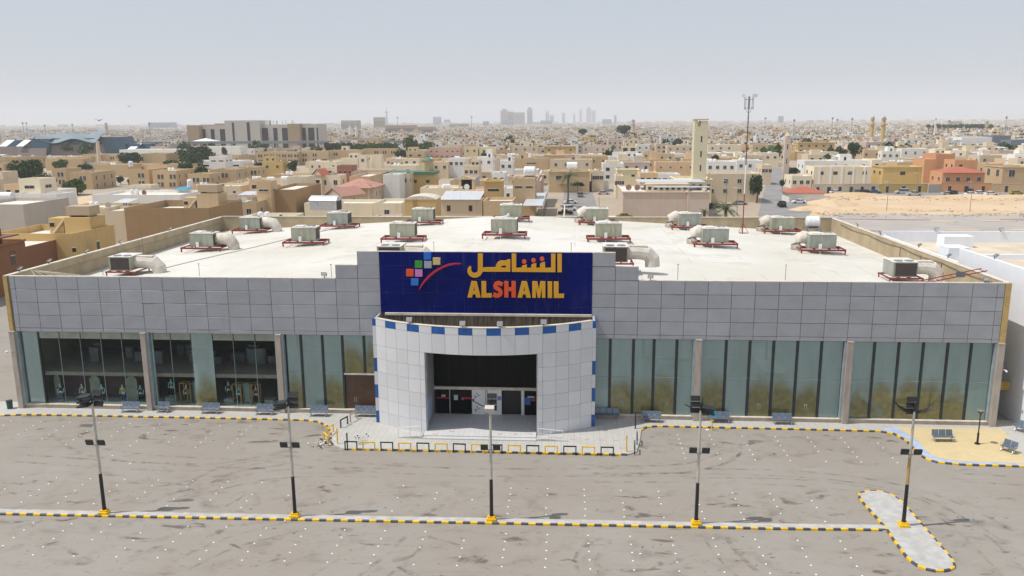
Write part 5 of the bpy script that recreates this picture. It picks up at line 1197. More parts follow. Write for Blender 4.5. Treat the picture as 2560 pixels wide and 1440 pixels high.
def stairhouse(h, x0, x1, y0, z0, tone, hh=3.2, tank=True):
    mb = MB(); mb.b2(x0, x1, y0, y0+5, z0, z0+hh); mb.b2(x0-4.0, x0, y0+1.5, y0+5, z0, z0+2.9); o = cobj(mb.build('stair_tower', M['plaster'], h), TN[tone])
    mb = MB()
    for k in range(10): mb.b2(x0-2.9+k*.28, x0-2.6+k*.28, y0+.3, y0+1.3, z0+k*.3, z0+k*.3+.28)
    mb.b2(x0-3.2, x0-3.0, y0+.3, y0+.45, z0, z0+.9); cobj(mb.build('outside_stair', M['plaster'], h), TN['cream'])
    put('door', windark(1.0, 2.0), h, (x0-.6, y0+1.49, z0+1.0)); put('window', windark(.9, .8), h, (x0-3.4, y0+1.49, z0+1.7))
    if tank: mb = MB(); mb.b2(x0+.2, x1-.3, y0+.6, y0+4, z0+hh+.35, z0+hh+2.0); mb.b2(x0+.6, x0+.9, y0+1, y0+3.6, z0+hh, z0+hh+.35); mb.b2(x1-1, x1-.7, y0+1, y0+3.6, z0+hh, z0+hh+.35); cobj(mb.build('concrete_tank', M['plaster'], h), (.5, .4, .28))
stairhouse(h, 2.0, 7.0, 6.5, 7.0, 'gold')
put('window', windark(.7, .7), h, (7.5, -.002, 5.2)); put('door', windark(.9, 2), h, (9.0, 5, 5), R(90))
h = hpx(-90, 57, 511, 9.0, 17.5, 'grey', 'long grey-beige block with a bare windowless side behind the golden house', (0, 0), '', side='')
h = hpx(310, 521, 520, 8.6, 19, 'brown', 'wide plain brown house with high parapet and ladder tower, behind the left roof corner', (0, 0), '', side='', ph=1.6)
stairhouse(h, 3.0, 8.2, 9, 7.0, 'tan', 4.0)
h = hpx(225, 312, 527, 7.5, 12, 'beige', 'beige house under a pale curved tin roof left of the wide brown house', (0, 0), 'w', side='R')
h = hpx(28, 100, 484, 7.0, 8, 'white', 'small white roof cabin with door and window, far left', (2, 1), 'g', wsz=(1.2, 1.2))
h = hpx(102, 140, 486, 7.6, 9, 'white', 'white block right of the small white cabin', (1, 1), '')
h = hpx(95, 150, 475, 6, 9, 'white', 'low white wall block with a small window, behind the white cabin', (1, 1), 'u')
h = hpx(45, 98, 447, 11, 8, 'palecream', 'cream tower block with dark slot window at the far left', (1, 1), '', wsz=(3.0, .9))
h = hpx(230, 450, 487, 5.5, 18, 'white', 'long low white-roofed building with rooftop units, left middle', (0, 0), 'uvd', side='')
h = hpx(323, 376, 463, 7, 6, 'palecream', 'pale cream box room above the long white roof', (0, 0), '')
h = hpx(640, 718, 497, 6.4, 11, 'tan', 'tan house with three small arched windows just behind the roof edge', (3, 1), 'ca', wsz=(1.0, 1.5))
h = hpx(664, 737, 474, 9.0, 24, 'brown', 'tall dark-sided brown house left of the white metal shed', (0, 0), '', side='R', wsz=(1.0, 1.4))
put('window', winmesh(1.1, 1.5), h, (3.9, 6, 5), R(90)); put('window', winmesh(1.1, 1.5), h, (3.9, 15, 5), R(90))
h = hpx(640, 676, 453, 11.5, 5, 'tan', 'square tan stair tower with a dark gap under its cap, behind the arched window house', (1, 1), '', wsz=(2.6, .5))
h = hpx(560, 640, 505, 6.5, 14, 'tan', 'tan flat house with pale fabric shade, right of the wide brown house', (2, 1), 'wd')
h = hpx(717, 766, 442, 10.5, 9, 'palecream', 'pale block with flat white front left of the gabled bell tower', (0, 0), '')
# pink gable house
P = atz(832, 478, 7.0); e = house('house', 'cream house with pink gable roof and arched side windows', aty(832, 478, P.y).x, P.y, 4.2, 11, 5.5, 'beige', (0, 0), '', side='')
def gable(e, w, d, z, h, mt, ov=.3):
    mb = MB(); x = w/2+ov; mb.v = [(-x, -ov, z), (x, -ov, z), (x, d+ov, z), (-x, d+ov, z), (0, -ov, z+h), (0, d+ov, z+h)]; mb.f = [(0, 4, 5, 3), (1, 2, 5, 4), (0, 3, 2, 1)]; mb.m = [0]*3; mb.build('gable_roof', M[mt], e)
    mb = MB(); mb.v = [(-w/2, -.01, z), (w/2, -.01, z), (0, -.01, z+h*.9), (-w/2, .02, z), (w/2, .02, z), (0, .02, z+h*.9)]; mb.f = [(0, 1, 2), (5, 4, 3)]; mb.m = [0, 0]; cobj(mb.build('gable_wall', M['plaster'], e), TN['beige'])
gable(e, 6.4, 11, 5.5, 2.4, 'tilep'); 
e.rotation_euler.z = R(-25)
for y in (3, 7): put('window', winmesh(.8, 1.4), e, (2.11, y, 3.8), R(90))
P = atz(790, 420, 12.0); e = house('bell_gable', 'narrow tower with red gable roof and round opening', aty(792, 420, P.y).x, P.y, 3.4, 8, 9.5, 'beige', (1, 1), 'k', cat='tower', wsz=(1.6, 2.0), side=''); gable(e, 4.2, 8, 9.5, 2.2, 'tile'); e.rotation_euler.z = R(-20)
h = hpx(798, 850, 438, 9.5, 8, 'palecream', 'cream house with dark balcony right of the red gabled tower', (2, 1), 'td', wsz=(1.2, 1.6))
P = atz(890, 458, 7.5); e = house('villa', 'villa with spreading pale pink hip roofs and columned porch', aty(890, 458, P.y).x, P.y, 12, 11, 6.3, 'beige', (4, 1), '', cat='villa', side='R', wsz=(1.0, 1.6)); hip(e, 12, 11, 6.3, 2.4, 'tilep', 1.0)
put('porch_hip', hip(e, 4.5, 4, 6.0, 2.0, 'tilep', .6, 'porch_roof').data, e, (3.2, -3.0, 0.2))
mb = MB()
for x in (1.5, 4.9): mb.tube([(x, -3.1, 0), (x, -3.1, 6)], .2, 8)
mb.build('column', M['ledge'], e)
h = hpx(873, 925, 441, 9.2, 24, 'tan', 'long brown-sided house with a row of narrow side windows behind the villa', (0, 0), '', side='R', wsz=(.8, 1.6))
for k in range(4): put('window', winmesh(.8, 1.7), h, (h.children[0].dimensions.x/2 if False else 2.8, 3+k*5, 5), R(90))
h = hpx(957, 998, 437, 9.5, 13, 'white', 'plain off-white box house right of the brown-sided one', (0, 0), '', side='R')
h = hpx(1000, 1022, 434, 9.3, 10, 'beige', 'narrow beige house with drain pipe left of the green roofed one', (1, 1), '')
P = atz(1052, 432, 9.0); h = house('house', 'ochre house with flat green roof edge and domed corner', aty(1054, 432, P.y).x, P.y, 9.5, 9, 8.4, 'ochre', (2, 2), 'k', side='R', wsz=(1.3, 1.2))
mb = MB(); mb.b2(-13.0, 5.2, -.7, 9, 8.41, 9.4); mb.build('green_eaves', M['greenroof'], h)
mb = MB(); mb.tube([(1.5, 5, 9.4), (1.5, 5, 13.2)], 2.2, 8); cobj(mb.build('corner_turret', M['plaster'], h), TN['tan']); mb = MB(); mb.tube([(1.5, 5, 13.2), (1.5, 5, 13.6), (1.5, 5, 14.4)], [2.5, 2.1, .6], 8); mb.build('turret_roof', M['greenroof'], h)
h = hpx(850, 893, 396, 8.5, 9, 'palecream', 'cream box house with upper box, left of the two pale towers', (0, 0), 's')
h = hpx(893, 950, 400, 7.5, 9, 'palecream', 'low cream house with several rooftop stacks', (3, 1), 'tvu')
h = hpx(930, 952, 387, 11.5, 5, 'palecream', 'thin cream stair tower in front of the buses', (0, 0), '')
h = hpx(897, 916, 388, 11.5, 5, 'palecream', 'thin cream tower left of its twin', (1, 1), '')
h = hpx(842, 880, 414, 10, 8, 'brick', 'brick-red box house with three small windows', (3, 1), 'k', wsz=(.8, .8))
h = hpx(878, 896, 430, 8.5, 14, 'pinkd', 'low red-brown wing with pink flat roof beside the brick-red box', (0, 0), '', side='R')
h = hpx(655, 706, 404, 8.5, 9, 'ochre', 'ochre house with rooftop room, left of the round dark tree', (2, 1), 's')
h = hpx(875, 975, 425, 8, 11, 'beige', 'long beige wall house below the thin cream towers', (0, 0), 'u')
P = atz(1035, 452, 10); e = house('house', 'peach house with an arched roof pavilion holding a round dish', aty(1030, 474, 90).x, atz(1030, 474, 7).y, 15, 12, 7.0, 'peach', (2, 1), 'g', side='R')
mb = MB(); x0 = -.5; z0 = 6.2
mb.b2(x0-2.4, x0-1.7, 6, 9.5, z0, z0+3.4); mb.b2(x0+1.7, x0+2.4, 6, 9.5, z0, z0+3.4)
mb.v += [(x0-2.6, 5.9, z0+3.4), (x0+2.6, 5.9, z0+3.4), (x0, 5.9, z0+4.4), (x0-2.6, 9.6, z0+3.4), (x0+2.6, 9.6, z0+3.4), (x0, 9.6, z0+4.4)]; n = len(mb.v)-6; mb.f += [(n, n+1, n+2), (n+5, n+4, n+3), (n, n+2, n+5, n+3), (n+1, n+4, n+5, n+2), (n, n+3, n+4, n+1)]; mb.m += [0]*5
cobj(mb.build('arched_pavilion', M['plaster'], e), TN['tan']); put('satellite_dish', dishmesh(), e, (x0, 7, z0)); mb = MB(); mb.b2(x0-1.7, x0+1.7, 9, 9.2, z0, z0+3.3); mb.build('pavilion_back', M['dark'], e)
h = hpx(1050, 1150, 470, 7.5, 12, 'palecream', 'house with white flat roof and long horizontal tank', (2, 1), 'hu')
h = hpx(1140, 1186, 447, 9.2, 15, 'grey', 'pale grey box house with pink side and many roof units', (0, 0), 'udd', side='R')
h = hpx(1120, 1208, 482, 7.2, 12, 'peach', 'peach house with jutting white window canopies', (2, 1), 'c', wsz=(1.6, 1.8))
h = hpx(1210, 1254, 452, 11.4, 8, 'gold', 'golden stair tower with wide overhanging cap and shaded opening', (1, 1), 'ck', wsz=(3.0, .6))
h = hpx(1208, 1282, 502, 7.5, 11, 'tan', 'tan parapet house below the golden stair tower', (0, 0), '')
# barrel-topped tan house with ladder
P = atz(1050, 495, 8.4); e = house('house', 'tan house with curved white top and rusty wall ladder', aty(1050, 495, P.y).x, P.y, 8.0, 8, 8.0, 'gold', (0, 0), 'M', side='R')
mb = MB(); n = 10
prof = [(-4.1+8.2*i/n, 8.0+.9*math.sin(math.pi*i/n)**.6) for i in range(n+1)]
for (xa, za), (xb, zb) in zip(prof, prof[1:]): mb.quad([(xa, -.1, za), (xb, -.1, zb), (xb, 8.1, zb), (xa, 8.1, za)])
mb.quad([(x, -.1, z) for x, z in prof]); mb.build('barrel_roof', M['ledge'], e)
mb = MB(); mb.tube([(-1.6, -.12, 2), (-1.6, -.12, 7.8)], .04, 4); mb.tube([(-1.0, -.12, 2), (-1.0, -.12, 7.8)], .04, 4)
for k in range(14): mb.tube([(-1.6, -.12, 2.2+k*.4), (-1.0, -.12, 2.2+k*.4)], .03, 4)
mb.build('wall_ladder', M['redsteel'], e)
h = hpx(1095, 1205, 498, 6.5, 13, 'beige', 'house under white corrugated roof with pale fence along its edge', (2, 1), 'k', wsz=(1.0, 1.6))
mb = MB(); W = 5.6; mb.v = [(-W, -.5, 6.3), (W, -.5, 6.3), (W, 12, 7.6), (-W, 12, 7.6), (-W, -.5, 6.45), (W, -.5, 6.45), (W, 12, 7.75), (-W, 12, 7.75)]; mb.f = [(0, 3, 2, 1), (4, 5, 6, 7), (0, 1, 5, 4), (1, 2, 6, 5), (2, 3, 7, 6), (3, 0, 4, 7)]; mb.m = [0]*6; mb.build('corrugated_roof', M['metalroof'], h)
h = hpx(760, 930, 508, 5.2, 12, 'palecream', 'low cream house behind the back parapet, under the metal shed', (0, 0), 'u', side='')
h = hpx(932, 1003, 508, 5.6, 14, 'palecream', 'low cream wall house left of the curved top house', (1, 1), 'g', side='')
# barrel shed
P = atz(806, 503, 7.8); e = empty('metal_shed', (aty(806, 503, P.y+3).x, P.y+3, 5.2), R(-8), 'white corrugated shed with barrel roof and dark door end', 'shed'); foot.append((e.location.x, e.location.y+2, 5, 4))
mb = MB(); mb.b2(-3.6, 3.6, 0, 4, 0, 2.5)
for k in range(30): mb.b2(-3.55+k*.245, -3.47+k*.245, -.04, -.001, .05, 2.5)
mb.build('wall', M['metalroof'], e)
mb = MB(); n = 10; prof = [(0+4.2*i/n-.1, 2.5+1.1*math.sin(math.pi*i/n)**.7) for i in range(n+1)]
for (ya, za), (yb, zb) in zip(prof, prof[1:]): mb.quad([(-3.75, ya, za), (3.75, ya, za), (3.75, yb, zb), (-3.75, yb, zb)])
mb.quad([(3.7, y, z) for y, z in prof]); mb.quad([(-3.7, y, z) for y, z in prof]); mb.build('barrel_roof', M['metalroof'], e)
mb = MB(); mb.b2(3.605, 3.65, .5, 3.5, 0, 2.3); mb.build('door', M['dark'], e)
# right of the street
h = hpx(1282, 1338, 446, 11.0, 10, 'tan', 'tan tower house with slot windows under the big white tank', (2, 1), 'k', wsz=(2.0, .5), side='R')
tk = tank_sphere('water_tank', (h.location.x+1.5, h.location.y+4, 10.2), 'big ribbed white tank on the tan tower house by the street', 1.5, 3)
h = hpx(1340, 1352, 452, 8.6, 30, 'pinkd', 'pink-sided house along the street with white shaded roof', (0, 0), 'w', side='R')
h = hpx(1372, 1474, 428, 8.2, 15, 'tan', 'two storey tan house with wide balcony behind the palm', (2, 1), 'cb', wsz=(2.2, 1.5))
h = hpx(1376, 1480, 399, 8.2, 13, 'beige', 'wide beige house with dark side and dishes behind the balcony house', (4, 1), 'du')
h = hpx(1284, 1372, 396, 8.2, 12, 'tan', 'tan flat house with a long dark slot, above the big ribbed tank', (1, 1), 'kt', wsz=(5, .6))
h = hpx(1507, 1560, 409, 8.8, 14, 'white', 'tall white house with paired dark windows, right of the street end', (2, 2), 'k', wsz=(1.6, 1.5))
h = hpx(1543, 1598, 424, 7.2, 11, 'yellow', 'pale yellow low house with coping beside the tall white house', (2, 1), 'ck', wsz=(1.4, .9))
h = hpx(1430, 1522, 455, 3.4, 6, 'white', 'white street wall with dark garage door and palm beside it', (0, 0), 'g', side='', cat='garage', name='garage')
put('garage_door', windark(4.5, 2.9), h, (1.5, -.003, 1.5)); put('gate', windark(1.6, 2.6), h, (-5, -.003, 1.4))
h = hpx(1514, 1548, 402, 10, 8, 'palecream', 'pale cream house with slot windows left of the yellow arches', (2, 1), 'k', wsz=(1.6, .4))
# large school-like building
h = hpx(1558, 1718, 479, 7.2, 26, 'pink', 'large low pinkish building with blank wall and white shed roofs, behind the back parapet', (0, 0), 'uuddc', side='', cat='school', name='school_building', ph=.5)
mb = MB(); mb.b2(-2, 10.5, 6, 12, 6.7, 9.0); cobj(mb.build('upper_block', M['plaster'], h), TN['beige'])
mb = MB(); mb.b2(-4, 16, 11, 22, 9.0, 9.2); mb.b2(0, 16, 2, 5, 8.2, 8.35); mb.build('white_roof', M['metalroof'], h)
for k in range(7): put('window', windark(.9, .9), h, (-1+k*1.7, 5.99, 7.7))
for k in range(3): cobj(put('satellite_dish', dishmesh(), h, (-7+k*2.4, 8, 6.7), .3*k), (.36, .22, .18))
h2 = hpx(1720, 1774, 479, 7.3, 24, 'pink', 'right wing of the pinkish building, slightly forward with a slanted shadow', (0, 0), 'c', side='')
mb = MB(); P = atz(1612, 548, 1.5); e = empty('yellow_wall', (aty(1612, 530, 92).x, 92, 0), 0, 'yellow yard wall with grey railing on top behind the back parapet', 'wall')
mb.b2(-10, 7.5, 0, .2, 0, 3.2); cobj(mb.build('masonry', M['plaster'], e), TN['gold']); mb = MB()
for k in range(8): mb.b2(-10+k*2.5, -9.93+k*2.5, .05, .12, 3.2, 4.8)
mb.b2(-10, 7.5, .06, .1, 4.7, 4.8); mb.build('railing', M['greym'], e)
mb = MB()
for k in range(70): mb.b2(-9.9+k*.25, -9.87+k*.25, .07, .1, 3.2, 4.7)
mb.build('wire_screen', M['pillarm'], e)
tank_sphere('water_tank', (aty(1531, 512, 95).x, 95, 5.0), 'white double tank left of the yellow yard wall', 1.0, 2)
for px, py, z, y_, lb in ((12, 472, 6.5, 140, 'big white horizontal tank at the left edge'), (1430, 452, 8.3, 262, 'white horizontal tank over the balcony house')):
    P = aty(px, py, y_); o = put('water_tank', tankmesh('h'), None, (P.x, y_, z)); o.scale = (1.7,)*3; tag(o, lb, 'water tank')
for px, y_, z, lb in ((326, 300, 7.6, 'tall upright white tank between the flats and the plain block'), (470, 210, 5.2, 'upright white tank beside the blue tarp')):
    o = put('water_tank', tankmesh('v'), None, (aty(px, 400, y_).x, y_, z)); o.scale = (1.6,)*3; tag(o, lb, 'water tank')
mb = MB(); mb.v = [(-2.6, 0, 0), (2.2, 0, 0), (2.6, 3, .6), (-1.6, 3, .6), (-2.6, .1, -.12), (2.2, .1, -.12), (2.6, 3.1, .48), (-1.6, 3.1, .48)]; mb.f = [(0, 1, 2, 3), (7, 6, 5, 4), (0, 4, 5, 1), (1, 5, 6, 2), (2, 6, 7, 3), (3, 7, 4, 0)]; mb.m = [0]*6
o = mb.build('tarpaulin', flat('bright_blue_tarp', (.02, .3, .5)), None, loc=(aty(452, 468, 190).x, 190, 5.9)); tag(o, 'bright blue tarpaulin on a roof behind the ladder tower', 'tarpaulin')
e = empty('carport', (-9.2, 146, 0), 0, 'grey metal carport roof along the street wall', 'carport'); mb = MB(); mb.b2(-3.4, 2.0, 0, 40, 4.9, 5.05); mb.b2(2.0, 2.2, 0, 40, 4.3, 6.0); mb.build('roof', M['metalroof'], e); mb = MB()
for k in range(6): mb.b2(1.8, 1.95, k*7.5, k*7.5+.15, 0, 4.9)
mb.build('post', M['greym'], e); foot.append((e.location.x, 166, 4, 21))
e = empty('street_wall', (aty(1420, 500, 110).x-1.2, 84, 0), 0, 'tan wall with brown doors along the left side of the street', 'wall'); mb = MB(); mb.b2(0, .3, 0, 80, 0, 3.4); cobj(mb.build('masonry', M['plaster'], e), TN['cream'])
for k in range(6): put('door', windark(1.3, 2.4), e, (.302, 6+k*12, 1.25), R(90))
# square minaret
P = atz(1751, 440, 1.0); mx = aty(1751, 380, 195).x
e = empty('minaret', (mx, 195, 0), 0, 'tall square pale yellow minaret with narrow slit windows', 'minaret'); foot.append((mx, 197, 5, 5))
top = atz(1751, 308, 0); H = CH+(312-316)/2031*266+.6
mb = MB(); mb.b2(-2.1, 2.1, 0, 4.2, 0, 25.3); cobj(mb.build('shaft', M['plaster'], e), (.68, .61, .43), 0)
mb = MB(); mb.b2(-2.1, -1.1, 0, 4.2, 25.3, 27.2); mb.b2(-.2, 2.1, 0, 4.2, 25.3, 27.0); mb.b2(-1.1, -.2, .8, 4.2, 25.3, 26.6); cobj(mb.build('belfry', M['plaster'], e), (.68, .61, .43), 0)
mb = MB(); mb.b2(-2.25, 2.25, -.15, 4.35, 27.2, 27.6); cobj(mb.build('cap', M['plaster'], e), (.55, .45, .25), 0)
for z in (21.3, 16.6, 12.2, 7.8): put('window', windark(.42, 1.9), e, (.2, -.002, z))
h = hpx(1690, 1780, 448, 8.8, 16, 'yellow', 'yellow-cream mosque hall with low white roof at the minaret foot', (5, 1), 'ac', cat='mosque', name='mosque_hall', wsz=(1.0, 1.8))
h = hpx(1765, 1900, 434, 9.6, 14, 'beige', 'beige three storey house with scattered square windows near the mast', (4, 2), 'u', wsz=(1.3, 1.3), side='L')
h = hpx(1768, 1840, 404, 9.6, 14, 'white', 'white house with railed roof terrace right of the minaret', (4, 1), 'vu')
h = hpx(1842, 1908, 401, 9, 12, 'white', 'white house with round tank and dark arch, behind the mast', (3, 1), 'v')
h = hpx(1640, 1740, 405, 8.0, 10, 'peach', 'peach house row with tiny twin windows left of the minaret', (4, 1), 'u', wsz=(.8, .8))
h = hpx(1555, 1592, 366, 9.5, 10, 'yellow', 'yellow house with two dark arched openings', (2, 1), 'ka', wsz=(3.2, 3.0))
h = hpx(1592, 1625, 361, 10.5, 12, 'white', 'white house with small square windows right of the yellow arches', (2, 2), 'k', wsz=(1.2, 1.2))
h = hpx(1458, 1528, 365, 9.5, 12, 'pink', 'pinkish house with small triangular gable and grey entry, mid distance', (5, 1), '', wsz=(1.0, 1.6))
h = hpx(1360, 1440, 366, 9.0, 12, 'gold', 'golden house with shaded top band, mid distance', (3, 1), 'kc', wsz=(1.4, 1.2))
h = hpx(1280, 1345, 365, 9.0, 12, 'beige', 'beige house with a row of three windows above the tan slot house', (3, 1), 't')
h = hpx(1668, 1735, 364, 9.0, 12, 'beige', 'beige house with three round-headed windows left of the minaret', (4, 1), 'a', wsz=(1.2, 1.4))
h = hpx(1770, 1855, 362, 9.2, 13, 'palecream', 'pale house with four paired windows right of the minaret', (4, 1), 'h')
# right-hand street row
h = hpx(1882, 1963, 362, 9.5, 13, 'tan', 'tan house with square windows left of the pink minaret', (4, 1), 'k', wsz=(1.4, 1.2))
h = hpx(1995, 2087, 356, 11.0, 13, 'gold', 'large golden two storey house with five shuttered windows', (5, 2), 'ckb', wsz=(1.6, 1.3))
e = empty('minaret', (aty(1967, 400, 285).x, 285, 0), 0, 'slim pinkish minaret with pointed top left of the golden house', 'minaret'); foot.append((e.location.x, 286, 3, 3))
mb = MB(); mb.b2(-1.1, 1.1, 0, 2.2, 0, 19.5); cobj(mb.build('shaft', M['plaster'], e), TN['pink']); mb = MB(); mb.tube([(0, 1.1, 19.5), (0, 1.1, 20.6), (0, 1.1, 22)], [1.2, 1.3, .05], 8); cobj(mb.build('cap', M['plaster'], e), TN['pink'])
for z in (16, 10): put('window', windark(.4, 2.2), e, (0, -.002, z))
h = hpx(2036, 2180, 417, 8.6, 13, 'palecream', 'cream house with four dark windows and pilasters facing the sand lot', (4, 1), 'k', wsz=(1.7, 1.3), side='L')
mb = MB()
for k in range(5): x = -9+k*4.4; mb.b2(x-.35, x+.35, -.15, 0, 0, 8.5)
cobj(mb.build('pilaster', M['plaster'], h), TN['white'])
h = hpx(2012, 2090, 402, 9.5, 12, 'white', 'white house behind the cream pilaster house with dark garage roof', (2, 1), 'gu')
h = hpx(2092, 2182, 401, 9.6, 12, 'white', 'white block with rooftop shed right behind the cream pilaster house', (2, 1), 'wt')
h = hpx(2208, 2306, 417, 8.6, 12, 'ochre', 'ochre-yellow house with three barred windows facing the sand lot', (3, 1), 'kc', wsz=(2.0, 1.4), side='L')
h = hpx(2180, 2206, 399, 10, 12, 'palecream', 'tall narrow cream house between the pilaster house and the ochre one', (1, 2), 'k')
h = hpx(2312, 2342, 398, 10.2, 12, 'orange', 'salmon-orange side block left of the red roofed house', (0, 0), '', side='')
h = hpx(2341, 2388, 385, 12.0, 14, 'orange', 'tall orange tower block behind the red tiled roof', (0, 0), '', side='')
h = hpx(2388, 2445, 400, 10.4, 10, 'orange', 'lower orange upper floor right of the tall orange tower', (2, 1), 'k')
P = atz(2410, 431, 7.2); h = house('house', 'orange house with red tiled hip roof facing the sand lot', aty(2410, 431, P.y).x, P.y, aty(2463, 431, P.y).x-aty(2357, 431, P.y).x, 11, 7.1, 'orange', (4, 1), 'g', side='L', wsz=(1.4, 1.5)); hip(h, 13.4, 11, 7.1, 2.0, 'tile', .9)
h = hpx(2508, 2600, 417, 9.0, 14, 'tan', 'tan house with two arched windows at the right edge', (2, 1), 'ac', wsz=(2.2, 2.6), side='L')
h = hpx(2464, 2508, 409, 8.8, 12, 'tan', 'tan side wing with small windows right of the red roofed house', (2, 1), '')
h = hpx(2255, 2322, 372, 9.5, 12, 'white', 'white house with arched windows behind the ochre house', (3, 1), 'a', wsz=(1.0, 1.6))
h = hpx(2483, 2528, 339, 13, 22, 'bluegrey', 'dark blue-grey windowless hall at the right, far behind', (0, 0), '', side='', cat='hall', name='hall')
h = hpx(2405, 2480, 343, 12, 20, 'white', 'long white hall left of the blue-grey one', (0, 0), '', side='', cat='hall', name='hall')
h = hpx(2528, 2620, 350, 10.5, 16, 'bluegrey', 'lower blue-grey hall at the right edge, far behind', (0, 0), '', side='', cat='hall', name='hall')
# kiosk with red hip roof
P = atz(2008, 503, .1); h = house('kiosk', 'white single storey kiosk with red hip roof beside the street', P.x, atz(2008, 502, 0).y-6, 11.5, 9, 3.2, 'white', (2, 1), 'k', cat='kiosk', side='', wsz=(.8, .4)); hip(h, 11.5, 9, 3.2, 1.9, 'tile', .6)
# garden walls of the right row
def ywall(a, b, z, tone, lb, n=4, arches=True):
    A, B = atz(*a), atz(*b); w = (B-A).length; e = empty('garden_wall', ((A.x+B.x)/2, (A.y+B.y)/2, 0), math.atan2(B.y-A.y, B.x-A.x), lb, 'wall')
    mb = MB(); mb.b2(-w/2, w/2, 0, .3, 0, z); mb.b2(-w/2-.05, w/2+.05, -.06, .36, z, z+.15); cobj(mb.build('masonry', M['plaster'], e), TN[tone])
    for k in range(n): put('gate' if k % 2 else 'niche', windark(1.4 if k % 2 else 1.1, 2.4), e, (-w/2+w*(k+.5)/n, -.003, 1.25))
    foot.append((e.location.x, e.location.y, w/2, 2))
ywall((2030, 484), (2196, 482), 3.4, 'beige', 'beige garden wall with niches and a black gate in front of the pilaster house', 6)
ywall((2198, 482), (2318, 481), 3.2, 'ochre', 'ochre garden wall with green gate in front of the ochre house', 3)
ywall((2320, 482), (2352, 481), 3.0, 'grey', 'grey shuttered garage between ochre and orange walls', 0)
ywall((2352, 481), (2478, 481), 3.4, 'orange', 'orange garden wall with brown doors in front of the red roofed house', 3)
ywall((2480, 481), (2620, 481), 3.2, 'tan', 'tan garden wall at the right edge', 2)
# left compound of tan flats with white framed windows
TNA = 'apt'
for (l, r, t, z, d, f, w, lb) in ((172, 229, 431, 7.2, 18, '', (1, 2), 'tan flats block above the round green bush, left'), (128, 163, 422, 8.0, 12, '', (1, 2), 'narrow tan flats block right of the big left tree'), (380, 440, 427, 7.6, 17, 'vv', (2, 2), 'tan flats block with tanks on top, in the middle of the left compound'), (320, 371, 424, 8.0, 14, 'd', (1, 2), 'tan flats block left of the one with tanks'),
        (352, 414, 384, 8.6, 20, 'd', (0, 0), 'plain windowless tan block with a dish, left compound'), (112, 205, 397, 7, 14, '', (2, 1), 'low tan block with long dark verandas, far left'), (15, 60, 393, 7.5, 22, '', (1, 1), 'low tan block at the left edge below the station'), (205, 300, 386, 7, 14, 'v', (2, 1), 'tan roofed block right of the pale chimney column'),
        (236, 320, 412, 6.5, 14, 'v', (0, 0), 'reddish tan block with arabesque wall behind the flats'), (523, 590, 424, 7.5, 14, '', (1, 1), 'tan block beside the arched stone entrance'), (640, 744, 380, 8.8, 12, '', (7, 2), 'long tan flats with a row of white framed windows'), (745, 820, 378, 9.0, 12, '', (3, 2), 'tan flats continuing right of the long row'),
        (822, 905, 376, 8.8, 12, '', (3, 1), 'pale tan flats below the row of trees'), (906, 990, 372, 9.0, 12, '', (4, 1), 'far end of the tan flats below the row of trees'), (595, 640, 418, 7.5, 12, 'u', (2, 1), 'tan flat house above the white shaded one'), (470, 523, 435, 6.6, 12, '', (2, 1), 'low tan house with long shade below the dark trees')):
    hpx(l, r, t, z, d, TNA, lb, w, f+'p' if w[0] else f, cat='flats', name='flats_block', wsz=(1.1, 1.9), side='R')
h = hpx(298, 470, 374, 7, 22, 'white', 'long white low building right of the station', (0, 0), 'u', side='', cat='hall', name='hall')
h = hpx(475, 600, 403, 6, 18, 'white', 'white low building with dark window band below the offices', (5, 1), 'k', wsz=(4, .9), side='', cat='hall', name='hall')
h = hpx(522, 562, 391, 9.5, 10, 'white', 'upper white storey with slot windows on the white low building', (2, 1), 'k', wsz=(2.5, .6))
h = hpx(478, 600, 366, 9, 14, 'white', 'white podium building with tent roof in front of the offices', (0, 0), '', side='', cat='hall', name='hall')
h = hpx(1072, 1150, 369, 10.5, 13, 'pinkd', 'pinkish-grey block with small window rows, right of the bright tree', (6, 2), 'k', wsz=(1.0, .9))
h = hpx(1160, 1195, 368, 10, 11, 'yellow', 'pale yellow house with two faint window groups', (2, 1), '')
h = hpx(1198, 1240, 368, 10, 11, 'yellow', 'second pale yellow house with roof tank, right of its twin', (2, 1), 'v')
for (l, r, t, z, tn, f, lb) in ((1122, 1160, 396, 9.5, 'white', 'h', 'white house with rooftop box above the green roofed house'), (1192, 1232, 393, 10, 'white', 'T', 'white house with tall centre tower, middle distance'), (1250, 1282, 402, 9.6, 'white', 't', 'white house with arcade left of the big ribbed tank'), (1160, 1196, 415, 8.5, 'cream', 's', 'cream house with white box room, middle distance'), (1230, 1262, 432, 8, 'white', 'u', 'white flat house with tiny roof units, middle distance'),
        (1080, 1120, 405, 8, 'cream', 'u', 'cream flat house right of the green roofed turret'), (1600, 1645, 432, 8, 'peach', 'v', 'peach house with pale tank left of the minaret foot'), (1480, 1510, 428, 8, 'beige', 'd', 'beige house with a big grey dish at the street end'), (1905, 1930, 412, 8.5, 'beige', '', 'beige house at the start of the right street'),
        (2100, 2160, 372, 9, 'pink', 's', 'pink-beige house right of the dark round tree'), (2205, 2250, 378, 9.5, 'white', 't', 'white stepped house left of the arched white one'), (2160, 2200, 375, 10, 'tan', 'u', 'tan house with tan tower between white ones'), (2450, 2505, 388, 9, 'beige', 'v', 'beige house above the orange upper floor'), (1980, 2030, 440, 5, 'palecream', '', 'low cream yard building left of the pilaster house'), (1540, 1560, 440, 8, 'cream', '', 'cream side house left of the pinkish school')):
    hpx(l, r, t, z, 12, tn, lb, (rnd.randint(2, 3), 1), f)

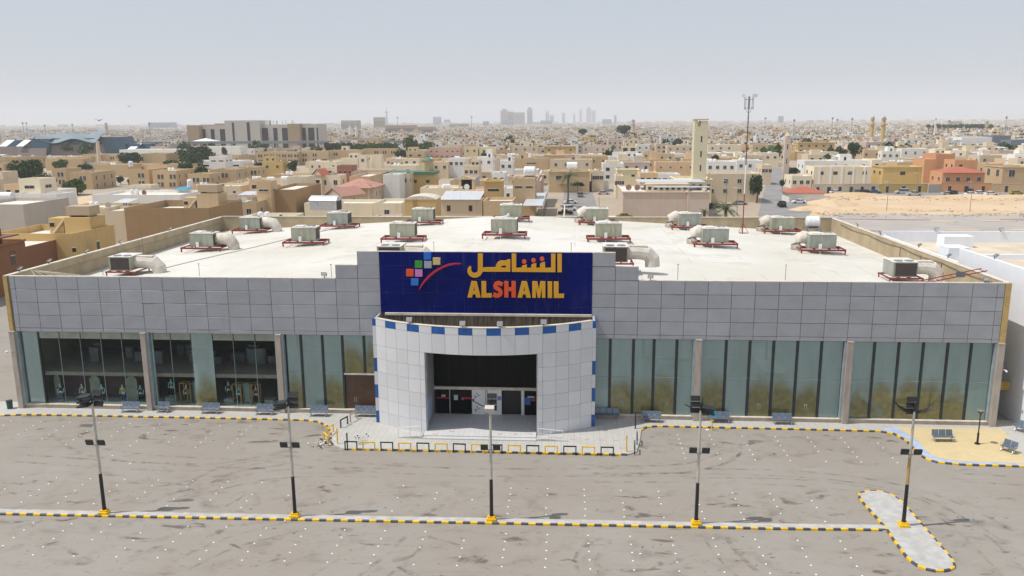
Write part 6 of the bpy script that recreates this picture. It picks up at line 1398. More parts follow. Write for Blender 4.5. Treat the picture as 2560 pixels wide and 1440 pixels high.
# ------------------------------------------------------------------ station with wave roof
def X(px, y): return aty(px, 360, y).x
SY = 640
st = empty('metro_station', (X(165, SY), SY, 0), 0, 'metro station with wavy pale roof over dark blue glass wings', 'station')
ox = X(165, SY); foot.append((ox, SY+15, 75, 22))
def zy(py, y, px=165):
    d = ray(px, py); return CH+d.z*((y+CD)/d.y)
mb = MB(); n = 70; x0, x1 = X(60, SY), X(268, SY); fr, bk, nseg = [], [], 8
def top(t): # height profile left to right
    pts = [(0, 328), (.24, 337.5), (.5, 332.5), (.76, 336.5), (1, 323)]
    for (a, b), (c, d_) in zip(pts, pts[1:]):
        if t <= c: return b+(d_-b)*(.5-.5*math.cos(math.pi*(t-a)/(c-a)))
    return pts[-1][1]
def bot(t):
    pts = [(0, 331), (.36, 358), (.6, 347), (.84, 357), (1, 329)]
    for (a, b), (c, d_) in zip(pts, pts[1:]):
        if t <= c: return b+(d_-b)*(.5-.5*math.cos(math.pi*(t-a)/(c-a)))
    return pts[-1][1]
for i in range(n+1):
    t = i/n; x = x0+(x1-x0)*t-ox
    for j in range(nseg+1):
        s = j/nseg; y = -2+34*s; zf, zt = zy(bot(t), SY-2), zy(top(t), SY+18); z = zf+(zt-zf)*math.sin(s*math.pi*.62)
        mb.v.append((x-.6*y, y, z))
for i in range(n):
    for j in range(nseg): a = i*(nseg+1)+j; mb.f.append((a, a+nseg+1, a+nseg+2, a+1)); mb.m.append(0)
mb.build('wave_roof', M['stroof'], st, smooth=True)
mb = MB()
def sb(l, r, t, b, y0, dp, mi=0, lean=0):
    a, c = X(l, SY)-ox, X(r, SY)-ox; z1, z0 = zy(t, SY), max(0, zy(b, SY)); n = len(mb.v)
    mb.v += [(a, y0, z0), (c, y0, z0), (c, y0+dp, z0), (a, y0+dp, z0), (a+lean, y0+2, z1), (c+lean, y0+2, z1), (c+lean, y0+dp, z1), (a+lean, y0+dp, z1)]
    for f in ((4, 5, 6, 7), (0, 1, 5, 4), (1, 2, 6, 5), (2, 3, 7, 6), (3, 0, 4, 7)): mb.f.append(tuple(n+i for i in f)); mb.m.append(mi)
sb(120, 262, 346, 395, 3, 22); sb(262, 318, 343, 385, 0, 20, lean=-5); sb(-10, 42, 350, 366, 4, 16, lean=6); sb(72, 122, 347, 386, -3, 18, lean=2); sb(300, 372, 360, 380, 2, 14)
sb(330, 352, 360, 376, -4, 8)
mb.build('glass_wing', M['bluegl'], st)
mb = MB(); sb(50, 120, 370, 388, -5, 6); sb(120, 262, 362, 395, 0, 2.5); sb(310, 470, 362, 376, 8, 10); sb(-20, 50, 366, 390, 2, 10); mb.build('concourse_wall', simple('station_brown_wall', (.2, .17, .16), .8), st)
mb = MB()
for l, r in ((5, 30), (48, 72), (322, 345)):
    a, c = X(l, SY)-ox, X(r, SY)-ox; zt, zb = zy(349 if l < 300 else 360, SY), zy(365 if l < 300 else 375, SY); mb.quad([(a, -5, zb), (c-2, -5, zb), (c+4, -1, zt), (a+6, -1, zt)])
mb.build('pale_roof_light', M['metalroof'], st)
mb = MB(); mb.b2(X(40, 700), X(1010, 700)-0, 700, 709, 8.2, 10.6)
o = mb.build('deck', M['greym']); o.name = 'viaduct'; tag(o, 'long grey elevated metro viaduct running behind the station and offices', 'viaduct')
mb = MB()
for k in range(18): x = X(300, 700)+k*22; mb.b2(x-1, x+1, 703, 706, 0, 8.19)
p_ = mb.build('pier', M['conc'], o); p_['kind'] = 'stuff'
# chimney column
p = atz(241, 405, 0); y = 470
e = empty('chimney_column', (X(244, y), y, 0), 0, 'tall pale brown round column in front of the station', 'column'); mb = MB(); mb.tube([(0, 0, 0), (0, 0, zy(357, y)), (0, 0, zy(353, y))], [1.5, 1.1, 1.35], 12); cobj(mb.build('shaft', M['plaster'], e), TN['beige'])

# ------------------------------------------------------------------ office complex
OY = 760
of = empty('office_complex', (X(634, OY), OY, 0), 0, 'big tan and pale office complex with tall dark window slots', 'office building'); ox = X(634, OY); foot.append((ox, OY+25, 72, 32))
def ob(l, r, t, dy, dp, mt, name):
    mb = MB(); a, c = X(l, OY+dy)-ox, X(r, OY+dy)-ox; mb.b2(a, c, dy, dy+dp, 0, zy(t, OY+dy)); return mb.build(name, M[mt], of)
for (l, r, t, dy, dp, mt, nm) in ((470, 500, 315, 0, 40, 'officet', 'tan_block'), (500, 568, 317, 8, 30, 'officew', 'pale_block'), (565, 652, 304, 4, 34, 'officew', 'pale_block'), (652, 726, 315, 10, 28, 'officew', 'pale_block'), (721, 751, 313, -2, 40, 'officet', 'tan_block'), (751, 797, 314, 6, 30, 'officew', 'pale_block'), (540, 566, 311, 20, 20, 'officet', 'tan_block'), (655, 668, 309, 24, 14, 'officet', 'tan_block')):
    ob(l, r, t, dy, dp, mt, nm)
for (l, r, t, dy) in ((500, 516, 325, 7.8), (529, 538, 325, 7.8), (552, 566, 325, 7.8), (583, 588, 309, 3.8), (620, 627, 309, 3.8), (657, 672, 323, 9.8), (685, 695, 323, 9.8), (707, 722, 323, 9.8), (752, 766, 323, 5.8), (772, 787, 323, 5.8), (793, 797, 323, 5.8)):
    mb = MB(); a, c = X(l, OY+dy)-ox, X(r, OY+dy)-ox; mb.b2(a, c, dy, dy+.19, 1, zy(t, OY+dy)); mb.build('window_slot', M['darkgl'], of)
mb = MB()
for k in range(16): x = rnd.uniform(X(575, OY)-ox, X(725, OY)-ox); mb.tube([(x, 15, 20), (x, 15, 29.5+rnd.random())], .8, 8)
o_ = mb.build('roof_dish', M['white'], of)
# white tent
mb = MB(); y = OY-30; p = X(515, y); mb.v = [(p-12, y-8, 10), (p+12, y-8, 10), (p+12, y+8, 10), (p-12, y+8, 10), (p, y, zy(347, y))]; mb.f = [(0, 1, 4), (1, 2, 4), (2, 3, 4), (3, 0, 4)]; mb.m = [0]*4; o = mb.build('tent_roof', M['white']); tag(o, 'white peaked tent roof in front of the offices', 'tent')

# ------------------------------------------------------------------ trees
def crown(name, mt, rx, rz, n, seed, leaf=.5, lobes=7):
    r = random.Random(seed); mb = MB(); L = [(r.uniform(-.55, .55)*rx, r.uniform(-.55, .55)*rx, r.uniform(-.45, .5)*rz, r.uniform(.42, .68)) for _ in range(lobes)]
    for _ in range(n):
        lx, ly, lz, s = r.choice(L); u = r.uniform(-1, 1); a = r.uniform(0, 6.283); q = math.sqrt(1-u*u); rr = r.uniform(.6, 1.06)
        x, y, z = lx+q*math.cos(a)*rx*s*rr, ly+q*math.sin(a)*rx*s*rr, lz+u*rz*s*rr
        d = Vector((r.uniform(-1, 1), r.uniform(-1, 1), r.uniform(-.3, 1))).normalized(); u_ = d.orthogonal().normalized()*leaf*r.uniform(.5, 1.1); w_ = d.cross(u_).normalized()*leaf*r.uniform(.4, .9)
        c = Vector((x, y, z)); mb.quad([c-u_-w_, c+u_-w_*.6, c+u_*.8+w_, c-u_*.7+w_])
    return mb.mesh(name, M[mt])
CR = {('d', k): crown('crown', 'leafd', 1, 1, 2200, k, .095, 9) for k in range(3)}
CR.update({('m', k): crown('crown', 'leafm', 1, 1, 2200, 10+k, .09, 8) for k in range(3)})
mb = MB(); mb.tube([(0, 0, 0), (.02, 0, .5), (0, 0, 1)], [.06, .045, .03], 7)
for k in range(5): a = k*1.26; mb.tube([(0, 0, .55+k*.06), (.35*math.cos(a), .35*math.sin(a), 1.0+k*.04)], [.03, .012], 5)
TR = mb.mesh('trunk', M['trunk'])
def tree(px, pt, pb, wpx, y, kind, label, name='tree', k=None):
    y = min(y, atz(px, pb+7, 0).y); x = X(px, y); s = (y+CD)/2031*1.02; rx = wpx*s/2; zt = zy(pt, y, px); zb = max(0.2, zy(pb, y, px)); zb = max(.6, zb-(zt-zb)*.35); rz = max(1.0, (zt-zb)/2)
    e = empty(name, (x, y, 0), 0, label, 'tree'); c = put('crown', CR[(kind, rnd.randrange(3) if k is None else k)], e, (0, 0, (zt+zb)/2), rnd.random()*6); c.scale = (rx, rx, rz)
    t = put('trunk', TR, e); t.scale = (rz*1.4, rz*1.4, (zt+zb)/2*1.0)
for a in ((68, 398, 452, 82, 330, 'd', 'big dark tree at the left, upper part'), (45, 418, 468, 60, 320, 'd', 'dark tree in front of the big one at far left'), (100, 430, 470, 50, 318, 'd', 'dark tree between the big left tree and the flats'), (180, 442, 480, 66, 265, 'm', 'round bright green bush tree in front of the flats'), (145, 398, 420, 34, 390, 'm', 'small green tree above the narrow flats block'), (205, 408, 422, 34, 380, 'd', 'small tree with tanks behind it'),
          (330, 380, 405, 55, 430, 'd', 'greyish green tree under the white hall'), (500, 364, 402, 84, 450, 'd', 'large dark tree clump below the offices, top'), (478, 385, 425, 50, 420, 'd', 'dark tree at the left of the large clump'), (420, 400, 430, 60, 370, 'd', 'dark tree behind the flats with tanks'), (490, 415, 456, 46, 330, 'd', 'dark tree right of the flats, lowest of the clump'), (460, 405, 440, 40, 350, 'd', 'dark tree in the middle of the clump'),
          (325, 440, 462, 42, 290, 'm', 'thin olive green tree in front of the left compound'), (292, 438, 455, 20, 310, 'd', 'tiny round shrub by the parked van'), (560, 367, 390, 14, 560, 'd', 'slender cypress by the white podium'), (727, 400, 422, 26, 330, 'd', 'round dark tree left of the cream box house'), (1002, 370, 390, 26, 470, 'd', 'round clipped dark tree left of the bright one'),
          (1028, 336, 376, 32, 480, 'm', 'tall bright green tree on the skyline of houses'), (1058, 360, 382, 36, 500, 'm', 'lower green tree right of the tall bright one'), (1065, 352, 370, 36, 520, 'm', 'light green tree beside the pinkish block'), (645, 405, 418, 22, 340, 'd', 'small tree at the left end of the flats row'),
          (1900, 436, 482, 30, 205, 'd', 'dark green tree right of the beige three storey house'), (2137, 354, 382, 30, 350, 'd', 'dark tree between white houses on the right'), (1962, 447, 462, 14, 250, 'd', 'small round street tree by the kiosk'), (1990, 418, 434, 30, 290, 'd', 'low tree behind the kiosk wall'), (2070, 382, 395, 16, 320, 'm', 'small tree by the golden house'), (1790, 386, 396, 16, 300, 'd', 'round shrub on the terrace right of the minaret'),
          (1560, 312, 330, 34, 900, 'd', 'far dark trees left of the minaret top'), (1455, 320, 332, 24, 1000, 'd', 'far grey-green trees in the middle distance'), (-8, 385, 410, 26, 430, 'd', 'tree cut by the left edge below the station'), (1445, 455, 463, 30, 240, 'd', 'small flat-topped tree beside the garage')):
    tree(*a)
for k in range(22):
    px = 815+k*8.2+rnd.uniform(-2, 2); tree(px, 355+rnd.uniform(0, 3), 374, rnd.uniform(12, 20), 560+rnd.uniform(-12, 12), 'd' if rnd.random() < .75 else 'm', 'dark street tree in the row above the tan flats')
for o in [o for o in bpy.data.objects if o.get('label') == 'dark street tree in the row above the tan flats']: o['group'] = 'row of street trees above the flats'
for k in range(18):
    px = 2320+k*9+rnd.uniform(-3, 3); tree(px, 309+rnd.uniform(0, 2), 319, rnd.uniform(9, 16), 1250+rnd.uniform(-60, 60), 'd', 'far tree in the green belt behind the twin minarets')
    bpy.data.objects[-1]
for o in [o for o in bpy.data.objects if o.get('label') == 'far tree in the green belt behind the twin minarets']: o['group'] = 'far green belt on the right'
def palm(px, pt, pb, y, wpx, label, z0=0):
    x = X(px, y); s = (y+CD)/2031; r = wpx*s/2; zt = zy(pt, y, px); e = empty('palm_tree', (x, y, 0), 0, label, 'palm tree'); zc = max(z0+.5, zt-r*.55)
    mb = MB(); mb.tube([(0, 0, 0), (.05, 0, zc*.5), (0, 0, zc)], [.35, .25, .28], 8); mb.build('trunk', M['trunk'], e)
    for k in range(34):
        mb = MB(); a = k*2.4+rnd.random()*.4; el = rnd.uniform(-.25, 1.25); L = r*rnd.uniform(.85, 1.15); pts = []
        for j in range(7):
            t = j/6; pts.append(Vector((math.cos(a)*L*t*math.cos(el*.7), math.sin(a)*L*t*math.cos(el*.7), math.sin(el)*L*t-1.0*L*.55*t*t)))
        for p, q in zip(pts, pts[1:]):
            d = (q-p).normalized(); sd_ = d.cross(Vector((0, 0, 1))).normalized()
            for s2 in (-1, 1):
                for u in (0, .5):
                    b = p.lerp(q, u); tip = b+sd_*s2*L*.17+d*L*.1+Vector((0, 0, -.04*L)); mb.quad([b, b+d*L*.045, tip])
            mb.quad([p-sd_*.03*L/2, p+sd_*.03*L/2, q+sd_*.02*L/2, q-sd_*.02*L/2])
        o = mb.build('frond', M['leafp'], e); o.location.z = zc
palm(1822, 500, 548, 88, 84, 'large low palm tree behind the back parapet near the mast'); palm(1421, 424, 480, 190, 62, 'palm tree at the corner of the street beside the garage'); palm(1768, 520, 545, 90, 34, 'smaller palm half hidden left of the large palm')

# ------------------------------------------------------------------ cars
def car_proto(kind):
    L, W, H, cab = {'sedan': (4.6, 1.8, 1.42, [(-1.55, .88), (-1.0, 1.38), (.45, 1.42), (1.2, .95)]), 'suv': (4.9, 1.95, 1.85, [(-2.2, 1.0), (-2.0, 1.78), (.6, 1.85), (1.35, 1.15)]), 'pickup': (5.2, 1.85, 1.75, [(-.6, 1.05), (-.45, 1.7), (.75, 1.72), (1.45, 1.12)])}[kind]
    e = empty('parked_car', (0, 0, 0), 0, 'x', 'car', 'parked cars'); hz = cab[0][1] if kind != 'sedan' else .88
    mb = MB(); prof = [(-L/2, .3), (-L/2+.03, hz-.12), (-L/2+.25, hz), (cab[0][0], hz), (cab[3][0], cab[3][1]-.05), (L/2-.25, hz-.14), (L/2, hz-.35), (L/2-.02, .3)]
    k = len(prof); mb.v = [(x, -W/2, z) for x, z in prof]+[(x, W/2, z) for x, z in prof]
    for i in range(k): j = (i+1) % k; mb.f.append((i, i+k, j+k, j)); mb.m.append(0)
    mb.f += [tuple(range(k)), tuple(range(2*k-1, k-1, -1))]; mb.m += [0, 0]
    if kind == 'pickup': mb.b2(-L/2+.1, -.7, -W/2+.1, W/2-.1, hz, hz+.04)
    body = mb.build('body', M['plaster'], e)
    mb = MB(); i_ = .17; lo, hi = cab[0], cab[3]
    mb.v = [(lo[0], -W/2+.05, lo[1]), (hi[0], -W/2+.05, hi[1]-.06), (cab[2][0], -W/2+i_, cab[2][1]-.06), (cab[1][0], -W/2+i_, cab[1][1]-.06), (lo[0], W/2-.05, lo[1]), (hi[0], W/2-.05, hi[1]-.06), (cab[2][0], W/2-i_, cab[2][1]-.06), (cab[1][0], W/2-i_, cab[1][1]-.06)]
    mb.f = [(0, 1, 2, 3), (7, 6, 5, 4), (1, 5, 6, 2), (0, 3, 7, 4), (3, 2, 6, 7)]; mb.m = [0]*5; mb.build('windows', M['winglass'], e)
    mb = MB(); mb.b2(cab[1][0]-.02, cab[2][0]+.02, -W/2+i_-.02, W/2-i_+.02, cab[1][1]-.06, cab[2][1]); 
    for xx in (cab[1][0], (cab[1][0]+cab[2][0])/2): 
        for s in (-1, 1): mb.b2(xx-.04, xx+.04, s*(W/2-.1)-.05, s*(W/2-.1)+.05, hz, cab[1][1])
    mb.build('roof', M['plaster'], e)
    for x in (-L/2+.85, L/2-.9):
        for s in (-1, 1): mb = MB(); mb.tube([(x, s*(W/2-.18), .33), (x, s*(W/2+.02), .33)], .33, 12); mb.build('wheel', M['blackm'], e); 
    mb = MB()
    for s in (-1, 1): mb.b2(L/2-.1, L/2+.01, s*.62-.16, s*.62+.16, hz-.42, hz-.3)
    mb.build('headlight', M['chrome'], e)
    return e
CP = {k: car_proto(k) for k in ('sedan', 'suv', 'pickup')}; cu_ = set()
def car(px, py, kind, c, ang, label):
    p = atz(px, py, .02)
    if kind in cu_: e = copy_tree(CP[kind], p, R(ang), label)
    else: e = CP[kind]; cu_.add(kind); e.location = p; e.rotation_euler.z = R(ang); e['label'] = label
    for ch in e.children:
        if ch.name.startswith(('body', 'roof')): ch.color = (*c, 1)
W_, BK, SV, BL, GR = (.75, .75, .75), (.015, .016, .018), (.45, .46, .48), (.05, .14, .3), (.2, .2, .2)
for a in ((1423, 527, 'suv', W_, 4, 'white off-roader parked by the wall at the near end of the street'), (1414, 536, 'sedan', BK, 4, 'black car parked nearest the back parapet beside the white off-roader'), (1418, 518, 'sedan', SV, 6, 'silver car parked between white ones along the street wall'), (1427, 509, 'sedan', W_, 5, 'farthest white car parked against the street wall'), (1451, 492, 'suv', GR, 88, 'dark grey car parked alone in the middle of the street'), (1509, 486, 'sedan', SV, 2, 'silver saloon at the street junction in front of the garage'),
          (1954, 517, 'suv', BK, 88, 'black off-roader driving on the right street by the kiosk'), (1987, 500, 'suv', SV, 178, 'silver off-roader parked beside the kiosk'), (1997, 508, 'sedan', W_, 178, 'white saloon parked in front of the kiosk'), (2090, 484, 'sedan', W_, 0, 'white saloon at the left end of the garden walls'), (2147, 483, 'sedan', GR, 0, 'dark grey saloon before the beige garden wall'), (2167, 484, 'sedan', BK, 0, 'black saloon next to the blue car'),
          (2187, 484, 'sedan', BL, 0, 'blue car before the black gate'), (2255, 484, 'suv', SV, 178, 'large silver off-roader before the ochre garden wall'), (2284, 489, 'pickup', SV, 2, 'grey pickup at the edge of the sand lot'), (2370, 488, 'sedan', SV, 0, 'silver car behind the black one before the orange wall'), (2383, 489, 'suv', BK, 80, 'black car facing the camera before the orange wall'), (2425, 484, 'suv', BK, 70, 'black off-roader by the orange wall gate'), (2428, 489, 'sedan', W_, 3, 'white saloon in front of the black off-roader'), (2450, 486, 'sedan', W_, 10, 'white saloon right of the black off-roader'), (2477, 488, 'sedan', W_, 3, 'white saloon last in the line right of the orange wall'), (2540, 486, 'sedan', (.35, .3, .02), 0, 'dark yellow taxi at the right edge'),
          (985, 389, 'suv', W_, 10, 'white bus-like van on the road above the cream towers'), (960, 400, 'suv', W_, 10, 'second white van with blue stripe above the cream towers'), (275, 452, 'suv', BK, 80, 'dark car parked under the shade between the flats'), (297, 450, 'suv', W_, 85, 'white van parked between the tan flats'), (1562, 545, 'sedan', (.3, .22, .05), 10, 'old car by the yellow yard wall'), (1780, 522, 'pickup', BK, 30, 'black pickup in the yard near the smaller palm'), (1850, 512, 'sedan', SV, 8, 'silver car behind the large palm')):
    car(*a)
for k, (px, py, hgt, lb) in enumerate(((2216, 532, 9, 'street light on the sand lot edge, left one'), (2424, 532, 9, 'street light on the sand lot edge, right one'), (2124, 486, 8, 'street light before the cream pilaster house'), (2290, 489, 8, 'street light at the grey pickup'), (1842, 540, 8, 'street light by the large palm'), (1815, 515, 8, 'thin post between palm and beige house'), (1497, 545, 6, 'lamp post by the street near the back parapet'))):
    p = atz(px, py, .02); e = empty('street_light', p, 0, lb, 'street light'); mb = MB(); mb.tube([(0, 0, 0), (0, 0, hgt)], [.1, .06], 6); mb.build('pole', M['greym'], e); mb = MB(); mb.tube([(0, 0, hgt), (-.9, 0, hgt+.15)], .04, 5); mb.b2(-1.3, -.8, -.12, .12, hgt+.1, hgt+.2); mb.build('head', M['white'], e)
# birds
for px, py, s, lb in ((247, 301, 1.1, 'dark bird with raised wings in the sky above the station'), (322, 266, .7, 'small bird gliding in the upper left sky')):
    p = aty(px, py, 60); mb = MB(); mb.v = [(-s, 0, .25*s), (0, -.15*s, 0), (s, 0, .35*s), (0, .25*s, 0), (0, -.45*s, 0), (0, .5*s, 0), (.12*s, 0, -.1*s)]; mb.f = [(0, 1, 3), (1, 2, 3), (4, 6, 5), (4, 1, 6), (1, 5, 6)]; mb.m = [0]*5; o = mb.build('bird', M['blackm'], None, loc=p); tag(o, lb, 'bird')

# ------------------------------------------------------------------ the rest of the town
pal = [('cream', 8), ('palecream', 6), ('tan', 7), ('beige', 7), ('pink', 4), ('white', 3), ('gold', 2), ('brown', 1), ('grey', 1), ('peach', 4), ('apt', 4), ('pinkd', 1)]
palw = [t for t, n in pal for _ in range(n)]
res = [(-62, 10, 60, -30), ]
def inpoly(x, y, P):
    c = False; n = len(P)
    for i in range(n):
        x1, y1 = P[i][:2]; x2, y2 = P[(i+1) % n][:2]
        if (y1 > y) != (y2 > y) and x < (x2-x1)*(y-y1)/(y2-y1)+x1: c = not c
    return c
blocked = [[(-56, -50), (90, -50), (90, 60), (-56, 60)], [(38, 50), (420, 50), (420, 234), (95, 238), (60, 150), (38, 150)], [(-6, 50), (12, 50), (12, 262), (-6, 262)], pxpoly([(1880, 560), (3600, 560), (3600, 479), (2000, 479), (1990, 440), (1920, 415), (1905, 480)]), [(12, 55), (42, 55), (42, 150), (12, 150)], [(-45, 249), (64, 245), (64, 262), (-45, 264)],
           pxpoly([(120, 500), (460, 500), (460, 462), (270, 440), (120, 462)]), pxpoly([(800, 378), (1010, 378), (1010, 368), (800, 368)]), pxpoly([(800, 400), (1070, 396), (1070, 384), (800, 390)])]
def free(x, y, hw, hd):
    for (a, b, c, d) in foot:
        if abs(x-a) < hw+c and abs(y-b) < hd+d: return False
    for P in blocked:
        for dx in (-hw, 0, hw):
            for dy in (-hd, 0, hd):
                if inpoly(x+dx, y+dy, P): return False
    return True
cand = []
def infov(x, y, z=8, mrg=60):
    px, py = proj((x, y, z)); return -mrg < px < 2560+mrg
y = 62.0
while y < 5200:
    cell = 17.5 if y < 900 else 20 if y < 2000 else 30
    halfw = (y+CD)*.72+40; x = -halfw+rnd.random()*cell; road = int(y/ (cell*2.2)) % 2
    while x < halfw:
        w = cell*rnd.uniform(.62, .86); d = cell*rnd.uniform(.6, .85)
        if int((x+20000)/(cell*5.4)) % 1 == 0 and ((x+20000) % (cell*5.4)) > cell*.55 and infov(x, y) and rnd.random() < (.95 if y < 1500 else .9):
            cand.append((x, y+rnd.uniform(-1.2, 1.2), w, d))
        x += cell*rnd.uniform(.92, 1.08)
    y += cell*(1.0 if road else 1.42)
cand = [c for c in cand if free(c[0], c[1]+c[3]/2, c[2]/2, c[3]/2)]
# keep the left compound and the station forecourt sparse
cand = [c for c in cand if not (c[0] < -70 and 255 < c[1] < 620 and rnd.random() < .45)]
cand.sort(key=lambda c: c[1])
def rect(x, y, w, h):
    a = proj((x-w/2, y, h)); b = proj((x+w/2, y, 0)); return (a[0], a[1], b[0], b[1])
HR = [(*r_, y) for r_, y in hero_rects]+[(-20, 325, 372, 414, SY), (468, 303, 800, 396, OY), (796, 350, 995, 374, 545), (20, 395, 112, 470, 318), (440, 362, 545, 452, 330), (150, 440, 216, 480, 265), (930, 384, 1075, 402, 430), (275, 440, 320, 465, 300)]
def maxh(x, y, w):
    top, lo = 9.5, proj((x, y, 0))[1]
    l, r = proj((x-w/2, y, 5))[0], proj((x+w/2, y, 5))[0]
    for (a, t, c, b, yy) in HR:
        if yy > y+2 and a < r-2 and c > l+2 and lo > t:
            lim = t+(b-t)*.72; z = CH-(lim-308)/2031*(y+CD); top = min(top, z)
    return top
cand = [(*c, maxh(c[0], c[1], c[2])) if c[1] < 800 else (*c, 9.5) for c in cand]
cand = [c for c in cand if c[4] > 3.2]
nhero = sum(1 for o in bpy.data.objects if o.parent is None and o.name.startswith('house'))
NI = max(60, 285-nhero)
marks = [('square minaret', 1750, 380), ('office complex', 634, 340), ('wavy roofed station', 165, 345), ('slim pinkish minaret', 1967, 390), ('pinkish school building', 1650, 480), ('green roofed house', 1040, 428), ('big ribbed tank', 1325, 425), ('villa with pink roofs', 890, 470), ('tall bright tree', 1028, 350), ('golden two storey house', 2040, 375), ('tall orange tower block', 2360, 400), ('twin minarets', 2190, 310), ('blue-grey hall', 2510, 350), ('left compound flats', 300, 440), ('ochre-yellow house', 2255, 440), ('tall white house', 1535, 420), ('pinkish-grey block', 1110, 380), ('wide brown house', 450, 530)]
cnt = {}
for i, (x, y, w, d, hm) in enumerate(cand[:NI]):
    t = rnd.choice(palw); near = y < 300; h = rnd.uniform(5.5, 7.6) if y < 200 else rnd.uniform(7.2, 9.2)
    f = ''.join(k for k, pr in (('t', .45 if hm > 8.5 else 0), ('T', .15 if hm > 9 else 0), ('h', .12), ('v', .15), ('d', .3), ('u', .75), ('c', .2), ('s', .22 if hm > 9 else 0), ('w', .12 if hm > 8 else 0), ('k', .5), ('a', .15)) if rnd.random() < pr)
    h = min(h, hm); px, py = proj((x, y, h)); mk = min(marks, key=lambda m_: abs(m_[1]-px)+2*abs(m_[2]-py))
    sd_ = 'left of' if px < mk[1]-25 else 'right of' if px > mk[1]+25 else ('behind' if py < mk[2] else 'before')
    ft = 'with tall stair tower' if 'T' in f else 'with stair tower' if 't' in f else 'with upper setback room' if 's' in f else 'with tin roof shelter' if 'w' in f else 'with roof tank' if ('h' in f or 'v' in f) else 'with roof dish' if 'd' in f else 'with bare flat roof'
    tw = {'palecream': 'pale cream', 'pinkd': 'dusky pink', 'apt': 'sandy brown', 'gold': 'golden'}.get(t, t)
    base = '%s house %s %s the %s' % (tw, ft, sd_, mk[0]); k = cnt.get(base, 0); cnt[base] = k+1
    lb = base if k == 0 else '%s %s house %s %s the %s' % (ords[min(k, 19)], tw, ft, sd_, mk[0])
    house('house', lb, x, y, w, d, h, t, (rnd.randint(2, 4), 1), f, rnd.uniform(-.04, .04), group='flat roofed houses of the town', detail=1, side='R' if x < -15 else 'L', wsz=(rnd.uniform(.9, 1.8), rnd.uniform(1.0, 1.5)))
# farther houses as one mass
FV, FF, FC, FM = [], [], [], []
def fbox(x0, x1, y0, y1, z0, z1, c, m_=0, topc=None):
    n = len(FV); FV.extend(((x0, y0, z0), (x1, y0, z0), (x1, y1, z0), (x0, y1, z0), (x0, y0, z1), (x1, y0, z1), (x1, y1, z1), (x0, y1, z1)))
    for k, f in enumerate(((4, 5, 6, 7), (0, 1, 5, 4), (1, 2, 6, 5), (3, 0, 4, 7))): FF.append(tuple(n+i for i in f)); FC.append(topc if (k == 0 and topc) else c); FM.append(m_)
DK = (.035, .032, .03)
for (x, y, w, d, hm) in cand[NI:]:
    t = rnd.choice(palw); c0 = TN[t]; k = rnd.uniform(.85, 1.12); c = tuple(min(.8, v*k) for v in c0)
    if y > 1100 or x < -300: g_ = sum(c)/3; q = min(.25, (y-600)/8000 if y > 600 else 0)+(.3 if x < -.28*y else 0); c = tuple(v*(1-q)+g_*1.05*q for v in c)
    if rnd.random() < .06: c = (.7, .69, .67)
    rc = (.72, .68, .61) if rnd.random() < .75 else (.5, .45, .38); h = rnd.uniform(6.8, 9.8) if rnd.random() < .94 else rnd.uniform(10, 14)
    h = min(h, hm) if hm < 9.4 else h
    x0, x1, y0, y1 = x-w/2, x+w/2, y, y+d
    fbox(x0, x1, y0, y1, 0, h-.7, c, 0, rc)
    if y < 2200:
        fbox(x0, x1, y0-.02, y0+.2, h-.7, h, c); fbox(x0, x0+.25, y0+.2, y1, h-.7, h, c); fbox(x1-.25, x1, y0+.2, y1, h-.7, h, c); fbox(x0+.25, x1-.25, y1-.2, y1, h-.7, h, c)
    if rnd.random() < .75 and hm > 9.4:
        tx = rnd.uniform(x0+1, x1-5); ty = y0+d*rnd.uniform(.2, .55); tw = rnd.uniform(3, 6); th = rnd.uniform(2.5, 4)
        fbox(tx, tx+tw, ty, ty+4, h-.7, h-.7+th, c if rnd.random() < .7 else (.66, .62, .55), 0, rc)
        if y < 1400: fbox(tx+tw*.3, tx+tw*.6, ty-.05, ty+.0, h-.6, h+1.2, DK)
    if rnd.random() < .35: tx = rnd.uniform(x0+1, x1-2); fbox(tx, tx+1.6, y0+d*.5, y0+d*.5+1.6, h-.7, h+1.2, (.78, .78, .78))
    for _ in range(rnd.choice((0, 1, 1, 2))): tx = rnd.uniform(x0+1, x1-2); fbox(tx, tx+rnd.uniform(1, 5), y0+1, y0+2.5, h-.7, h+.8, (.16, .13, .11) if rnd.random() < .6 else (.7, .7, .7))
    if y < 2600:
        nc = rnd.randint(2, 4); ww = rnd.uniform(.9, 2.0)
        for r in range(2):
            z = h-2.7-r*3.2
            if z < 1.5: break
            for k in range(nc):
                xx = x0+w*(k+.5)/nc; n = len(FV); FV.extend(((xx-ww/2, y0-.03, z-.7), (xx+ww/2, y0-.03, z-.7), (xx+ww/2, y0-.03, z+.7), (xx-ww/2, y0-.03, z+.7))); FF.append((n, n+1, n+2, n+3)); FC.append(DK); FM.append(0)
# very far belt, coarser blocks to the horizon
y = 5200
while y < 12500:
    halfw = (y+CD)*.72+100; x = -halfw
    while x < halfw:
        if infov(x, y) and rnd.random() < .8:
            w = rnd.uniform(25, 60); h = rnd.uniform(7, 14) if rnd.random() < .93 else rnd.uniform(16, 30); g_ = rnd.uniform(.42, .72); fbox(x, x+w, y, y+rnd.uniform(20, 50), 0, h, (g_, g_*.9, g_*.76))
        x += rnd.uniform(45, 95)
    y += rnd.uniform(70, 120)*(y/5200)**.8
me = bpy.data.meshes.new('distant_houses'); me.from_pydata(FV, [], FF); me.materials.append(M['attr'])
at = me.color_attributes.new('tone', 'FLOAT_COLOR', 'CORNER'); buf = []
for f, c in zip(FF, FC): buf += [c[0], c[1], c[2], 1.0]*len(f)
at.data.foreach_set('color', buf); o = bpy.data.objects.new('distant_houses', me); col.objects.link(o); tag(o, kind='stuff')
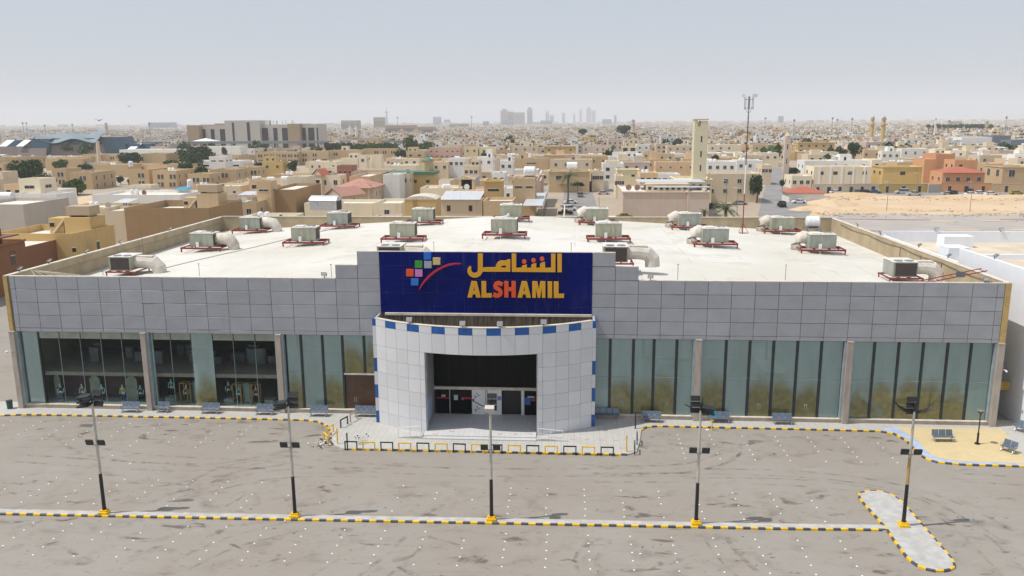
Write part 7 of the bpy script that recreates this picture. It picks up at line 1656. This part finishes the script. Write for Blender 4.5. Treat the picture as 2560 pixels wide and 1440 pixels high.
# scattered far greenery as one mass
mb = MB(); r6 = random.Random(5)
for _ in range(260):
    y = r6.uniform(420, 3000); x = r6.uniform(-.7, .7)*(y+CD)
    if not infov(x, y): continue
    s = r6.uniform(2.5, 5)
    for _ in range(26):
        u = [r6.gauss(0, .5) for _ in range(3)]; c = Vector((x+u[0]*s, y+u[1]*s, 5+abs(u[2])*s+1)); d = Vector((r6.uniform(-1, 1), r6.uniform(-1, 1), r6.random())).normalized(); a = d.orthogonal()*s*.3; b = d.cross(a); mb.quad([c-a-b, c+a-b, c+a+b, c-a+b])
o = mb.build('scattered_trees', M['leafd']); tag(o, kind='stuff')

# ------------------------------------------------------------------ skyline
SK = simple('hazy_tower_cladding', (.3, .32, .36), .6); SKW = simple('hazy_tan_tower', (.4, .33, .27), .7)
def tower(pl, pr, pt, D, label, mt=SK, name='tower', top=None):
    x0, x1 = X(pl, D), X(pr, D); H = zy(pt, D, (pl+pr)/2); e = empty(name, ((x0+x1)/2, D, 0), 0, label, 'tower'); w = x1-x0
    mb = MB(); mb.b2(-w/2, w/2, 0, w*.7, 0, H*(.86 if top else 1))
    if top == 'taper': mb.prism([(-w/2, 0), (w/2, 0), (w/2, w*.7), (-w/2, w*.7)], H*.86, H*.9); mb.b2(-w*.3, w*.3, w*.1, w*.5, H*.9, H)
    if top == 'bowl': mb.b2(-w/2, -w*.2, 0, w*.5, H*.86, H); mb.b2(w*.2, w/2, 0, w*.5, H*.86, H*.97)
    mb.build('shaft', mt, e)
    mb = MB(); nb = 7
    for k in range(1, nb): z = H*.84*k/nb; mb.b2(-w/2-.3, w/2+.3, -.6, -.1, z, z+H*.025)
    mb.build('floor_band', M['greym'], e); return e
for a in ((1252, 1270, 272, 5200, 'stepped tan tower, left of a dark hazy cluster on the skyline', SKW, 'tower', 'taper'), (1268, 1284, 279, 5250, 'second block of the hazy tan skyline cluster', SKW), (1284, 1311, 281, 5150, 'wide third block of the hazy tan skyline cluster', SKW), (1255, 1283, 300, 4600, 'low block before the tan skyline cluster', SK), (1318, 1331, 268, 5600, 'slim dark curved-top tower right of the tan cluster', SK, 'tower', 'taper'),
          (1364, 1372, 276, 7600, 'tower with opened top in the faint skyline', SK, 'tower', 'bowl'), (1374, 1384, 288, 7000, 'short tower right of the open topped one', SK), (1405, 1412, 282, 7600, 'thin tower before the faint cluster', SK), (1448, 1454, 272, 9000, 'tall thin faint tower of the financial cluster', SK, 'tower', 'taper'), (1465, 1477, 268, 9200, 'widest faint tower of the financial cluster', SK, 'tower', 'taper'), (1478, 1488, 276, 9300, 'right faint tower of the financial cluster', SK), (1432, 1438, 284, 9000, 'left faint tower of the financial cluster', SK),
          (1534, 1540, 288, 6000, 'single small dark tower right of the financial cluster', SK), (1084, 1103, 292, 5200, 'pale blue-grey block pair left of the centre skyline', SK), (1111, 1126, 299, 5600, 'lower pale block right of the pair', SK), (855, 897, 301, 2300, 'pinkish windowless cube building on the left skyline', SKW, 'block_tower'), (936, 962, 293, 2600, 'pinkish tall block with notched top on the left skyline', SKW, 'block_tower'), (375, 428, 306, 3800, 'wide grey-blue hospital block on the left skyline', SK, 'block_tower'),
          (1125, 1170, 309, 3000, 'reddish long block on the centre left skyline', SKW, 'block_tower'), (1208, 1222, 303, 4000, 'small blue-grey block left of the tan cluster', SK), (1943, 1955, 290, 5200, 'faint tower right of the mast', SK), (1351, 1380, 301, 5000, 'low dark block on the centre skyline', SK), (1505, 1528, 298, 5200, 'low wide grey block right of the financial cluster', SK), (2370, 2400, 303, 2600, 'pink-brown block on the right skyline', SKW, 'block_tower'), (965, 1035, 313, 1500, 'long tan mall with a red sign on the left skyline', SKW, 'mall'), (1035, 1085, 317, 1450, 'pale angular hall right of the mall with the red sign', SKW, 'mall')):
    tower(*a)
# television tower
D = 5600; x = X(969, D); e = empty('television_tower', (x, D, 0), 0, 'faint television tower with round pod on the left skyline', 'tower'); H = zy(270, D, 969); zp = zy(281, D, 969)
mb = MB(); mb.tube([(0, 0, 0), (0, 0, zp)], [8, 5], 10); mb.build('shaft', SK, e); mb = MB(); mb.tube([(0, 0, zp-6), (0, 0, zp), (0, 0, zp+5), (0, 0, zp+10)], [3, 12, 11, 3], 12); mb.build('pod', SK, e); mb = MB(); mb.tube([(0, 0, zp+10), (0, 0, H+5)], [2, 1], 6); mb.build('antenna', SK, e)
# minarets and masts on the horizon
def minar(px, pt, D, label, col_='tan', r=1.7, round_=True):
    x = X(px, D); H = zy(pt, D, px); e = empty('minaret', (x, D, 0), 0, label, 'minaret'); mb = MB(); mb.tube([(0, 0, 0), (0, 0, H*.72), (0, 0, H*.725), (0, 0, H*.76), (0, 0, H*.765), (0, 0, H*.88), (0, 0, H*.885), (0, 0, H*.91)], [r, r, r*1.5, r*1.5, r*.8, r*.8, r*1.2, r*1.2], 8); cobj(mb.build('shaft', M['plaster'], e), TN[col_])
    mb = MB(); mb.tube([(0, 0, H*.91), (0, 0, H*.95), (0, 0, H)], [r*.9, r*.75, .1], 8); mb.build('spire', M['greym'], e)
minar(2177, 289, 720, 'left one of the twin minarets on the right skyline', 'gold'); minar(2205, 289, 700, 'right one of the twin minarets on the right skyline', 'gold', 1.9)
minar(2334, 294, 1100, 'thin white minaret right of the twin ones', 'white', 1.2); minar(2462, 300, 900, 'tan minaret near the right edge', 'tan', 1.6); minar(270, 306, 1500, 'tan minaret above the station roof', 'tan', 3); minar(877, 310, 1000, 'pale minaret before the pinkish cube', 'white', 1.6); minar(892, 310, 1000, 'second pale minaret before the pinkish cube', 'white', 1.6); minar(1582, 298, 1300, 'tan tower left of the square minaret', 'pink', 3.2)
for px, pt, D, lb in ((3, 301, 700, 'tall lattice mast at the left edge'), (63, 305, 1300, 'antenna mast left of the wave roof'), (72, 305, 1350, 'antenna mast next to the one left of the wave roof'), (378, 305, 900, 'antenna mast between station and offices'), (117, 311, 1200, 'thin antenna mast above the wave roof'), (186, 309, 1200, 'thin antenna mast above the middle of the wave roof'), (1982, 297, 900, 'antenna mast right of the white radio mast'), (2077, 292, 1000, 'antenna mast left of the twin minarets'), (2089, 296, 1100, 'short antenna mast left of the twin minarets'), (2126, 294, 1100, 'antenna mast just left of the twin minarets'), (2509, 290, 1000, 'antenna mast near the right edge'), (2368, 299, 900, 'antenna mast by the pink-brown block'), (1910, 293, 1400, 'faint antenna mast left of the faint tower'), (996, 292, 2600, 'thin antenna right of the television tower'), (1180, 290, 2400, 'antenna left of the tan cluster')):
    x = X(px, D); H = zy(pt, D, px); r = .35*D/900; mb = MB(); mb.tube([(0, 0, 0), (0, 0, H)], [r*1.3, r*.6], 5); mb.b2(-r*3, r*3, -r, r, H*.9, H*.97); o = mb.build('antenna_mast', M['greym'], None, loc=(x, D, 0)); tag(o, lb, 'mast')
# low far hills
mb = MB(); r7 = random.Random(3); pts = [(-9500+i*250, 12800, 20+18*math.sin(i*.31)+10*math.sin(i*.9)+r7.random()*8+(40 if i > 55 else 0)) for i in range(90)]
for a, b in zip(pts, pts[1:]): mb.quad([(a[0], a[1], 0), (b[0], b[1], 0), (b[0], b[1]+400, b[2]), (a[0], a[1]+400, a[2])])
o = mb.build('far_hills', M['ground']); o['kind'] = 'structure'

# ------------------------------------------------------------------ haze
hz = bpy.data.materials.new('haze_air'); hz.use_nodes = True; n = hz.node_tree; n.nodes.clear(); pv = n.nodes.new('ShaderNodeVolumePrincipled'); oo = n.nodes.new('ShaderNodeOutputMaterial'); n.links.new(pv.outputs[0], oo.inputs['Volume'])
pv.inputs['Color'].default_value = (.92, .95, 1.0, 1); pv.inputs['Density'].default_value = 0.00013; pv.inputs['Anisotropy'].default_value = 0.0
mb = MB(); mb.b2(-15000, 15000, -900, 15000, -1.0, 320); o = mb.build('haze', hz); tag(o, kind='stuff')
for k in (3, 2, 4):
    pass
